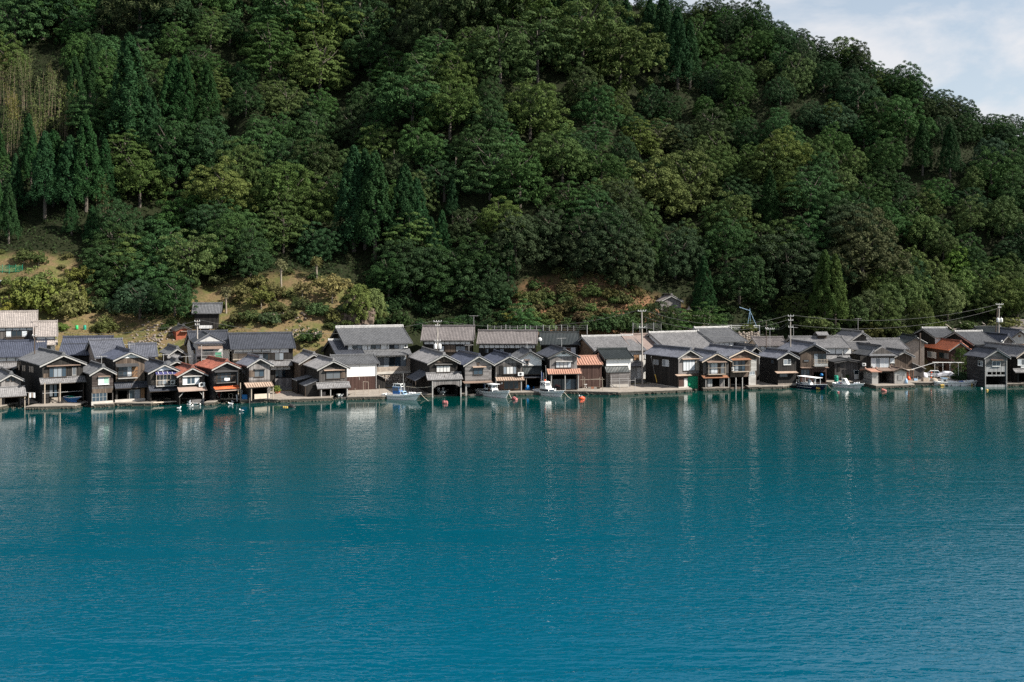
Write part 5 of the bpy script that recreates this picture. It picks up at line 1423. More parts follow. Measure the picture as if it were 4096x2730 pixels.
def palm_mesh():
    m = MB(); m.bar((0, 0, -.5), (.1, 0, 3.6), .17, .13, 8); m.bar((.1, 0, 2.6), (.12, 0, 3.7), .24, .2, 8)
    cs, ns, ss = [], [], []
    for i in range(34):
        a = i * 2.4; el = rng.uniform(-.7, 1.1); L_ = rng.uniform(.8, 1.15)
        c = np.array([.12 + math.cos(a) * math.cos(el) * L_ * .8, math.sin(a) * math.cos(el) * L_ * .8, 3.7 + math.sin(el) * L_ * .8])
        for k in range(12):
            t_ = rng.normal(size=3) * .22; cs.append(c + t_); ns.append(np.array([math.cos(a), math.sin(a), .6]) + rng.normal(size=3) * .5); ss.append(rng.uniform(.18, .3))
    return (leaf_mesh('fronds_palm', np.array(cs), np.array(ns), np.array(ss), .3), m.mesh('trunk_palm', 'bark_pale'))
VAR['palm'] = [palm_mesh()]
def pine_mesh():
    cs, ns, ss = [], [], []; m = MB()
    m.bar((0, 0, -.5), (-.25, 0, 3), .17, .14, 7, False); m.bar((-.25, 0, 3), (.1, .1, 6.4), .14, .06, 7, False)
    for i in range(34):
        f = (i + .5) / 34; z = 1.6 + 5.4 * f; R_ = 2.15 * (1 - f) ** .6 + .25; a = i * 2.39996
        c = np.array([math.cos(a) * R_ * rng.uniform(.6, 1) , math.sin(a) * R_ * rng.uniform(.6, 1), z])
        m.bar((-.1, 0, z - .3), tuple(c), .05, .02, 4, False)
        d = sphere_dirs(95); p = c + d * rng.uniform(.3, .68, (95, 1)) * np.array([1, 1, .7]); cs.append(p); ns.append(d + rng.normal(size=d.shape) * .8); ss.append(rng.uniform(.1, .19, 95))
    return (leaf_mesh('crown_pine', np.concatenate(cs), np.concatenate(ns), np.concatenate(ss), .35), m.mesh('trunk_pine', 'bark'))
VAR['pine'] = [pine_mesh()]

TREES = []
def tree(kind, p, sc=1.0, col=(.05, .08, .02), var=None, zs=1.0, name=None, rz=None):
    vs = VAR[kind]; v = vs[random.randrange(len(vs)) if var is None else var]
    nm = name or dict(dome='broadleaf_tree', loose='broadleaf_tree', tier='layered_tree', cedar='cedar_tree', vine='vine_draped_tree', bush='bush', orchard='orchard_tree', bamboo='bamboo_clump', palm='palm_tree', pine='pine_tree')[kind]
    e = empty(nm, p, random.uniform(0, 6.28) if rz is None else rz)
    e.scale = (sc * random.uniform(.92, 1.08), sc * random.uniform(.92, 1.08), sc * zs)
    c = bpy.data.objects.new('fronds' if kind == 'palm' else 'crown', v[0]); t_ = bpy.data.objects.new('culms' if kind == 'bamboo' else 'trunk', v[1])
    for o in (c, t_): COL.objects.link(o); o.parent = e
    k = random.uniform(.85, 1.18)
    c.color = (col[0] * k * random.uniform(.9, 1.1), col[1] * k, col[2] * k * random.uniform(.85, 1.15), 1)
    px, py = proj(p[0], p[1], p[2])
    hgt = dict(dome=11, loose=11, tier=11, cedar=17, vine=8.5, bush=2.5, orchard=3.8, bamboo=12, palm=4.5, pine=7)[kind] * sc * zs
    TREES.append(dict(e=e, kind=kind, px=px, py=py - hgt * .55 * FPX / p[1], h=hgt, col=col, Y=p[1]))
    return e
DK = (.029, .060, .022); DKB = (.040, .060, .025); OL = (.062, .096, .029); MG = (.041, .085, .026); YG = (.090, .118, .034); BR = (.054, .066, .027); CE = (.021, .054, .019); BL = (.031, .060, .029)
VN = (.075, .110, .035)
# trees that stand out in the photograph, with low central ones added, dark in place of shade: kind, column of the crown, row of the crown's foot, size, colour
SPOT = []
for x, top, foot in ((518, 143, 620), (600, 330, 640), (694, 207, 520), (740, 250, 540), (829, 231, 560), (300, 230, 470), (360, 190, 430), (215, 500, 830), (280, 520, 850), (345, 470, 850), (420, 560, 820), (180, 560, 880),
                     (1415, 590, 1010), (1460, 610, 1000), (1500, 575, 1040), (1619, 638, 1000), (1665, 690, 980), (1810, 738, 900), (2145, 662, 780),
                     (2215, -60, 140), (2290, -80, 130), (2420, -60, 150), (2505, -20, 170), (2600, 0, 260), (2655, -20, 300), (2710, 33, 360), (2760, 110, 360), (3300, 980, 1300), (3340, 1020, 1310), (2815, 1030, 1285), 
                     (3080, 690, 950), (3690, 470, 700), (3800, 480, 720), (3255, 800, 980)):
    SPOT.append(('cedar', x, foot, (foot - top), CE if x not in (3300, 3340) else (.06, .095, .022)))
for x, foot, w, col, kind in ((2450, 1090, 330, DKB, 'dome'), (2500, 1150, 270, DKB, 'dome'), (1640, 1185, 260, DK, 'loose'), (1555, 1205, 210, DK, 'loose'), (1750, 1190, 270, DK, 'dome'), (1850, 1200, 250, DK, 'loose'), (1950, 1195, 220, DK, 'dome'), (1600, 1130, 230, DK, 'dome'), (1900, 1130, 230, DK, 'loose'), (2957, 1215, 240, DK, 'loose'), (60, 190, 260, MG, 'dome'), (170, 160, 260, DK, 'loose'), (15, 300, 200, OL, 'loose'), (120, 90, 280, DK, 'dome'), (250, 120, 260, MG, 'loose'), (1440, 190, 300, DK, 'loose'), (1380, 120, 280, DK, 'dome'), (1480, 340, 260, DK, 'loose'), (700, 120, 280, DK, 'loose'), (800, 60, 280, MG, 'dome'), (3620, 560, 220, MG, 'dome'), (3430, 470, 240, DK, 'dome'), (2700, 1110, 280, BL, 'dome'), (2330, 1060, 260, DKB, 'dome'), (2060, 1060, 280, DKB, 'dome'), (3150, 1180, 330, DKB, 'dome'), (3450, 1120, 380, BR, 'dome'), (3400, 1040, 300, DKB, 'dome'),
                              (2480, 900, 240, DKB, 'dome'), (2620, 880, 300, YG, 'loose'), (2760, 850, 300, YG, 'loose'), (3130, 720, 230, YG, 'loose'), (3080, 760, 220, OL, 'loose'), (1900, 110, 480, DKB, 'dome'), (1760, 180, 350, DKB, 'dome'), (2050, 150, 300, OL, 'loose'),
                              (2480, 380, 380, OL, 'loose'), (2330, 300, 380, OL, 'loose'), (2150, 330, 330, OL, 'tier'), (2000, 330, 300, OL, 'loose'), (1700, 430, 260, OL, 'tier'), (1650, 540, 300, MG, 'loose'), (1800, 560, 260, OL, 'loose'), (2120, 560, 280, OL, 'loose'),
                              (1960, 800, 300, MG, 'tier'), (2080, 830, 280, MG, 'loose'), (2250, 740, 260, OL, 'loose'), (2560, 640, 200, YG, 'tier'), (2640, 640, 190, BR, 'tier'), (1640, 1040, 220, OL, 'tier'), (2200, 1010, 240, DKB, 'dome'),
                              (700, 740, 360, DK, 'dome'), (850, 740, 300, DK, 'loose'), (1040, 680, 220, MG, 'loose'), (1260, 760, 260, DKB, 'loose'), (890, 880, 270, YG, 'loose'), (1150, 880, 280, OL, 'loose'), (1250, 920, 250, OL, 'loose'), (720, 980, 260, MG, 'loose'),
                              (500, 720, 240, OL, 'tier'), (560, 830, 240, OL, 'loose'), (490, 560, 180, MG, 'tier'), (1150, 180, 330, MG, 'tier'), (1050, 100, 330, MG, 'loose'), (1290, 250, 330, OL, 'tier'), (1280, 380, 300, OL, 'tier'), (1080, 290, 260, MG, 'tier'), (560, 130, 330, BR, 'dome'),
                              (650, 1100, 250, MG, 'loose'), (760, 1140, 260, OL, 'loose'), (640, 1200, 220, MG, 'loose'), (500, 1210, 240, DK, 'loose'), (560, 1280, 210, BL, 'dome'), (700, 1270, 200, DK, 'loose'), (420, 1130, 180, DK, 'loose'), (900, 1090, 260, MG, 'loose'), (1000, 1110, 220, DK, 'loose'),
                              (3620, 1260, 150, VN, 'vine'), (3690, 1250, 150, VN, 'vine'), (3740, 1180, 150, VN, 'vine'), (3790, 1290, 150, (.10, .14, .045), 'vine'), (3550, 1290, 140, VN, 'vine'), (3860, 1230, 140, (.09, .15, .04), 'vine'), (3930, 1260, 150, VN, 'vine'), (3470, 1300, 130, (.075, .10, .04), 'vine'),
                              (3990, 1270, 150, VN, 'vine'), (4070, 1275, 150, OL, 'vine'), (3420, 1320, 120, VN, 'vine'), (3830, 1120, 140, (.09, .16, .035), 'vine'), (3650, 1120, 140, VN, 'vine'), (2815, 700, 130, VN, 'vine'), (1440, 1300, 150, (.13, .16, .045), 'vine'), (1500, 1290, 120, (.12, .15, .05), 'vine'),
                              (330, 320, 170, MG, 'vine'), (450, 330, 170, MG, 'vine'), (390, 300, 150, DK, 'vine')):
    SPOT.append((kind, x, foot, w, col))
used = []
for kind, x, foot, w, col in SPOT:
    p = hit(x, foot)
    if p is None: continue
    mp = FPX / p.y
    base_w = dict(dome=13.2, loose=12.8, tier=12.8, vine=8.8, cedar=17)[kind]
    tree(kind, p, w / mp / base_w, col)
    used.append((x, foot, w))
# the rest of the wood
NOGO = GRASS + EARTH + [[(2560,1120),(2820,1120),(3080,1230),(3080,1350),(2560,1350)], [(1490,1230),(2040,1230),(2040,1360),(1470,1360)], [(2840,1090),(3120,1090),(3120,1350),(2840,1350)]]
cand = []
for yy in np.arange(-150, 1330, 92):
    for xx in np.arange(-60, 4180, 112):
        cand.append((xx + random.uniform(-46, 46) + (52 if int(yy // 92) % 2 else 0), yy + random.uniform(-36, 36)))
random.shuffle(cand)
NT_ = 0
for x, y in cand:
    if any(inpoly(x, y, P_) for P_ in NOGO): continue
    if inpoly(x, y, [(-50,180),(330,200),(300,640),(-50,640)]): continue
    if any(abs(x - a) < w * .27 and abs(y - b) < w * .22 for a, b, w in used if w < 500): continue
    p = hit(x, y)
    if p is None or p.y - float(shoreY(p.x)) < 34: continue
    r = random.random()
    if x > 2700 and y < 700: kind, col = random.choice((('dome', DK), ('dome', MG), ('dome', BL), ('loose', MG), ('dome', OL), ('dome', DKB)))
    elif x > 3300: kind, col = random.choice((('loose', MG), ('loose', OL), ('dome', MG), ('dome', DK), ('vine', VN)))
    elif x < 450: kind, col = random.choice((('cedar', CE), ('loose', DK), ('loose', MG), ('tier', MG)))
    elif x < 1350: kind, col = random.choice((('loose', DK), ('dome', MG), ('dome', DK), ('loose', MG), ('tier', OL), ('loose', OL)))
    else: kind, col = random.choice((('loose', OL), ('loose', MG), ('dome', DKB), ('dome', OL), ('dome', DK), ('tier', MG)))
    if 1480 < x < 2060 and y > 1000: kind, col = random.choice((('loose', DK), ('tier', DK), ('cedar', CE)))  # darker leaf colours chosen here to stand for the shaded foot of the wood
    sc = random.uniform(.66, 1.1)
    if kind == 'vine': sc *= 1.1
    if kind == 'cedar': sc *= .8
    if y > 1180: sc *= .75
    tree(kind, p, sc, col, zs=random.uniform(.9, 1.3))
    NT_ += 1
# along the crest
for x in np.arange(2500, 4400, 70):
    ys = None
    for y in range(-400, 900, 12):
        if hit(x, y) is not None: ys = y; break
    if ys is None: continue
    for dy_ in (8, 46):
        p = hit(x + random.uniform(-30, 30), ys + dy_)
        if p is not None: tree(random.choice(('dome', 'dome', 'loose', 'tier')), p, random.uniform(.5, .78), random.choice((DK, MG, DK, BL)))
# dry bamboo at the left edge
for x, y in ((20, 420), (60, 520), (110, 440), (150, 560), (190, 470), (225, 400), (250, 560), (40, 620), (130, 650), (270, 480), (400, 830), (425, 850), (10, 330), (90, 350)):
    p = hit(x, y)
    tree('bamboo', p, random.uniform(.75, 1.0) if x < 380 else .55, random.choice(((.10, .115, .035), (.08, .10, .035), (.13, .125, .04))))
# palms, orchard trees and bushes on the cleared slopes
for x, y, s_ in ((1125, 1150, 1.25), (1268, 1135, 1.2), (905, 1255, 1.2)):
    p = hit(x, y); tree('palm', p, s_, (.10, .105, .045))
for x, y, s_, c in ((115, 1235, 2.0, (.105, .125, .036)), (200, 1250, 1.9, (.115, .13, .036)), (275, 1262, 1.8, (.11, .125, .04)), (160, 1190, 1.7, (.10, .125, .036)), (235, 1205, 1.7, (.12, .135, .04)), (100, 1180, 1.3, (.115, .12, .04)), (300, 1225, 1.4, (.12, .13, .04)), (35, 1285, .9, (.17, .17, .04)), (320, 1160, 1.15, (.10, .11, .03)),
                    (1330, 1215, 1.4, (.17, .16, .055)), (1045, 1240, 1.2, (.11, .12, .035)), (960, 1215, .9, (.14, .13, .05)), (1100, 1200, .9, (.15, .13, .05)), (1030, 1170, .9, (.13, .12, .05)), (1210, 1190, .8, (.12, .11, .045)), (95, 1060, .8, (.07, .10, .03)), (155, 1065, .8, (.055, .085, .025))):
    p = hit(x, y)
    if p is not None: tree('bush' if x < 310 and s_ > 1 else 'orchard', p, s_ * (1.0 if x < 310 and s_ > 1 else 1), c, zs=1.25 if x < 310 and s_ > 1 else 1)
for x, y, s_, c in ((240, 1325, .7, (.10, .14, .03)), (420, 1330, 1.2, (.07, .085, .03)), (1270, 1270, 1.2, (.05, .085, .03)), (1390, 1260, 1.2, (.05, .085, .035)), (1340, 1290, 1.1, (.11, .12, .04)), (1240, 1370, 1.1, (.05, .08, .03)), (1210, 1240, .9, (.06, .08, .03)), (1110, 1250, .9, (.08, .09, .035)), (1000, 1290, 1.0, (.06, .08, .03)), (1080, 1300, 1.1, (.05, .075, .03)),
                    (960, 1300, .9, (.09, .085, .04)), (870, 1140, .9, (.07, .08, .03)), (1150, 1290, .9, (.07, .08, .03)), (330, 1110, .8, (.10, .09, .04)), (420, 1185, 1.1, (.06, .07, .03)), (30, 1145, .7, (.09, .11, .03)), (380, 1245, 1.0, (.05, .08, .03)),
                    (2040, 1310, 1.4, (.12, .14, .04)), (2090, 1270, 1.4, (.11, .12, .045)), (2130, 1310, 1.5, (.08, .11, .035)), (2190, 1325, 1.1, (.07, .10, .03)), (2240, 1260, 1.0, (.11, .09, .04)), (2300, 1240, 1.1, (.10, .09, .04)), (2330, 1290, 1.0, (.14, .10, .05)), (2400, 1325, 1.3, (.05, .085, .03)), (2440, 1310, 1.3, (.05, .085, .03)), (2480, 1330, 1.5, (.055, .09, .035)),
                    (2510, 1290, 1.1, (.06, .09, .03)), (2545, 1255, .9, (.10, .12, .04)), (2600, 1245, .7, (.11, .12, .045)), (2700, 1318, .8, (.09, .13, .045)), (2740, 1308, .8, (.10, .14, .05)), (2755, 1300, 1.2, (.10, .13, .045)), (2610, 1328, .8, (.07, .12, .035)), (2655, 1335, .8, (.08, .13, .04)), (2360, 1190, 1.1, (.07, .09, .03)), (2430, 1200, 1.0, (.10, .095, .04)),
                    (2490, 1215, 1.1, (.09, .09, .04)), (2170, 1205, 1.2, (.10, .11, .04)), (2120, 1220, 1.3, (.10, .11, .04)), (2260, 1180, 1.1, (.10, .09, .045)), (2210, 1290, 1.1, (.10, .095, .04)), (2545, 1330, 1.1, (.06, .10, .03)), (1990, 1340, 1.1, (.07, .10, .03)), (2780, 1260, .9, (.09, .12, .04)), (2550, 1190, .9, (.09, .09, .035)), (2350, 1330, 1.0, (.05, .08, .03)),
                    (3060, 1330, 1.2, (.05, .075, .03)), (3260, 1330, 1.4, (.08, .11, .035)), (3330, 1345, 1.2, (.07, .10, .035)), (3480, 1355, 1.2, (.09, .09, .035)), (3560, 1345, 1.4, (.07, .095, .03)), (3610, 1360, 1.2, (.08, .10, .035)), (3680, 1335, 1.2, (.08, .12, .035)), (3740, 1320, 1.1, (.09, .12, .035)), (3870, 1325, 1.0, (.07, .10, .03)), (3980, 1330, 1.1, (.11, .12, .045)), (4040, 1320, 1.3, (.11, .13, .045)), (2990, 1335, .9, (.08, .10, .03))):
    p = hit(x, y)
    if p is not None: tree('bush', p, s_, c)
rb = random.Random(77)
def scatter(poly, n, s0, s1, cols, ymax=1400):
    xs = [q[0] for q in poly]; ys = [q[1] for q in poly]; k = 0
    while n > 0 and k < 4000:
        k += 1; x, y = rb.uniform(max(0, min(xs)), max(xs)), rb.uniform(min(ys), min(max(ys), ymax))
        if not inpoly(x, y, poly): continue
        p = hit(x, y)
        if p is None or p.y - float(shoreY(p.x)) < 33: continue
        tree('bush', p, rb.uniform(s0, s1), rb.choice(cols)); n -= 1
scatter(GRASS[1], 42, .3, .7, ((.07, .09, .03), (.09, .095, .035), (.055, .085, .03)), 1330)
scatter(GRASS[0], 22, .25, .55, ((.08, .10, .035), (.10, .105, .04)), 1300)
scatter(EARTH[0], 62, .4, .9, ((.06, .10, .03), (.09, .10, .035), (.08, .12, .04), (.10, .09, .04)), 1330)
scatter([(1490,1150),(2040,1140),(2040,1330),(1470,1330)], 42, .7, 1.3, ((.026, .052, .02), (.03, .058, .022)), 1330)  # bushes added with darkened leaves in place of shade under the wood
scatter([(2830,1200),(3120,1200),(3120,1330),(2830,1320)], 12, .5, 1.0, ((.03, .055, .02),), 1330)
print('TREES', len(TREES))

# undergrowth under the wood and coarse grass on the clearings: nobody could count it
n = 200000
ux = rng.uniform(-165, 215, n); uy = rng.uniform(195, 345, n); uz = ground(ux, uy)
pxu, pyu = proj(ux, uy, uz)
ok = (uy - shoreY(ux) > 33) & (pxu > -150) & (pxu < 4250) & (pyu < 1345)
for P_ in GRASS + EARTH: ok &= ~inpoly(pxu, pyu, P_)
C_ = np.stack([ux, uy, uz + rng.uniform(.05, .9, n)], 1)[ok]
me = leaf_mesh('undergrowth', C_, rng.normal(size=C_.shape) + np.array([0, -.5, 1.0]), rng.uniform(.16, .42, len(C_)))
o = bpy.data.objects.new('undergrowth', me); COL.objects.link(o); o.color = (.022, .036, .013, 1)
tag(o, 'dark undergrowth covering the forest floor between the trees', 'undergrowth', kind='stuff')
n = 90000
ux = rng.uniform(-140, 60, n); uy = rng.uniform(183, 262, n); uz = ground(ux, uy); pxu, pyu = proj(ux, uy, uz)
ok = np.zeros(n, bool); ear = np.zeros(n, bool)
for P_ in GRASS: ok |= inpoly(pxu, pyu, P_)
for P_ in EARTH: ear |= inpoly(pxu, pyu, P_)
patch = (np.sin(ux * .5 + 1.3 * np.sin(uy * .4)) + np.sin(uy * .9 + ux * .23)) > -.1
ok &= (uy - shoreY(ux) > 26) & patch
C_ = np.stack([ux, uy, uz + .12], 1)[ok]
me = leaf_mesh('dry_grass', C_, rng.normal(size=C_.shape) * .6 + np.array([.3, -1, .3]), rng.uniform(.10, .26, len(C_)), .4)
o = bpy.data.objects.new('dry_grass', me); COL.objects.link(o); o.color = (.15, .13, .05, 1)
tag(o, 'coarse dry grass on the cleared slopes', 'grass', kind='stuff')
C_ = np.stack([ux, uy, uz + .3], 1)[ear & (rng.uniform(size=n) < .95 )]
me = leaf_mesh('slope_weeds', C_, rng.normal(size=C_.shape) + np.array([0, -.6, .5]), rng.uniform(.14, .42, len(C_)))
o = bpy.data.objects.new('slope_weeds', me); COL.objects.link(o); o.color = (.085, .078, .030, 1)
tag(o, 'scrubby brown and green weeds on the bare earth slope', 'weeds', kind='stuff')
# ================================================================ walls of stone, fences, poles
def stone_meshes(mat):
    out = []
    for k in range(5):
        m = MB(); rr = random.Random(90 + k); m.ball((0, 0, 0), .5, .5, .5, 7, 4)
        m.v = [tuple(c * (1 + rr.uniform(-.18, .18)) for c in v) for v in m.v]
        out.append(m.mesh('stone', mat))
    return out
ST = dict(a=stone_meshes('stone_a'), b=stone_meshes('stone_b'))
def stone_wall(label, P0, P1, h0, h1, size=.45, thick=.7, lean_=.15, name='stone_wall', pal='aab'):
    u = P1 - P0; L_ = math.hypot(u.x, u.y); a = math.atan2(u.y, u.x)
    e = empty(name, P0, a); tag(e, label, 'wall')
    dz = P1.z - P0.z
    m = MB(); m.hexa([(0, .12, -1.5), (L_, .12, dz - 1.5), (L_, thick, dz - 1.5), (0, thick, -1.5), (0, .12 + h0 * lean_, h0), (L_, .12 + h1 * lean_, dz + h1), (L_, thick + .5, dz + h1), (0, thick + .5, h0)])
    m.build('core', 'joint', e)
    rr = random.Random(label); x = 0
    while x < L_:
        hh = h0 + (h1 - h0) * x / L_; z = size * .4; 
        w = size * rr.uniform(.8, 1.3)
        while z < hh:
            s_ = size * rr.uniform(.75, 1.25)
            o = inst('stone', rr.choice(ST[rr.choice(pal)]), e, (x + rr.uniform(-.12, .12), .08 + z * lean_, z + dz * x / L_), 0, (w * rr.uniform(.95, 1.25), size * .8, s_))
            o.rotation_euler = (rr.uniform(-.3, .3), rr.uniform(-.5, .5), rr.uniform(-.4, .4))
            z += s_ * .86
        x += w * .92
    return e
B0 = BHh
p0 = B0.lowpoint(B0.uv(1505, 1000, -1.5)[0], -1.6); p1 = B0.lowpoint(B0.uv(1945, 1000, -1.5)[0], -1.6)
p0.z = .7; p1.z = .9
stone_wall('rough stone wall under the large two-storey house', p0, p1, B0.lowpoint(0, 0, B0.uv(1500, 1022, -1.4)[1]).z - .7, B0.lowpoint(0, 0, B0.uv(1920, 1020, -1.4)[1]).z - .9, .42)
p0 = hit(*PX('C', 350, 735)); p1 = hit(*PX('C', 770, 690)); p0.y -= .6; p1.y -= .6
p0 = ratY('C', 350, 735, 198); p1 = ratY('C', 775, 690, 199)
stone_wall('pale dry-stone terrace wall behind the long two-storey house', p0, p1, 2.4, 3.6, .5)
p0 = ratY('F', 1310, 640, 219.5); p1 = ratY('F', 1610, 640, 220.5)
stone_wall('mossy stone retaining wall below the white railing', p0, p1, 2.6, 2.6, .55, pal='abb')
p0 = ratY('B', 1290, 500, 199); p1 = ratY('C', 480, 470, 201)
# bare rock face beside the drooping yellow-green tree
m = MB(); rr = random.Random(5)
pr = hit(*PX('C', 1190, 400))
for k in range(150):
    x = rr.uniform(-4, 4); z = rr.uniform(-1, 6.0) * (1 - abs(x) / 7.0); s_ = rr.uniform(.35, .85)
    m.ball((x, .35 * z - rr.uniform(0, .4), z), s_, s_ * .8, s_ * 1.1, 6, 4)
m.v = [tuple(c + rr.uniform(-.2, .2) for c in v) for v in m.v]
o = m.build('rock_face', 'rock'); o.location = pr; tag(o, 'brown bare rock face beside the drooping pale green tree', 'rock')
# loose stones on the terraced slope
m = MB()
for k in range(260):
    x, y = rr.choice(((rr.gauss(640, 60), rr.gauss(1330, 22)), (rr.gauss(600, 45), rr.gauss(1370, 14)), (rr.gauss(1200, 50), rr.gauss(1340, 14)), (rr.gauss(1150, 40), rr.gauss(1270, 10))))
    p = hit(x, y)
    if p: s_ = rr.uniform(.1, .34); m.ball((p.x, p.y, p.z + s_ * .3), s_ * 1.2, s_, s_ * .7, 5, 3)
tag(m.build('field_stones', 'stone_b'), 'loose pale stones scattered on the terraced slope', 'stones', kind='stuff')

def pole(label, base, top, r=.14, mat='pole', arms=((.3, 1.6),), trans=0, tf=.55, rz=.15, name='utility_pole', lamp=False):
    e = empty(name, base, rz); tag(e, label, 'utility pole', 'utility poles')
    t_ = top - base; t_.rotate(Euler((0, 0, -rz)))
    m = MB(); m.bar((0, 0, -.6), t_, r, r * .72, 10); m.build('shaft', mat, e)
    H_ = t_.z
    for dz, w in arms:
        f = 1 - dz / H_; c = t_ * f
        m = MB(); m.box(c.x - w / 2, c.y - .2, c.z - .05, c.x + w / 2, c.y - .1, c.z + .05)
        ar = m.build('cross_arm', 'steel', e)
        n = max(2, int(w / .36))
        for k in range(n):
            x = c.x - w / 2 + .08 + (w - .16) * k / (n - 1)
            m = MB(); m.rev([(.035, 0), (.075, .05), (.05, .1), (.085, .14), (.04, .2)], (x, c.y - .15, c.z + .05), 8); m.build('insulator', 'insulator', ar, True)
    for k in range(trans):
        c = t_ * tf; sg = -1 if k % 2 == 0 else 1
        m = MB(); m.rev([(.1, 0), (.3, .05), (.32, .1), (.32, .85), (.26, .95), (.1, 1.0)], (c.x + sg * .42, c.y - .25, c.z), 14); tr_ = m.build('transformer', 'white_frame', e, True)
        m = MB(); m.bar((c.x + sg * .42, c.y - .25, c.z + 1.0), (c.x + sg * .42, c.y - .25, c.z + 1.25), .05, n=6); m.build('bushing', 'insulator', tr_)
    return e
POLES = {}
def addpole(key, label, R, xt, yt, Y, zb, xb=None, **kw):
    top = ratY(R, xt, yt, Y); b = ratY(R, xb if xb is not None else xt, yt, Y); b.z = zb
    POLES[key] = top; return pole(label, b, top, **kw)
addpole('1', 'pale utility pole with white insulators above the modern hip-roofed house', 'B', 945, 332, 177, 1.3, arms=((.25, 1.0), (.9, .8)), r=.15)
addpole('2', 'slim utility pole in front of the pale pinkish roofs at left', 'A', 450, 425, 170.5, 1.2, xb=456, arms=((1.5, .7),), r=.12, mat='pole_wood')
addpole('3', 'concrete utility pole carrying two grey transformers', 'D', 490, 345, 187, 1.2, arms=((.1, 1.6), (.9, .9), (3.9, 1.2)), trans=2, r=.16)
addpole('4', 'tallest utility pole standing on the quay by the brown roof', 'E', 1525, 207, 191, .65, xb=1535, arms=((.1, 1.7), (3.4, 1.3)), r=.18)
addpole('5', 'slim dark pole rising behind the small white walled house', 'F', 1682, 342, 204.5, 2, arms=((1.6, .6),), r=.1, mat='pole_wood')
addpole('6', 'utility pole with three cross-arms above the vented silver roof', 'G', 365, 272, 200, 1.5, arms=((.1, 1.3), (1.0, 1.1), (2.4, 1.1)), r=.14)
addpole('7', 'thick black pole in front of the beige gabled house', 'H', 590, 500, 201.5, .9, xb=575, arms=(), r=.2, mat='pole_wood')
addpole('8', 'right hand pole of the pair with white insulators and transformers', 'H', 1622, 122, 219, 3, xb=1612, arms=((.1, 1.9), (.8, .8)), trans=2, tf=.68, r=.16)
addpole('9', 'leaning brace pole of the pair on the right', 'H', 1600, 168, 219.6, 3, xb=1548, arms=(), r=.14, mat='pole_wood')
addpole('10', 'thin pole with one white horizontal arm above the small white house', 'F', 1730, 442, 203, 2.5, arms=((.1, 1.9),), r=.05, mat='steel')
def cable(label, a, b, sag, r=.022):
    a = Vector(a); b = Vector(b); m = MB(); n = 20
    pts = [a.lerp(b, k / n) - Vector((0, 0, sag * 4 * (k / n) * (1 - k / n))) for k in range(n + 1)]
    for p, q in zip(pts[:-1], pts[1:]): m.bar(p, q, r, n=4, caps=False)
    o = m.build('power_cable', 'wire'); tag(o, label, 'cable', 'overhead cables'); return o
up = lambda k, dz=0, dx=0: POLES[k] + Vector((dx, -.15, dz))
cable('upper cable running right from the three-armed pole', up('6', .1, .5), up('8', -.1, -.6), 2.2)
cable('lower cable running right from the three-armed pole', up('6', -1.9, .3), up('8', -1.0, -.4), 2.4)
cable('upper cable running left from the three-armed pole past the shrine', up('6', .1, -.5), up('4', .1, .6), 2.4)
cable('lower cable running left from the three-armed pole past the shrine', up('6', -.8, -.4), up('4', -1.2, .4), 2.6)
cable('cable from the three-armed pole down to the slim dark pole', up('6', -1.2, -.3), up('5', -1.5, .2), .8)
cable('short cable beneath it down to the white horizontal arm', up('6', -1.6, -.3), up('10', -.1, .9), .6)
cable('upper cable between the transformer pole and the tallest pole', up('3', .1, .6), up('4', .1, -.6), 2.2)
cable('cable running left from the transformer pole', up('3', .1, -.6), up('1', .1, .4), 2.6)
cable('upper cable between the two left hand poles', up('1', -.2, -.4), up('2', -.3, .3), 1.5)
cable('lower cable between the two left hand poles', up('1', -.9, -.3), up('2', -1.5, .3), 1.6)
cable('service cable from the tallest pole over the silver roof', up('4', -3.3, .5), ratY('F', 1650, 520, 204), 1.0)
cable('cable leaving the slim left pole towards the left edge', up('2', -.4, -.3), ratY('A', -200, 560, 172), .8)

# fence of posts and wires on the bank behind the half-timbered houses
def wire_fence(label, R, xs, yt, yb, Y, wires=3, r=.038, name='wire_fence'):
    c = ratY(R, xs[0], yb, Y); e = empty(name, c); tag(e, label, 'fence')
    tops = []
    for k, x in enumerate(xs):
        p = ratY(R, x, yb, Y) - c; q = ratY(R, x, yt - (12 if k % 3 == 0 else 0), Y) - c
        m = MB(); m.bar(p - Vector((0, 0, 1.5)), q, r * (1.7 if k % 3 == 0 else 1), n=6); m.build('post', 'steel', e); tops.append((p, q))
    for w in range(wires):
        m = MB(); f = .35 + .55 * w / max(1, wires - 1)
        for (p, q), (p2, q2) in zip(tops[:-1], tops[1:]): m.bar(p.lerp(q, f), p2.lerp(q2, f), .015, n=4, caps=False)
        m.build('wire', 'steel', e)
wire_fence('wire fence with white posts on the bank above the half-timbered houses', 'D', (1145, 1235, 1322, 1382, 1436, 1534, 1638, 1705, 1784, 1870, 1950, 2035, 2110, 2190, 2270, 2445), 402, 478, 205)
wire_fence('low wire mesh fence right of the tallest pole', 'E', (1410, 1500, 1590, 1680, 1780), 375, 470, 206, 5, .03)
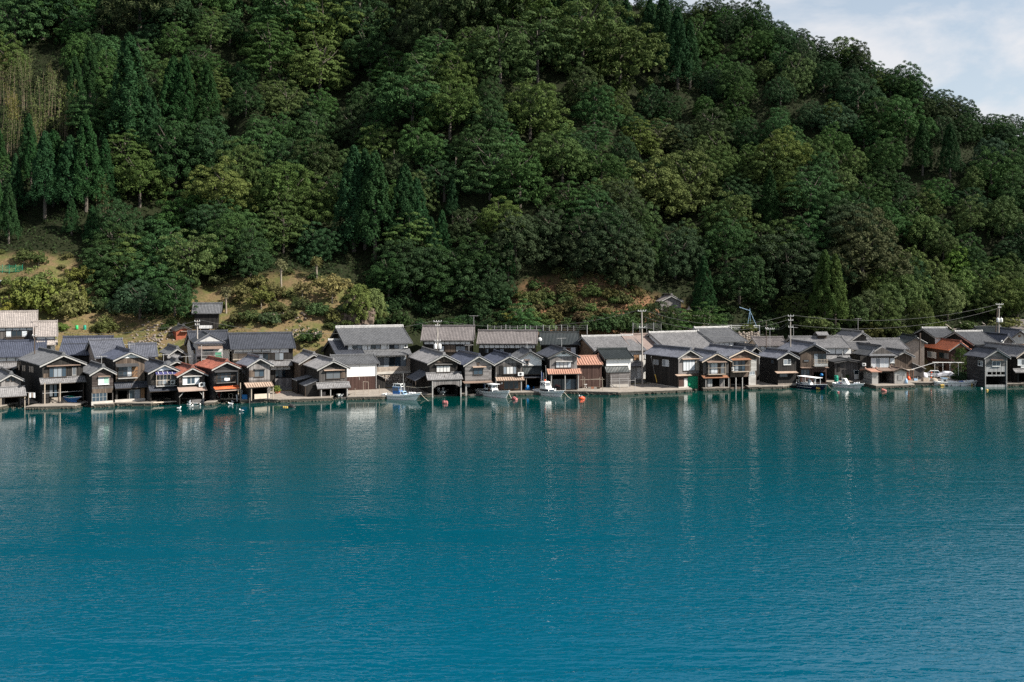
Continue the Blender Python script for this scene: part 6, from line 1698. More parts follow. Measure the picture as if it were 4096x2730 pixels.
# white railing by the shrine
R0 = hit(*PX('F', 1330, 462)); Yr = R0.y
e = empty('white_railing', ratY('F', 895, 460, Yr)); tag(e, 'white three-bar railing on the terrace below the dark wood', 'railing')
c = Vector(e.location)
for x in (1045, 1226, 1412, 1527, 1593):
    m = MB(); p = ratY('F', x, 462, Yr) - c; q = ratY('F', x, 397, Yr) - c; m.box(p.x - .1, -.1, p.z - 1.2, p.x + .1, .1, q.z); m.build('post', 'white_paint', e)
for y0 in (402, 424, 446):
    m = MB(); p = ratY('F', 900 if y0 == 402 else 1045, y0, Yr) - c; q = ratY('F', 1593, y0, Yr) - c; m.box(p.x, -.16, p.z - .06, q.x, -.1, p.z + .06); m.build('rail', 'white_paint', e)
# blue tripod with a lamp arm
p = ratY('F', 1462, 400, Yr + .6); e = empty('lamp_tripod', p); tag(e, 'thin blue tripod post with a slanting lamp arm behind the white railing', 'lamp post')
H_ = ratY('F', 1462, 185, Yr + .6).z - p.z
for dx, dy in ((-.5, 0), (1.9, 0), (.5, .9)):
    m = MB(); m.bar((dx, dy, -.6), (.1, 0, H_ * .9), .05, n=6); m.build('leg', 'light_blue', e)
m = MB(); m.bar((.1, 0, H_ * .85), (.1, 0, H_ + .1), .05, n=6); m.bar((.1, 0, H_ * .9), (-2.4, 0, H_ * .9 + .8), .06, n=6); m.build('lamp_arm', 'light_blue', e)
# stone lantern and stone balustrade of the shrine
p = hit(*PX('F', 672, 325)); e = empty('stone_lantern', p); tag(e, 'grey stone lantern right of the hillside shed', 'lantern')
for nm, prof in (('pedestal', [(.55, -.4), (.55, .25), (.4, .3), (.22, .45), (.2, 1.5), (.42, 1.65), (.42, 1.8)]), ('light_box', [(.32, 1.8), (.32, 2.35)]), ('cap', [(.75, 2.35), (.6, 2.5), (.2, 2.8), (.12, 2.95), (.16, 3.1), (.02, 3.3)])):
    m = MB(); m.rev(prof, (0, 0, 0), 6); m.build(nm, 'stone_a', e)
p = hit(*PX('F', 845, 430)); e = empty('stone_balustrade', p, .1); tag(e, 'weathered stone balustrade at the foot of the lone tree', 'balustrade')
m = MB(); m.box(-2.2, 0, -.6, 1.7, .5, 1.3); m.build('plinth', 'stone_a', e)
m = MB(); m.box(-2.1, .1, 2.6, 1.5, .4, 2.85); m.build('top_rail', 'concrete_pale', e)
for k in range(7):
    m = MB(); x = -2.0 + .55 * k; m.box(x, .15, 1.3, x + .22, .36, 2.6); m.build('baluster', 'concrete_pale', e)
m = MB(); m.box(1.5, 0, -.6, 1.95, .5, 3.2); m.box(1.45, -.05, 3.2, 2.0, .55, 3.35); m.build('end_post', 'concrete_pale', e)
p = hit(*PX('F', 400, 300)); e = empty('stair_railing', p); tag(e, 'pale handrail slanting down from the hillside shed', 'railing')
q = hit(*PX('F', 590, 330)) - p
m = MB(); m.bar((-2.5, 0, 2.1), (q.x, q.y, q.z + .9), .06, n=5); m.build('handrail', 'concrete_pale', e)
for k in range(4):
    f = k / 3; m = MB(); c = Vector((-2.5, 0, 1.2)).lerp(Vector((q.x, q.y, q.z)), f); m.bar((c.x, c.y, c.z - .9), (c.x, c.y, c.z + .92), .05, n=5); m.build('post', 'concrete_pale', e)
# concrete slope grid on the right
e = empty('slope_frame', hit(*PX('H', 1150, 470))); tag(e, 'weathered concrete slope frame half overgrown at the right', 'retaining frame')
c = Vector(e.location)
for (xa, ya, xb_, yb_) in ((915, 395, 1000, 470), (1105, 370, 1190, 480), (1200, 385, 1270, 480), (1290, 390, 1345, 475), (1390, 370, 1440, 410), (1000, 470, 1480, 415)):
    p = hit(*PX('H', xa, ya)) - c; q = hit(*PX('H', xb_, yb_)) - c
    m = MB(); m.beam(p + Vector((0, -.1, .1)), q + Vector((0, -.1, .1)), .35, .3); m.build('beam', 'concrete', e)
# two bare dead trunks in the wood and things on the field
for x, y, h_ in ((1822, 665, 3.2), (1575, 640, 2.8)):
    p = hit(x, y + 60); e = empty('dead_tree', p); tag(e, 'bare white dead trunk sticking out of the wood, %s' % ('left of the two' if x < 1700 else 'right of the two'), 'tree')
    m = MB(); m.bar((0, 0, -.5), (.1, 0, h_ * 2.4), .22, .05, 6); m.build('trunk', 'bark_pale', e)
    m = MB(); m.bar((.05, 0, h_ * 1.6), (.7, .1, h_ * 2.0), .07, .03, 5); m.build('branch', 'bark_pale', e)
def on(px, py): return hit(px, py)
def drum(label, R, x, y, r, h, mat, p=None, cat='drum', ribs=True):
    p = p or hit(*PX(R, x, y)); e = empty('drum', p); tag(e, label, cat)
    m = MB(); m.rev([(r * .92, -.1), (r, .05), (r, h * .3), (r * 1.05, h * .33), (r, h * .36), (r, h * .64), (r * 1.05, h * .67), (r, h * .7), (r, h * .95), (r * .9, h)], (0, 0, 0), 14); m.build('body', mat, e, True)
    m = MB(); m.rev([(r * .93, h), (r * .93, h + .05), (r * .3, h + .07)], (0, 0, 0), 14); m.build('lid', mat, e)
drum('light green plastic drum on the dry field', 'A', 1003, 458, .29, .68, 'green_plastic'); drum('dark green plastic drum with a pale lid on the dry field', 'A', 1107, 456, .29, .85, 'teal_plastic')
p = hit(*PX('A', 843, 450)); e = empty('blue_tarpaulin', p); tag(e, 'blue tarpaulin covered heap on the dry field', 'tarpaulin'); e.scale = (.55, .55, .6); m = MB(); m.rev([(1.05, -.1), (1.0, .5), (.9, .85), (.5, 1.0), (.1, 1.02)], (0, 0, 0), 9); m.v = [(v[0] + .1 * math.sin(v[2] * 9), v[1] * .7, v[2] + .07 * math.sin(v[0] * 7)) for v in m.v]; m.build('cover', 'blue_plastic', e); m = MB(); m.box(-1.1, -.4, -.2, 1.1, .4, .1); m.build('pallet', 'timber_pale', e)
p = hit(*PX('A', 765, 448)); e = empty('plastic_sack', p); tag(e, 'pale blue sack left of the blue tarpaulin heap', 'sack'); e.scale = (.6, .6, .6); m = MB(); m.rev([(.45, -.1), (.5, .3), (.42, .8), (.2, 1.1), (.24, 1.25)], (0, 0, 0), 9); m.build('bag', 'light_blue', e, True); m = MB(); m.rev([(.22, 1.1), (.22, 1.16)], (0, 0, 0), 8); m.build('tie', 'rope', e)
# netted garden plot and white cart at the left edge
p = hit(*[20, 1092]); e = empty('netted_plot', p); tag(e, 'green netted vegetable plot at the left edge', 'net fence')
for k in range(5):
    m = MB(); m.bar((-2 + 1.5 * k, -.2, -.4), (-2 + 1.5 * k, -.2, 1.7), .04, n=5); m.build('post', 'teal_plastic', e)
for k in range(26):
    m = MB(); m.bar((-2 + .24 * k, -.2, 0), (-2 + .24 * k, -.2, 1.5), .02, n=3); m.build('net_cord', 'net_green', e)
for k in range(7):
    m = MB(); m.bar((-2, -.2, .1 + .22 * k), (4, -.2, .1 + .22 * k), .02, n=3); m.build('net_cord', 'net_green', e)
p = hit(4, 1138); e = empty('farm_cart', p); tag(e, 'small white farm cart at the left edge of the clearing', 'cart')
m = MB(); m.box(-1.2, -.5, .35, .5, .5, .8); m.build('bed', 'white_paint', e)
for x in (-.8, .2):
    m = MB(); m.rev([(.3, 0), (.3, .14)], (x, -.62, .25), 12, 'y'); m.build('wheel', 'black_rubber', e)
m = MB(); m.bar((.5, 0, .7), (1.3, 0, 1.1), .05, n=5); m.build('handle', 'steel', e)
# ================================================================ boats
def boat(label, R, st, bw, B=2.1, free=.55, rise=.75, mats=('hull_white', 'hull_white', 'hull_bottom'), name='fishing_boat', over=.9, rake=.8, deckmat='light_blue', railm='barge_dark', z=0.0, pitchroll=None, world=None):
    if world: P0, P1 = world
    else: P0 = rat(R, *st, 0); P1 = rat(R, *bw, 0)
    v = P1 - P0; L_ = math.hypot(v.x, v.y); e = empty(name, (P0.x, P0.y, z), math.atan2(v.y, v.x)); tag(e, label, 'boat')
    n = 14; rows = []
    sh = lambda s: free + rise * s ** 2.6 + .22 * (1 - s) ** 3
    hb = lambda s: B / 2 * (.84 + .16 * math.sin(min(1, s * 2) * math.pi / 2)) * (1 if s < .5 else max(.02, 1 - ((s - .5) / .5) ** 2.3))
    for i in range(n + 1):
        s = i / n; b = hb(s); z1 = sh(s); r = []
        for fy, z_ in ((0, -.38), (.62, -.26), (.80, 0), (.88, z1 * .42), (.95, z1 * .62), (1.0, z1)):
            flare = 1 if s < .6 else 1 + (1.6 * (s - .6)) * (z_ / z1 if z_ > 0 else 0)
            if s > .97: flare *= 2.4
            x = s * L_ + rake * s ** 5 * max(0, z_) / sh(1) * 1.2 - (over * .25 * (1 - s) ** 4 if z_ > 0 else 0)
            r.append((x, b * fy * flare, z_))
        rows.append(r)
    m = MB(); k = 6
    for sg in (1, -1):
        for i in range(n):
            for j in range(k - 1):
                q = [rows[i][j], rows[i + 1][j], rows[i + 1][j + 1], rows[i][j + 1]]
                q = [(x, y * sg, z_) for x, y, z_ in q]
                m.cur = 2 if j == 0 else (1 if j >= 3 else 0)
                if j == 1: m.cur = 2
                m.quad(*(q if sg < 0 else reversed(q)))
    m.cur = 0
    t_ = rows[0]; m.quad(*[(p[0], p[1], p[2]) for p in t_], *[(p[0], -p[1], p[2]) for p in reversed(t_)])
    hull = m.build('hull', list(mats), e)
    m = MB(); dk = [(r[5][0] - .04, r[5][1] * .9, max(.22, r[5][2] - .34)) for r in rows]
    for a, b in zip(dk[:-1], dk[1:]): m.quad((a[0], -a[1], a[2]), (b[0], -b[1], b[2]), (b[0], b[1], b[2]), (a[0], a[1], a[2]))
    m.build('deck', deckmat, e)
    m = MB()
    for sg in (1, -1):
        for a, b in zip(rows[:-1], rows[1:]): m.bar((a[5][0], a[5][1] * sg, a[5][2]), (b[5][0], b[5][1] * sg, b[5][2]), .055, n=5)
    m.bar((rows[0][5][0], -rows[0][5][1], rows[0][5][2]), (rows[0][5][0], rows[0][5][1], rows[0][5][2]), .055, n=5)
    m.build('gunwale', 'white_paint' if mats[0] != 'hull_grey' else 'hull_grey', e)
    m = MB()
    for sg in (1, -1):
        for a, b in zip(rows[:-1], rows[1:]): m.bar((a[4][0], a[4][1] * sg * 1.01, a[4][2]), (b[4][0], b[4][1] * sg * 1.01, b[4][2]), .03, n=4)
    m.build('rub_rail', railm, e)
    e['L'] = 0; del e['L']
    return e, L_, sh, hb
def part(e, name, mat, fn, smooth=False):
    m = MB(); fn(m); return m.build(name, mat, e, smooth)
def cabin(e, name, mat, x0, x1, w, z0, z1, slope=.3, back=0.0, taper=.88, win=None, wmat='glass'):
    wt = w * taper
    o = part(e, name, mat, lambda m: m.hexa([(x0, -w, z0), (x1, -w, z0), (x1, w, z0), (x0, w, z0), (x0 + back, -wt, z1), (x1 - slope, -wt, z1), (x1 - slope, wt, z1), (x0 + back, wt, z1)]))
    if win:
        f0, f1 = win; lp = lambda f: (x0 + back * f, x1 - slope * f, w + (wt - w) * f, z0 + (z1 - z0) * f)
        a, b = lp(f0), lp(f1)
        for sg in (-1, 1):
            part(o, 'side_window', wmat, lambda m: m.hexa([(a[0] + .12, sg * (a[2] - .02), a[3]), (a[1] - .1, sg * (a[2] - .02), a[3]), (a[1] - .1, sg * (a[2] + .015), a[3]), (a[0] + .12, sg * (a[2] + .015), a[3]), (b[0] + .12, sg * (b[2] - .02), b[3]), (b[1] - .1, sg * (b[2] - .02), b[3]), (b[1] - .1, sg * (b[2] + .015), b[3]), (b[0] + .12, sg * (b[2] + .015), b[3])]))
        part(o, 'windscreen', wmat, lambda m: m.hexa([(a[1] - .02, -a[2] + .08, a[3]), (a[1] + .015, -a[2] + .08, a[3]), (a[1] + .015, a[2] - .08, a[3]), (a[1] - .02, a[2] - .08, a[3]), (b[1] - .02, -b[2] + .08, b[3]), (b[1] + .015, -b[2] + .08, b[3]), (b[1] + .015, b[2] - .08, b[3]), (b[1] - .02, b[2] - .08, b[3])]))
    return o
def marks(e, L_, sh, hb, s0, n, mat='metal_dark', sz=.16, side=-1):
    for k in range(n):
        s = s0 + .045 * k; x = s * L_; y = hb(s) * .965 * side; z_ = sh(s) * .72
        part(e, 'hull_mark', mat, lambda m: (m.box(x, y - .05, z_ - sz / 2, x + .03, y + .05, z_ + sz / 2), m.box(x - .05, y - .05, z_, x + .1, y + .05, z_ + .03)))
# 1: blue wheelhouse
e, L_, sh, hb = boat('white fishing boat with a bright blue wheelhouse', 'C', (1605, 1352), (2010, 1374), 2.2, .6, .75)
cabin(e, 'foredeck_cabin', 'white_paint', L_ * .30, L_ * .66, .72, .3, .95, .15)
cabin(e, 'wheelhouse', 'blue_paint', L_ * .30, L_ * .52, .66, .95, 2.15, .25, win=(.48, .88), wmat='glass_mid')
cabin(e, 'front_hood', 'light_blue', L_ * .52, L_ * .66, .64, .95, 1.42, .3, win=(.2, .8), wmat='glass')
part(e, 'wheelhouse_roof', 'light_blue', lambda m: m.box(L_ * .29, -.72, 2.15, L_ * .5, .72, 2.23))
cabin(e, 'aft_shelter', 'white_paint', L_ * .36, L_ * .55, .5, 2.2, 2.75, .1, win=(.2, .8)); part(e, 'gantry', 'white_paint', lambda m: [m.bar((L_ * .3, sg * .6, 2.2), (L_ * .34, sg * .55, 2.85), .035) for sg in (-1, 1)] + [m.bar((L_ * .56, sg * .7, .9), (L_ * .57, sg * .6, 2.8), .035) for sg in (-1, 1)] + [m.bar((L_ * .3, -.6, 2.8), (L_ * .6, -.6, 2.85), .035)])
part(e, 'mast', 'steel', lambda m: m.bar((L_ * .58, 0, 1.0), (L_ * .58, 0, 4.6), .03)); part(e, 'bollard', 'white_paint', lambda m: m.bar((L_ * .12, -.6, .3), (L_ * .12, -.6, 1.15), .06))
for k in range(5): part(e, 'white_float', 'cloth_white', lambda m: m.ball((L_ * (.80 + .045 * k), -.25 + .12 * (k % 2), sh(.85) + .12), .17), True)
marks(e, L_, sh, hb, .80, 3)
part(e, 'outboard_motor', 'black_rubber', lambda m: (m.box(-.55, -.25, .1, -.15, .25, .75), m.box(-.42, -.08, -.3, -.25, .08, .1)))
# 2: open wheelhouse with furled blue sail
e, L_, sh, hb = boat('white fishing boat with an open wheelhouse and a furled blue sail', 'D', (1048, 1296), (1388, 1350), 2.3, .7, .75)
cabin(e, 'deckhouse', 'white_paint', L_ * .26, L_ * .60, .72, .35, 1.35, .12, win=(.45, .8)); part(e, 'door', 'w_maroon', lambda m: m.box(L_ * .44, -.76, .45, L_ * .50, -.70, 1.75))
for fx in (.3, .56):
    for sg in (-1, 1): part(e, 'canopy_post', 'white_paint', lambda m: m.bar((L_ * fx, sg * .62, 1.3), (L_ * fx, sg * .6, 2.15), .035))
part(e, 'canopy', 'cloth_white', lambda m: m.hexa([(L_ * .22, -.8, 2.12), (L_ * .64, -.8, 2.2), (L_ * .64, .8, 2.2), (L_ * .22, .8, 2.12), (L_ * .22, -.8, 2.18), (L_ * .64, -.8, 2.26), (L_ * .64, .8, 2.26), (L_ * .22, .8, 2.18)]))
cabin(e, 'upper_cabin', 'white_paint', L_ * .40, L_ * .55, .5, 1.35, 2.1, .1, win=(.3, .85), wmat='glass_mid')
part(e, 'mast', 'white_paint', lambda m: m.bar((L_ * .18, 0, .4), (L_ * .2, 0, 4.7), .05)); part(e, 'furled_sail', 'blue_cover', lambda m: (m.bar((L_ * .17, 0, 1.0), (L_ * .18, 0, 2.2), .12, .2, 8), m.bar((L_ * .18, 0, 2.2), (L_ * .195, 0, 3.6), .2, .1, 8)))
part(e, 'signal_mast', 'steel', lambda m: m.bar((L_ * .6, .1, 1.2), (L_ * .6, .1, 4.4), .03)); part(e, 'deck_box', 'timber_pale', lambda m: m.box(L_ * .06, -.5, .3, L_ * .2, .5, .7))
part(e, 'bow_stem', 'white_paint', lambda m: m.beam((L_ * .985, 0, -.1), (L_ + .85, 0, sh(1) - .05), .2, .1))
marks(e, L_, sh, hb, .66, 3)
part(e, 'stern_roller', 'white_paint', lambda m: m.ball((.1, -.6, .95), .13), True)
# 3: cabin cruiser with life ring
e, L_, sh, hb = boat('white cabin fishing boat with a life ring in its windscreen', 'E', (160, 1291), (466, 1333), 2.2, .62, .6)
cabin(e, 'lower_cabin', 'white_paint', L_ * .24, L_ * .66, .78, .35, 1.25, .4, win=(.4, .85), wmat='glass')
cabin(e, 'wheelhouse', 'white_paint', L_ * .24, L_ * .50, .7, 1.25, 2.35, .35, .08, .8, win=(.4, .88), wmat='glass_mid')
part(e, 'wheelhouse_roof', 'white_paint', lambda m: m.hexa([(L_ * .23, -.62, 2.35), (L_ * .48, -.62, 2.35), (L_ * .48, .62, 2.35), (L_ * .23, .62, 2.35), (L_ * .26, -.5, 2.5), (L_ * .42, -.5, 2.5), (L_ * .42, .5, 2.5), (L_ * .26, .5, 2.5)]))
def torus(m, c, R_, r, ax):
    for k in range(14):
        a, b = 2 * math.pi * k / 14, 2 * math.pi * (k + 1) / 14
        f = lambda t_: Vector(c) + (Vector((R_ * math.cos(t_), 0, R_ * math.sin(t_))) if ax == 'y' else Vector((0, R_ * math.cos(t_), R_ * math.sin(t_))))
        m.bar(f(a), f(b), r, n=6)
part(e, 'life_ring', 'cloth_white', lambda m: torus(m, (L_ * .40, -.70, 1.95), .22, .055, 'y'), True)
for k, (x, hh) in enumerate(((.24, 4.4), (.3, 4.0), (.36, 5.4))): part(e, 'antenna_mast', 'steel', lambda m: m.bar((L_ * x, .2 * k - .2, 2.4), (L_ * x - .2, .2 * k - .2, hh), .025))
part(e, 'furled_flag', 'blue_cover', lambda m: m.bar((L_ * .2, 0, 2.0), (L_ * .19, 0, 4.1), .1, .06, 7)); part(e, 'radar', 'orange_buoy', lambda m: m.rev([(.14, 2.5), (.16, 2.75), (.1, 2.85)], (L_ * .34, 0, 0), 10)); part(e, 'bollard', 'white_paint', lambda m: m.bar((L_ * .82, -.2, .8), (L_ * .82, -.2, 1.45), .08))
marks(e, L_, sh, hb, .70, 3); part(e, 'bow_stem', 'white_paint', lambda m: m.beam((L_ * .985, 0, -.1), (L_ + .8, 0, sh(1) - .05), .2, .1))
# 4: navy boat with white sun roof
e, L_, sh, hb = boat('navy blue boat with a white sun roof and yellow fenders on its bow', 'G', (450, 1202), (792, 1243), 2.4, .65, .5, ('hull_navy', 'hull_navy', 'hull_bottom'))
part(e, 'sun_roof', 'cloth_white', lambda m: m.hexa([(L_ * .14, -1.0, 2.28), (L_ * .86, -.95, 2.2), (L_ * .86, .95, 2.2), (L_ * .14, 1.0, 2.28), (L_ * .14, -1.0, 2.34), (L_ * .86, -.95, 2.26), (L_ * .86, .95, 2.26), (L_ * .14, 1.0, 2.34)]))
for fx in (.2, .36, .6, .78):
    for sg in (-1, 1): part(e, 'roof_post', 'white_paint', lambda m: m.bar((L_ * fx, sg * .85, .5), (L_ * fx, sg * .85, 2.26), .04))
cabin(e, 'console', 'white_paint', L_ * .30, L_ * .58, .6, .35, 1.15, .3); part(e, 'windshield', 'glass_mid', lambda m: m.hexa([(L_ * .5, -.5, 1.15), (L_ * .52, -.5, 1.15), (L_ * .52, .5, 1.15), (L_ * .5, .5, 1.15), (L_ * .44, -.45, 1.75), (L_ * .46, -.45, 1.75), (L_ * .46, .45, 1.75), (L_ * .44, .45, 1.75)]))
part(e, 'outboard_motor', 'black_rubber', lambda m: (m.box(L_ * .1, -.7, .6, L_ * .2, -.3, 1.1), m.box(L_ * .12, -.6, .2, L_ * .16, -.45, .6)))
part(e, 'ladder', 'steel', lambda m: [m.bar((.1, sg * .2, .4), (.1, sg * .2, 1.5), .03) for sg in (-1, 1)])
part(e, 'hand_rail', 'steel', lambda m: (m.bar((L_ * .3, -1.02, 1.0), (L_ * .8, -.95, 1.1), .025), [m.bar((L_ * x, -1.02, .6), (L_ * x, -1.02, 1.05), .02) for x in (.3, .42, .54, .66, .78)]))
for k in range(7): part(e, 'yellow_fender', 'yellow_float', lambda m: m.ball((L_ * (.86 + .03 * (k % 4)), -.62 + .16 * (k % 4) - .05 * (k // 4), .62 - .28 * (k // 4)), .17, .17, .3), True)
part(e, 'hull_stripe', 'hull_white', lambda m: [m.quad((L_ * s / 12, -hb(s / 12) * .91, .26), (L_ * (s + 1) / 12, -hb((s + 1) / 12) * .91, .26), (L_ * (s + 1) / 12, -hb((s + 1) / 12) * .925, .34), (L_ * s / 12, -hb(s / 12) * .925, .34)) for s in range(0, 10)])
marks(e, L_, sh, hb, .66, 3, 'hull_white')
# 5: small white skiff with an upright console
e, L_, sh, hb = boat('small white skiff with an upright white console board', 'G', (952, 1196), (1272, 1223), 1.9, .5, .55, over=1.2)
part(e, 'console', 'white_paint', lambda m: m.hexa([(L_ * .34, -.45, .3), (L_ * .60, -.45, .3), (L_ * .60, .45, .3), (L_ * .34, .45, .3), (L_ * .30, -.38, 1.75), (L_ * .42, -.38, 1.75), (L_ * .42, .38, 1.75), (L_ * .30, .38, 1.75)]))
part(e, 'console_grille', 'metal_dark', lambda m: [m.box(L_ * .36 + .14 * k, -.47, 1.2, L_ * .36 + .06 + .14 * k, -.42, 1.55) for k in range(3)])
for k, (mt, dx, dz) in enumerate((('cloth_white', .1, .7), ('light_blue', .18, .75), ('boat_red', .22, .55), ('cloth_white', .26, .8))): part(e, 'net_bundle', mt, lambda m: m.ball((L_ * dx, -.2 + .12 * k, dz), .26, .26, .3, 8, 5), True)
for k in range(4): part(e, 'white_float', 'cloth_white', lambda m: m.ball((L_ * (.78 + .06 * k), .1 * (k % 2), .95 + .05 * k), .14), True)
part(e, 'rod_holder', 'steel', lambda m: m.bar((L_ * .27, 0, .4), (L_ * .27, 0, 2.6), .03))
# 6: long low skiff
e, L_, sh, hb = boat('long low white skiff moored before the pine and the parked cars', 'H', (805, 1186), (1335, 1181), 1.9, .62, .5, over=1.0, rake=1.2)
cabin(e, 'console', 'white_paint', L_ * .13, L_ * .25, .4, .3, 1.35, .2, win=(.45, .85)); part(e, 'engine_box', 'white_paint', lambda m: m.box(L_ * .26, -.4, .3, L_ * .38, .4, .95))
part(e, 'console_roof', 'light_blue', lambda m: m.box(L_ * .12, -.5, 1.45, L_ * .25, .5, 1.52))
for k, (mt, dx, r) in enumerate((('blue_cover', .62, .32), ('cloth_white', .68, .25), ('timber_pale', .72, .28), ('light_blue', .80, .22), ('blue_cover', .58, .26))): part(e, 'net_bundle', mt, lambda m: m.ball((L_ * dx, .15 * (k % 3) - .15, .65), r * 1.3, r, r, 8, 5), True)
for k, x in enumerate((.02, .05, .08)): part(e, 'yellow_fender', 'yellow_float', lambda m: m.ball((L_ * x + .2, -.98, .15), .17, .14, .2), True)
part(e, 'yellow_fender', 'yellow_float', lambda m: m.ball((L_ * .82, -.75, .2), .13, .12, .28), True); marks(e, L_, sh, hb, .12, 2); marks(e, L_, sh, hb, .52, 1, sz=.1)
# boats kept in the slips
h = HOUSES['F2']; a = h.lowpoint(h.uv(880, 1410, .5)[0], .9); b = h.lowpoint(h.uv(1000, 1410, -.8)[0], -1.0)
e, L_, sh, hb = boat('blue covered rowing boat pulled up in the porch of the big dark boathouse', 'A', None, None, 1.3, .45, .25, ('blue_paint', 'blue_plastic', 'blue_paint'), 'rowing_boat', world=(a, b), z=.85)
part(e, 'cover', 'teal_plastic', lambda m: m.hexa([(L_ * .1, -.5, .45), (L_ * .8, -.4, .5), (L_ * .8, .4, .5), (L_ * .1, .5, .45), (L_ * .2, -.1, .75), (L_ * .7, -.1, .75), (L_ * .7, .1, .75), (L_ * .2, .1, .75)]))
h = HOUSES['F9']; a = h.lowpoint(h.uv(1090, 1300, 3)[0], 4.5); b = h.lowpoint(h.uv(1000, 1300, 0)[0], .2)
e, L_, sh, hb = boat('white boat berthed inside the slip of the weathered boathouse', 'C', None, None, 1.6, .5, .4, name='slip_boat', world=(a, b), mats=('hull_white', 'hull_white', 'hull_bottom')); part(e, 'thwart', 'timber_pale', lambda m: m.box(L_ * .4, -.6, .4, L_ * .46, .6, .46))
h = HOUSES['F10']; a = h.lowpoint(h.uv(545, 1250, 5)[0], 6.5); b = h.lowpoint(h.uv(560, 1250, 1)[0], 1.2)
e, L_, sh, hb = boat('pale boat inside the arched boat slip', 'D', None, None, 1.7, .5, .4, name='slip_boat', world=(a, b), mats=('hull_white', 'hull_white', 'hull_bottom')); part(e, 'seat', 'white_paint', lambda m: (m.box(L_ * .3, -.6, .5, L_ * .42, -.2, 1.2), m.box(L_ * .3, .2, .5, L_ * .42, .6, 1.2)))
# small red-lined boat hoisted on its side
p = rat('B', 1235, 1385, 0); e = empty('hoisted_boat', p + Vector((0, -.3, .2)), RAD(-20)); tag(e, 'small boat with red inside hoisted up on end at the slip', 'boat')
def shell(m, mt_in):
    n = 14
    for k in range(n):
        for j in range(5):
            f = lambda kk, jj: (.62 * (.55 + .45 * math.sin(math.pi * jj / 10 + .0)) * math.cos(2 * math.pi * kk / n) * (1 - .1 * jj), .12 * jj, 1.15 + 1.0 * math.sin(2 * math.pi * kk / n) * (1 - .1 * jj))
            m.quad(f(k, j), f(k + 1, j), f(k + 1, j + 1), f(k, j + 1))
part(e, 'hull', 'hull_white', lambda m: shell(m, 0)); part(e, 'inner_bottom', 'boat_red', lambda m: m.quad(*[(.5 * math.cos(2 * math.pi * k / 18), .16, 1.15 + .88 * math.sin(2 * math.pi * k / 18)) for k in range(18)]))
part(e, 'rim', 'hull_grey', lambda m: [m.bar((.5 * math.cos(2 * math.pi * k / 18), 0, 1.15 + .98 * math.sin(2 * math.pi * k / 18)), (.5 * math.cos(2 * math.pi * (k + 1) / 18), 0, 1.15 + .98 * math.sin(2 * math.pi * (k + 1) / 18)), .06, n=6) for k in range(18)]); part(e, 'thwart', 'boat_red', lambda m: m.box(-.04, .05, .35, .04, .2, 1.95))
part(e, 'outboard_motor', 'metal_dark', lambda m: (m.box(.62, -.1, 1.0, .95, .3, 1.5), m.bar((.78, .1, 1.0), (.85, .1, .2), .08))); part(e, 'hoist_rope', 'steel', lambda m: m.bar((0, 0, 2.1), (0, .6, 6.2), .025))

# buoys and floats
def buoy(label, R, x, y, L_, r, mats, rz=.4, tilt=.25, name='buoy', group='mooring buoys', rope=True, bands=True):
    p = rat(R, x, y, .0); e = empty(name, p, rz); tag(e, label, 'buoy', group)
    o = part(e, 'float', mats[0], lambda m: m.rev([(r * .3, -L_ / 2), (r * .85, -L_ * .44), (r, -L_ * .3), (r * .96, -L_ * .1), (r, 0), (r * .96, L_ * .1), (r, L_ * .3), (r * .85, L_ * .44), (r * .3, L_ / 2)], (0, 0, r * .35), 14, 'x'), True)
    o.rotation_euler = (0, tilt, 0)
    if bands:
        for k, f in enumerate((-.28, .02, .3)):
            q = part(o, 'band', mats[1], lambda m: m.rev([(r * 1.02, f * L_ - .05), (r * 1.035, f * L_), (r * 1.02, f * L_ + .05)], (0, 0, r * .35), 14, 'x'))
    if rope: part(e, 'rope', 'rope', lambda m: m.bar((L_ * .4, 0, r * .3), (L_ * .9, .2, -.3), .03))
buoy('orange striped buoy with a gull standing on it', 'E', 738, 1362, 1.15, .38, ('orange_buoy', 'red_paint'), .2, .3)
buoy('pink and black buoy at the bow of the boat with the furled sail', 'D', 1495, 1372, 1.0, .40, ('pink_buoy', 'black_rubber'), -.7, .4)
buoy('pink and black buoy right of the boat with the blue wheelhouse', 'D', 587, 1420, .95, .38, ('pink_buoy', 'black_rubber'), .1, .1)
buoy('black rubber buoy floating off the left half of the village', 'C', 383, 1470, 1.15, .40, ('black_rubber', 'metal_dark'), -.4, .2)
buoy('pale pink buoy right of the small white skiff', 'G', 1582, 1260, 1.0, .32, ('pink_buoy', 'terracotta'), -.6, .3)
buoy('tiny pink float below the navy boat', 'G', 990, 1279, .4, .17, ('pink_buoy', 'pink_buoy'), 0, .1, 'float', 'small floats', False, False)
buoy('tiny orange float at the far right', 'H', 1463, 1251, .42, .2, ('yellow_float', 'pink_buoy'), .4, .3, 'float', 'small floats', False, False)
buoy('tiny white float at the far right', 'H', 1393, 1227, .3, .14, ('cloth_white', 'cloth_white'), .2, .2, 'float', 'small floats', False, False)
for k, x in enumerate((276, 300, 322)): buoy('tiny yellow float, %s of three left of the black buoy' % ('left', 'middle', 'right')[k], 'C', x, 1470 + k, .26, .11, ('yellow_float', 'yellow_float'), .3 * k, .1, 'float', 'small floats', False, False)
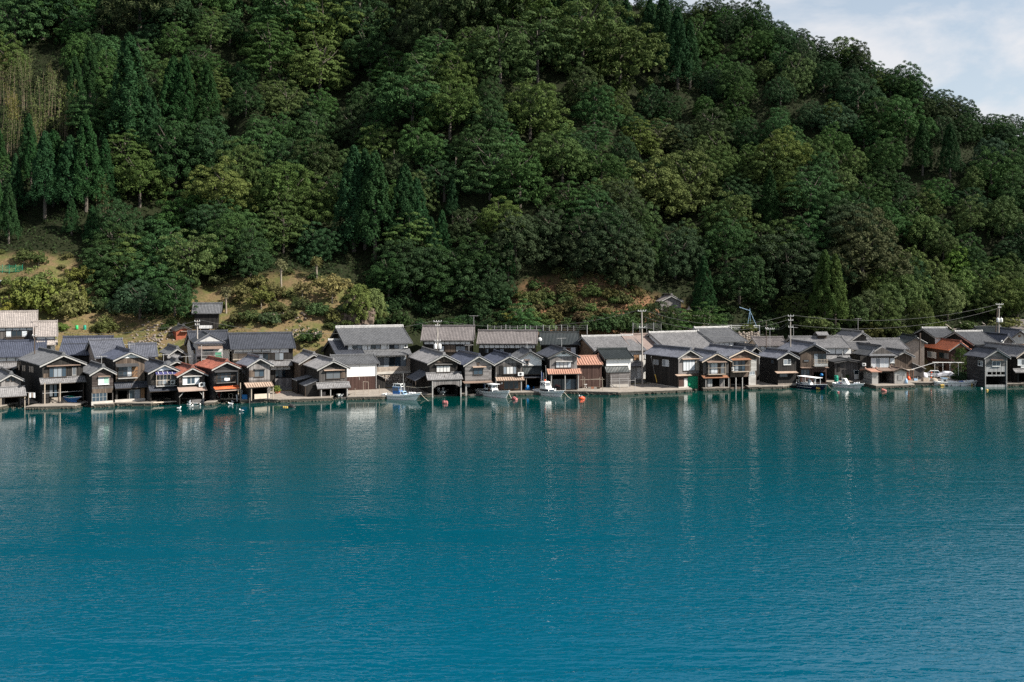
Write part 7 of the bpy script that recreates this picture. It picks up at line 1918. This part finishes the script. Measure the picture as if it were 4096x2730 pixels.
for lb, a, b, s_ in (('mooring line of the boat with the blue wheelhouse', rat('D', 268, 1285, .9), rat('D', 405, 1402, -.05), .25), ('mooring line of the boat with the furled sail', rat('D', 1415, 1260, 1.1), rat('D', 1462, 1360, .1), .1), ('mooring line of the boat with a life ring', rat('E', 515, 1275, .9), rat('E', 620, 1368, -.05), .2), ('mooring line of the navy boat', rat('G', 858, 1185, .8), rat('G', 925, 1245, -.05), .1), ('slack line strung from the arched slip to the lean-to', ratY('D', 80, 1195, 173), ratY('D', 488, 1178, 172), .35)):
    o = cable(lb, a, b, s_, .035); o.name = 'mooring_line'; o['category'] = 'rope'; del o['group']; o.data.materials[0] = M['rope']
# gulls
def gull(label, p, rz, wings=False, s_=1.0):
    e = empty('gull', p, rz); tag(e, label, 'bird', 'gulls on the water'); e.scale = (s_, s_, s_)
    part(e, 'body', 'gull_white', lambda m: (m.ball((0, 0, .1), .24, .12, .11, 9, 6), m.ball((.24, 0, .26), .085, .075, .08, 8, 5), m.bar((.14, 0, .12), (.23, 0, .25), .08, .06, 7), m.hexa([(-.22, -.06, .1), (-.2, -.06, .1), (-.2, .06, .1), (-.22, .06, .1), (-.42, -.05, .15), (-.22, -.06, .16), (-.22, .06, .16), (-.42, .05, .15)])), True)
    part(e, 'beak', 'yellow_float', lambda m: m.bar((.31, 0, .25), (.40, 0, .235), .022, .006, 5))
    for sg in (-1, 1):
        if wings: part(e, 'wing', 'gull_grey', lambda m: m.hexa([(-.12, sg * .08, .18), (.14, sg * .08, .18), (.02, sg * .6, .62), (-.12, sg * .55, .6), (-.12, sg * .08, .2), (.14, sg * .08, .2), (.02, sg * .6, .64), (-.12, sg * .55, .62)]))
        else: part(e, 'wing', 'gull_grey', lambda m: m.ball((-.07, sg * .1, .15), .25, .035, .075, 8, 5), True)
GP = [(840, 1442, 'gull flapping its raised wings among the floating gulls'), (880, 1466, 'gull just below the flapping gull'), (915, 1432, 'gull right of the flapping gull'), (980, 1446, 'gull alone below the brown awning boathouse'), (1086, 1437, 'left gull of the close pair before the dark slip'), (1113, 1432, 'right gull of the close pair before the dark slip'), (1374, 1433, 'left gull of the pair below the towel balcony'), (1393, 1445, 'right gull of the pair below the towel balcony'), (708, 1492, 'lowest gull at the left of the flock'), (1518, 1524, 'gull at the right end of the flock'), (1408, 1408, 'gull close to the plank under the towel balcony')]
for k, (x, y, lb) in enumerate(GP): gull(lb, rat('B', x, y, 0), k * 1.7, k == 0, 1.25)
gull('gull standing on the orange striped buoy', rat('E', 725, 1336, .66), 2.6, False, 1.1)
# bird of prey over the wood
p = atY(2981, 830, 205); e = empty('flying_bird', p, .3); tag(e, 'brown bird gliding in front of the dark wood', 'bird')
part(e, 'body', 'timber', lambda m: m.ball((0, 0, 0), .3, .1, .1)); 
for sg in (-1, 1): part(e, 'wing', 'timber', lambda m: m.hexa([(-.12, 0, 0), (.14, 0, 0), (.05, sg * .75, .12), (-.12, sg * .7, .12), (-.12, 0, .02), (.14, 0, .02), (.05, sg * .75, .14), (-.12, sg * .7, .14)]))

# ================================================================ cars, racks and small things on the quay
def wheel(e, x, y): 
    w = part(e, 'wheel', 'black_rubber', lambda m: m.rev([(.2, -.09), (.3, -.09), (.31, 0), (.3, .09), (.2, .09)], (x, y, .3), 16, 'y')); part(w, 'rim', 'steel', lambda m: m.rev([(.19, -.095), (.19, .095)], (x, y, .3), 10, 'y'))
zc = .66
p = rat('H', 745, 1082, zc); e = empty('parked_car', p, RAD(158)); tag(e, 'white hatchback parked with its rear to the water', 'car')
prof = [(-1.95, .35), (1.95, .35), (2.02, .62), (1.85, .86), (1.05, 1.0), (.35, 1.5), (-1.2, 1.56), (-1.75, 1.1), (-2.0, .95), (-2.02, .55)]
m = MB(); i = 0; n = len(prof)
for y, k in ((-.84, 1), (.84, 1)): pass
def carbody(m):
    lay = [(-.80, .90), (-.84, 1.0), (.84, 1.0), (.80, .90)]
    rows = []
    for y, k in ((-.83, 1), (.83, 1)):
        rows.append([(x, y * (1 if z < 1.02 else (.86 if z > 1.3 else .95)), z) for x, z in prof])
    a, b = rows; i = len(m.v); m.v += a + b
    m.f.append(tuple(range(i, i + n))); m.m.append(0); m.f.append(tuple(range(i + 2 * n - 1, i + n - 1, -1))); m.m.append(0)
    for k in range(n): m.f.append((i + k, i + n + k, i + n + (k + 1) % n, i + (k + 1) % n)); m.m.append(0)
bd = part(e, 'body', 'car_white', carbody)
for sg in (-1, 1):
    part(e, 'side_window', 'glass', lambda m: m.prism([(-1.45, 1.05), (.85, 1.05), (.28, 1.43), (-1.15, 1.47)], sg * .80 - .02, sg * .80 + .03))
    part(e, 'tail_light', 'lamp_red', lambda m: m.box(-2.0, sg * .66 - .12, .8, -1.72, sg * .66 + .12, 1.12))
    for x in (-1.25, 1.25): wheel(e, x, sg * .76)
part(e, 'rear_window', 'glass', lambda m: m.hexa([(-1.78, -.62, 1.08), (-1.74, -.62, 1.08), (-1.74, .62, 1.08), (-1.78, .62, 1.08), (-1.34, -.56, 1.48), (-1.28, -.56, 1.48), (-1.28, .56, 1.48), (-1.34, .56, 1.48)])); part(e, 'windscreen', 'glass', lambda m: m.hexa([(.98, -.64, 1.05), (1.04, -.64, 1.05), (1.04, .64, 1.05), (.98, .64, 1.05), (.42, -.58, 1.46), (.48, -.58, 1.46), (.48, .58, 1.46), (.42, .58, 1.46)]))
part(e, 'number_plate', 'white_frame', lambda m: m.box(-2.06, -.2, .62, -2.0, .2, .78))
p = rat('H', 925, 1092, zc); e = empty('covered_car', p, RAD(172)); tag(e, 'car under a silver cover beside the white hatchback', 'car')
def cover(m):
    pr = [(-1.9, .25), (-1.95, .8), (-1.55, 1.1), (-.9, 1.48), (.35, 1.5), (1.0, 1.12), (1.75, .88), (1.95, .6), (1.9, .25)]
    ys = [-.86, -.8, -.45, 0, .45, .8, .86]; fz = [.62, .86, 1.0, 1.03, 1.0, .86, .62]
    for a in range(len(ys) - 1):
        for b in range(len(pr) - 1):
            f = lambda aa, bb: (pr[bb][0] + .03 * math.sin(bb * 3 + aa), ys[aa], .2 + (pr[bb][1] - .2) * (fz[aa] if 0 < aa < 6 else .35) + .03 * math.sin(aa * 2.1 + bb * 1.7))
            m.quad(f(a, b), f(a, b + 1), f(a + 1, b + 1), f(a + 1, b))
part(e, 'cover', 'cloth_silver', cover, True); part(e, 'cover_strap', 'metal_dark', lambda m: m.box(-1.7, -.9, .62, .6, -.86, .7))
for sg in (-1, 1):
    for x in (-1.25, 1.25): wheel(e, x, sg * .74)
# white pipe rack over the cars
p = rat('H', 880, 1110, zc); e = empty('pipe_rack', p, .02); tag(e, 'white pipe frame standing over the parked cars', 'rack')
for x in (-1.6, .1, 1.6, 3.4): part(e, 'post', 'white_paint', lambda m: m.bar((x, 0, 0), (x, 0, 3.6), .04))
for y in (0, .9): part(e, 'rail', 'white_paint', lambda m: m.bar((-1.7, y, 3.6), (4.6, y, 3.55), .04))
part(e, 'boom', 'white_paint', lambda m: m.bar((-1.6, 0, 3.6), (-7.2, -.3, 2.0), .05))
# pine before the right hand boathouses
p = rat('H', 1120, 1075, .7); tree('pine', p, .88, (.055, .095, .025), name='pine_tree')
for x, y, s_ in ((1080, 1100, .75), (1170, 1108, .7), (1130, 1120, .5)): tree('bush', rat('H', x, y, .66), s_, (.03, .055, .025))
for x, y, s_ in ((1030, 1100, .8), (1100, 1105, .75), (1150, 1090, .7)): tree('bush', rat('G', x, y, .66), s_, (.03, .06, .025), name='fern_bush')
p = rat('C', 185, 1290, .62); e = empty('potted_shrub', p); tag(e, 'leafy shrub in a pot beside the red traffic cone', 'plant'); part(e, 'pot', 'terracotta', lambda m: m.rev([(.3, 0), (.4, .35), (.44, .4)], (0, 0, 0), 12)); c = inst('foliage', VAR['bush'][1][0], e, (0, 0, .3), 0, (.36, .36, .5)); c.color = (.13, .17, .04, 1)
p = rat('C', 222, 1274, .62); e = empty('traffic_cone', p); tag(e, 'red traffic cone on the quay', 'cone'); part(e, 'cone', 'cone_red', lambda m: m.rev([(.2, .04), (.17, .1), (.04, .75), (.03, .78)], (0, 0, 0), 12)); part(e, 'base', 'cone_red', lambda m: m.box(-.24, -.24, 0, .24, .24, .05))
# laundry on a pole at the far left
p = rat('A', 375, 1435, .6); e = empty('laundry_pole', p, .1); tag(e, 'laundry pole with white washing at the far left slip', 'laundry')
part(e, 'upright', 'timber_pale', lambda m: m.bar((0, 0, 0), (0, 0, 2.0), .05)); part(e, 'crossbar', 'steel', lambda m: m.bar((-.6, 0, 2.0), (1.0, 0, 1.95), .03))
for k in range(3): part(e, 'cloth', 'cloth_white' if k != 1 else 'plaster_beige', lambda m: m.hexa([(.1 + .32 * k, -.02, 1.15 + .1 * (k % 2)), (.38 + .32 * k, .03, 1.1), (.38 + .32 * k, .05, 1.1), (.1 + .32 * k, 0, 1.15 + .1 * (k % 2)), (.1 + .32 * k, -.02, 1.93), (.38 + .32 * k, -.01, 1.93), (.38 + .32 * k, .01, 1.93), (.1 + .32 * k, 0, 1.93)]))
# drying racks
def rack(label, R, pts, bars, z=.62, r=.045, mat='timber_pale'):
    base = rat(R, *pts[0][:2], z); e = empty('drying_rack', base); tag(e, label, 'rack', 'drying racks on the quay')
    for x, y, yt in pts:
        b = rat(R, x, y, z); t_ = ratY(R, x + random.uniform(-8, 3), yt, b.y) - base; part(e, 'upright', mat, lambda m: m.bar(b - base, t_, r))
    for x0, y0, x1, y1 in bars:
        a = ratY(R, x0, y0, base.y) - base; b = ratY(R, x1, y1, base.y) - base; part(e, 'crossbar', mat, lambda m: m.bar(a, b, r))
rack('drying rack of pale poles before the dark brown shed', 'E', ((782, 1250, 1078), (1015, 1250, 1075), (755, 1222, 1062), (975, 1222, 1072)), ((720, 1110, 1035, 1105), (785, 1112, 975, 1100)))
rack('drying rack of thin poles before the pale clapboard storehouse', 'E', ((1135, 1215, 1055), (1238, 1245, 1085), (1440, 1235, 1085), (1350, 1215, 1060)), ((1165, 1130, 1445, 1118), (1115, 1100, 1370, 1095)), mat='steel', r=.035)
rack('row of stakes before the blank white storehouse', 'C', ((1318, 1300, 1128), (1384, 1308, 1135), (1214, 1322, 1220), (1530, 1290, 1180)), ((1318, 1135, 1384, 1142),))
# planters
for k, (x, w, mt) in enumerate(((845, 45, 'concrete_pale'), (882, 35, 'terracotta'), (918, 38, 'concrete_pale'), (957, 42, 'w_brown'))):
    p = rat('E', x, 1228, .62); e = empty('planter', p); tag(e, '%s planter box under the drying rack, %s of the four' % (('pale', 'terracotta', 'pale', 'brown')[k], ('first', 'second', 'third', 'last')[k]), 'planter', 'planter boxes'); part(e, 'box', mt, lambda m: m.hexa([(-.25, -.15, 0), (.25, -.15, 0), (.25, .15, 0), (-.25, .15, 0), (-.32, -.2, .36), (.32, -.2, .36), (.32, .2, .36), (-.32, .2, .36)])); part(e, 'soil', 'mud', lambda m: m.box(-.26, -.15, .3, .26, .15, .37))
p = rat('E', 790, 1222, .62); e = empty('garden_stool', p); tag(e, 'white folding stool left of the planter boxes', 'stool'); part(e, 'seat', 'white_paint', lambda m: m.box(-.3, -.2, .7, .3, .2, .78))
for sx in (-.25, .25): part(e, 'leg', 'white_paint', lambda m: m.bar((sx, 0, 0), (-sx * .4, 0, .75), .035))
# guy wire guard
a = rat('F', 262, 1170, .62); b = ratY('F', 228, 1040, a.y); e = empty('guy_wire', a); tag(e, 'yellow sleeved guy wire leaning by the long dark boathouse', 'guy wire'); part(e, 'sleeve', 'yellow_guard', lambda m: m.bar((0, 0, 0), b - a, .1, n=8)); part(e, 'wire', 'steel', lambda m: m.bar(b - a, ratY('F', 175, 800, a.y) - a, .025))
# clutter, each thing of its own
def crate(label, R, x, y, w, d, h_, mat, z=.62, rz=.2, open_=True):
    p = rat(R, x, y, z); e = empty('crate', p, rz); tag(e, label, 'crate')
    t_ = .04
    part(e, 'sides', mat, lambda m: (m.box(-w / 2, -d / 2, 0, w / 2, -d / 2 + t_, h_), m.box(-w / 2, d / 2 - t_, 0, w / 2, d / 2, h_), m.box(-w / 2, -d / 2 + t_, 0, -w / 2 + t_, d / 2 - t_, h_), m.box(w / 2 - t_, -d / 2 + t_, 0, w / 2, d / 2 - t_, h_))); part(e, 'bottom', mat, lambda m: m.box(-w / 2 + t_, -d / 2 + t_, .01, w / 2 - t_, d / 2 - t_, h_ * .5))
crate('blue fish crate beside the tan metal porch', 'B', 1565, 1362, .9, .6, .75, 'blue_plastic'); crate('grey fish crate stacked behind the blue one', 'B', 1548, 1340, .8, .6, 1.3, 'hull_grey')
crate('pale wicker net basket on the cluttered landing', 'H', 655, 1130, 1.3, .8, .7, 'timber_pale'); crate('blue crate on the cluttered landing', 'H', 525, 1120, .8, .5, .4, 'light_blue'); crate('white foam box on the cluttered landing', 'H', 560, 1105, .8, .5, .55, 'cloth_white', rz=.5); crate('grey tub on the landing left of the long skiff', 'H', 690, 1118, .9, .7, .6, 'hull_grey')
crate('dark bench crate in the porch of the white storehouse', 'D', 1800, 1240, 1.2, .6, .6, 'timber'); crate('blue crate in the porch of the white storehouse', 'D', 1760, 1235, .6, .5, .5, 'blue_plastic')
def heap(label, R, x, y, r, h_, mat, z=.62, cat='net heap', name='net_heap'):
    p = rat(R, x, y, z); e = empty(name, p); tag(e, label, cat); rr = random.Random(label)
    part(e, 'bulk', mat, lambda m: m.rev([(r, 0), (r * .95, h_ * .4), (r * .6, h_ * .85), (r * .1, h_)], (0, 0, 0), 11), True)
    part(e, 'top_fold', mat, lambda m: m.ball((r * .3, -r * .3, h_ * .5), r * .5, r * .45, h_ * .4, 8, 5), True)
heap('blue tarpaulin lump by the white storehouse porch', 'D', 1668, 1245, .5, .95, 'blue_plastic', cat='tarpaulin', name='tarpaulin_lump')
heap('green net heap on the cluttered landing', 'H', 540, 1085, .7, .9, 'teal_plastic'); heap('white sheeted heap on the cluttered landing', 'H', 640, 1088, .8, 1.2, 'cloth_silver'); heap('blue drum bag at the landing edge', 'H', 405, 1160, .35, 1.1, 'light_blue'); heap('grey net heap at the head of the long skiff', 'H', 770, 1130, .8, .7, 'timber_pale')
heap('red float bag by the low white hut', 'H', 437, 1112, .42, .75, 'orange_buoy', cat='float', name='float_bag'); heap('white float bag above the red one', 'H', 415, 1090, .36, .9, 'cloth_white', cat='float', name='float_bag')
heap('brown net heap behind the small skiff', 'G', 1000, 1110, .5, 1.1, 'yellow_float'); drum('blue-green drum behind the small skiff', 'G', 963, 1135, .42, 1.3, 'teal_plastic', rat('G', 963, 1140, .64)); 
drum('white trash bin beside the hip-roofed waterside house', 'G', 1325, 1108, .32, 1.2, 'cloth_silver', rat('G', 1325, 1112, .64), 'bin')
p = rat('H', 455, 1120, .62); e = empty('tool_stand', p); tag(e, 'rusty tool stand hung with gear by the low white hut', 'stand')
for x in (-.6, .7): part(e, 'upright', 'rust_sheet', lambda m: m.bar((x, 0, 0), (x, 0, 2.2), .06))
part(e, 'top_board', 'pale_wood', lambda m: m.box(-.8, -.3, 2.2, .9, .3, 2.28)); 
for k in range(4): part(e, 'hung_gear', ('red_paint', 'timber_pale', 'rust_sheet', 'timber')[k], lambda m: m.bar((-.4 + .3 * k, 0, .7 + .1 * k), (-.4 + .3 * k, 0, 2.1), .08))
p = rat('H', 725, 1125, .62); e = empty('gear_post', p); tag(e, 'post hung with orange and white floats before the white hatchback', 'post'); part(e, 'upright', 'timber_pale', lambda m: m.bar((0, 0, 0), (.1, 0, 2.0), .06))
for k in range(4): part(e, 'float', ('orange_buoy', 'cloth_white', 'boat_red', 'orange_buoy')[k], lambda m: m.ball((.05 + .1 * (k % 2), -.12, .7 + .35 * k), .15), True)
# plank landing at the towel balcony and low jetty at the landing
p = rat('B', 1380, 1385, .25); e = empty('plank_landing', p, -.05); tag(e, 'rickety pale plank landing below the towel balcony', 'landing'); part(e, 'plank', 'pale_wood', lambda m: m.box(-1.9, -.25, .3, 2.0, .15, .38)); part(e, 'plank', 'timber_pale', lambda m: m.box(-1.6, .17, .3, 2.2, .5, .37))
for x in (-1.3, 1.5): part(e, 'pile', 'timber', lambda m: m.bar((x, 0, -1.2), (x, 0, .3), .08))
part(e, 'frame', 'pale_wood', lambda m: (m.bar((-.3, 0, .38), (-.3, 0, 1.25), .04), m.bar((.35, 0, .38), (.35, 0, 1.2), .04), m.bar((-.5, 0, 1.25), (.4, 0, 1.2), .04))); part(e, 'white_rope_coil', 'cloth_white', lambda m: m.bar((1.1, -.2, 1.1), (1.3, -.35, -.05), .12, .08, 7))
p = rat('H', 690, 1150, .35); e = empty('wooden_jetty', p, -.25); tag(e, 'low wooden jetty left of the long white skiff', 'jetty')
for k in range(7): part(e, 'plank', 'pale_wood', lambda m: m.box(-2.4, -.6 + .2 * k, .1, 3.4, -.42 + .2 * k, .16))
for x in (-1.8, 0, 2.4): part(e, 'bearer', 'timber', lambda m: m.box(x, -.7, -.6, x + .16, .9, .1))
p = rat('H', 560, 1158, .0); e = empty('slipway', p, 0); tag(e, 'sloping concrete slipway below the cluttered landing', 'slipway'); part(e, 'ramp', 'concrete', lambda m: m.hexa([(-2.4, -.6, -.5), (3.6, -.6, -.5), (3.6, 4, -.5), (-2.4, 4, -.5), (-2.4, -.6, -.05), (3.6, -.6, -.05), (3.6, 4, .66), (-2.4, 4, .66)])); part(e, 'edge_kerb', 'concrete_pale', lambda m: m.hexa([(-2.6, -.6, -.5), (-2.4, -.6, -.5), (-2.4, 4, -.5), (-2.6, 4, -.5), (-2.6, -.6, .1), (-2.4, -.6, .1), (-2.4, 4, .8), (-2.6, 4, .8)]))

# ================================================================ labels for every tree by what grows next to it
LM = [(60, 'the pale pinkish roofs'), (330, 'the big dark boathouse'), (560, 'the brown gabled house'), (760, 'the black tower shed'), (960, 'the modern hip-roofed house'), (1130, 'the long two-storey house'), (1330, 'the terrace wall'), (1480, 'the large two-storey house'), (1680, 'the transformer pole'), (1800, 'the half-timbered houses'), (2020, 'the wire fence'), (2200, 'the black tiled roof'), (2380, 'the white walled storehouse'), (2560, 'the tallest pole'), (2690, 'the hillside shed'), (2830, 'the highest grey roof'), (2960, 'the white railing'), (3150, 'the three-armed pole'), (3300, 'the vented silver roof'), (3450, 'the dark open gable'), (3600, 'the beige gable'), (3770, 'the orange roof'), (3900, 'the large dark grey roof'), (4000, 'the pair of poles'), (4090, 'the right edge roofs')]
def colword(c):
    r, g_, b = c[:3]
    if r > .19: return 'yellow'
    if r > g_ * 1.05: return 'brownish'
    if r > g_ * .88: return 'yellow-green' if g_ > .12 else 'olive'
    if g_ > .115: return 'bright green'
    if g_ < .072: return 'dark green'
    return 'green'
KW = dict(dome='round-crowned tree', loose='leafy tree', tier='layered tree', cedar='conical cedar', vine='vine-draped tree', bush='bush', orchard='small orchard tree', bamboo='dry bamboo clump', palm='palm', pine='pine')
from collections import defaultdict
buckets = defaultdict(list)
for T in TREES:
    lm = min(LM, key=lambda q: abs(q[0] - T['px']))[1]; y = T['py']
    band = 'on the hilltop' if y < 40 else 'high up' if y < 300 else 'on the upper slope' if y < 560 else 'halfway uphill' if y < 800 else 'on the lower slope' if y < 1050 else 'low down' if y < 1230 else 'behind the roofs' if y < 1400 else 'on the waterfront'
    if T['kind'] == 'pine': lb = 'dark green pine standing between the parked cars and the clapboard boathouse'
    else:
        sz = '' if T['kind'] in ('bush', 'orchard', 'palm', 'pine', 'bamboo') else ('tall ' if T['h'] > 13 else 'small ' if T['h'] < 7 else '')
        lb = f"{sz}{colword(T['col'])} {KW[T['kind']]} {band} above {lm}"
        if band == 'on the waterfront': lb = f"{colword(T['col'])} {KW[T['kind']]} on the waterfront near {lm}"
    buckets[lb].append(T)
ORD = ['leftmost'] + [w_ + ' leftmost' for w_ in 'second third fourth fifth sixth seventh eighth ninth tenth eleventh twelfth thirteenth fourteenth fifteenth sixteenth seventeenth eighteenth'.split()]
CATS = dict(bush='bush', bamboo='bamboo', palm='palm')
for lb, ts in buckets.items():
    ts.sort(key=lambda T: T['px'])
    for k, T in enumerate(ts):
        l2 = lb
        if len(ts) == 2: l2 = lb + (', the left one' if k == 0 else ', the right one')
        elif len(ts) > 2: l2 = lb + ', ' + (ORD[k] if k < len(ts) - 1 else 'rightmost')
        if len(l2.replace('-', ' ').split()) > 16: l2 = l2.replace('above the', 'above').replace('on the', 'on')
        tag(T['e'], l2, CATS.get(T['kind'], 'tree'), dict(bush='bushes on the slopes', orchard='orchard trees on the clearings', bamboo='bamboo clumps', palm='palms on the slope').get(T['kind'], 'trees of the hillside wood'))
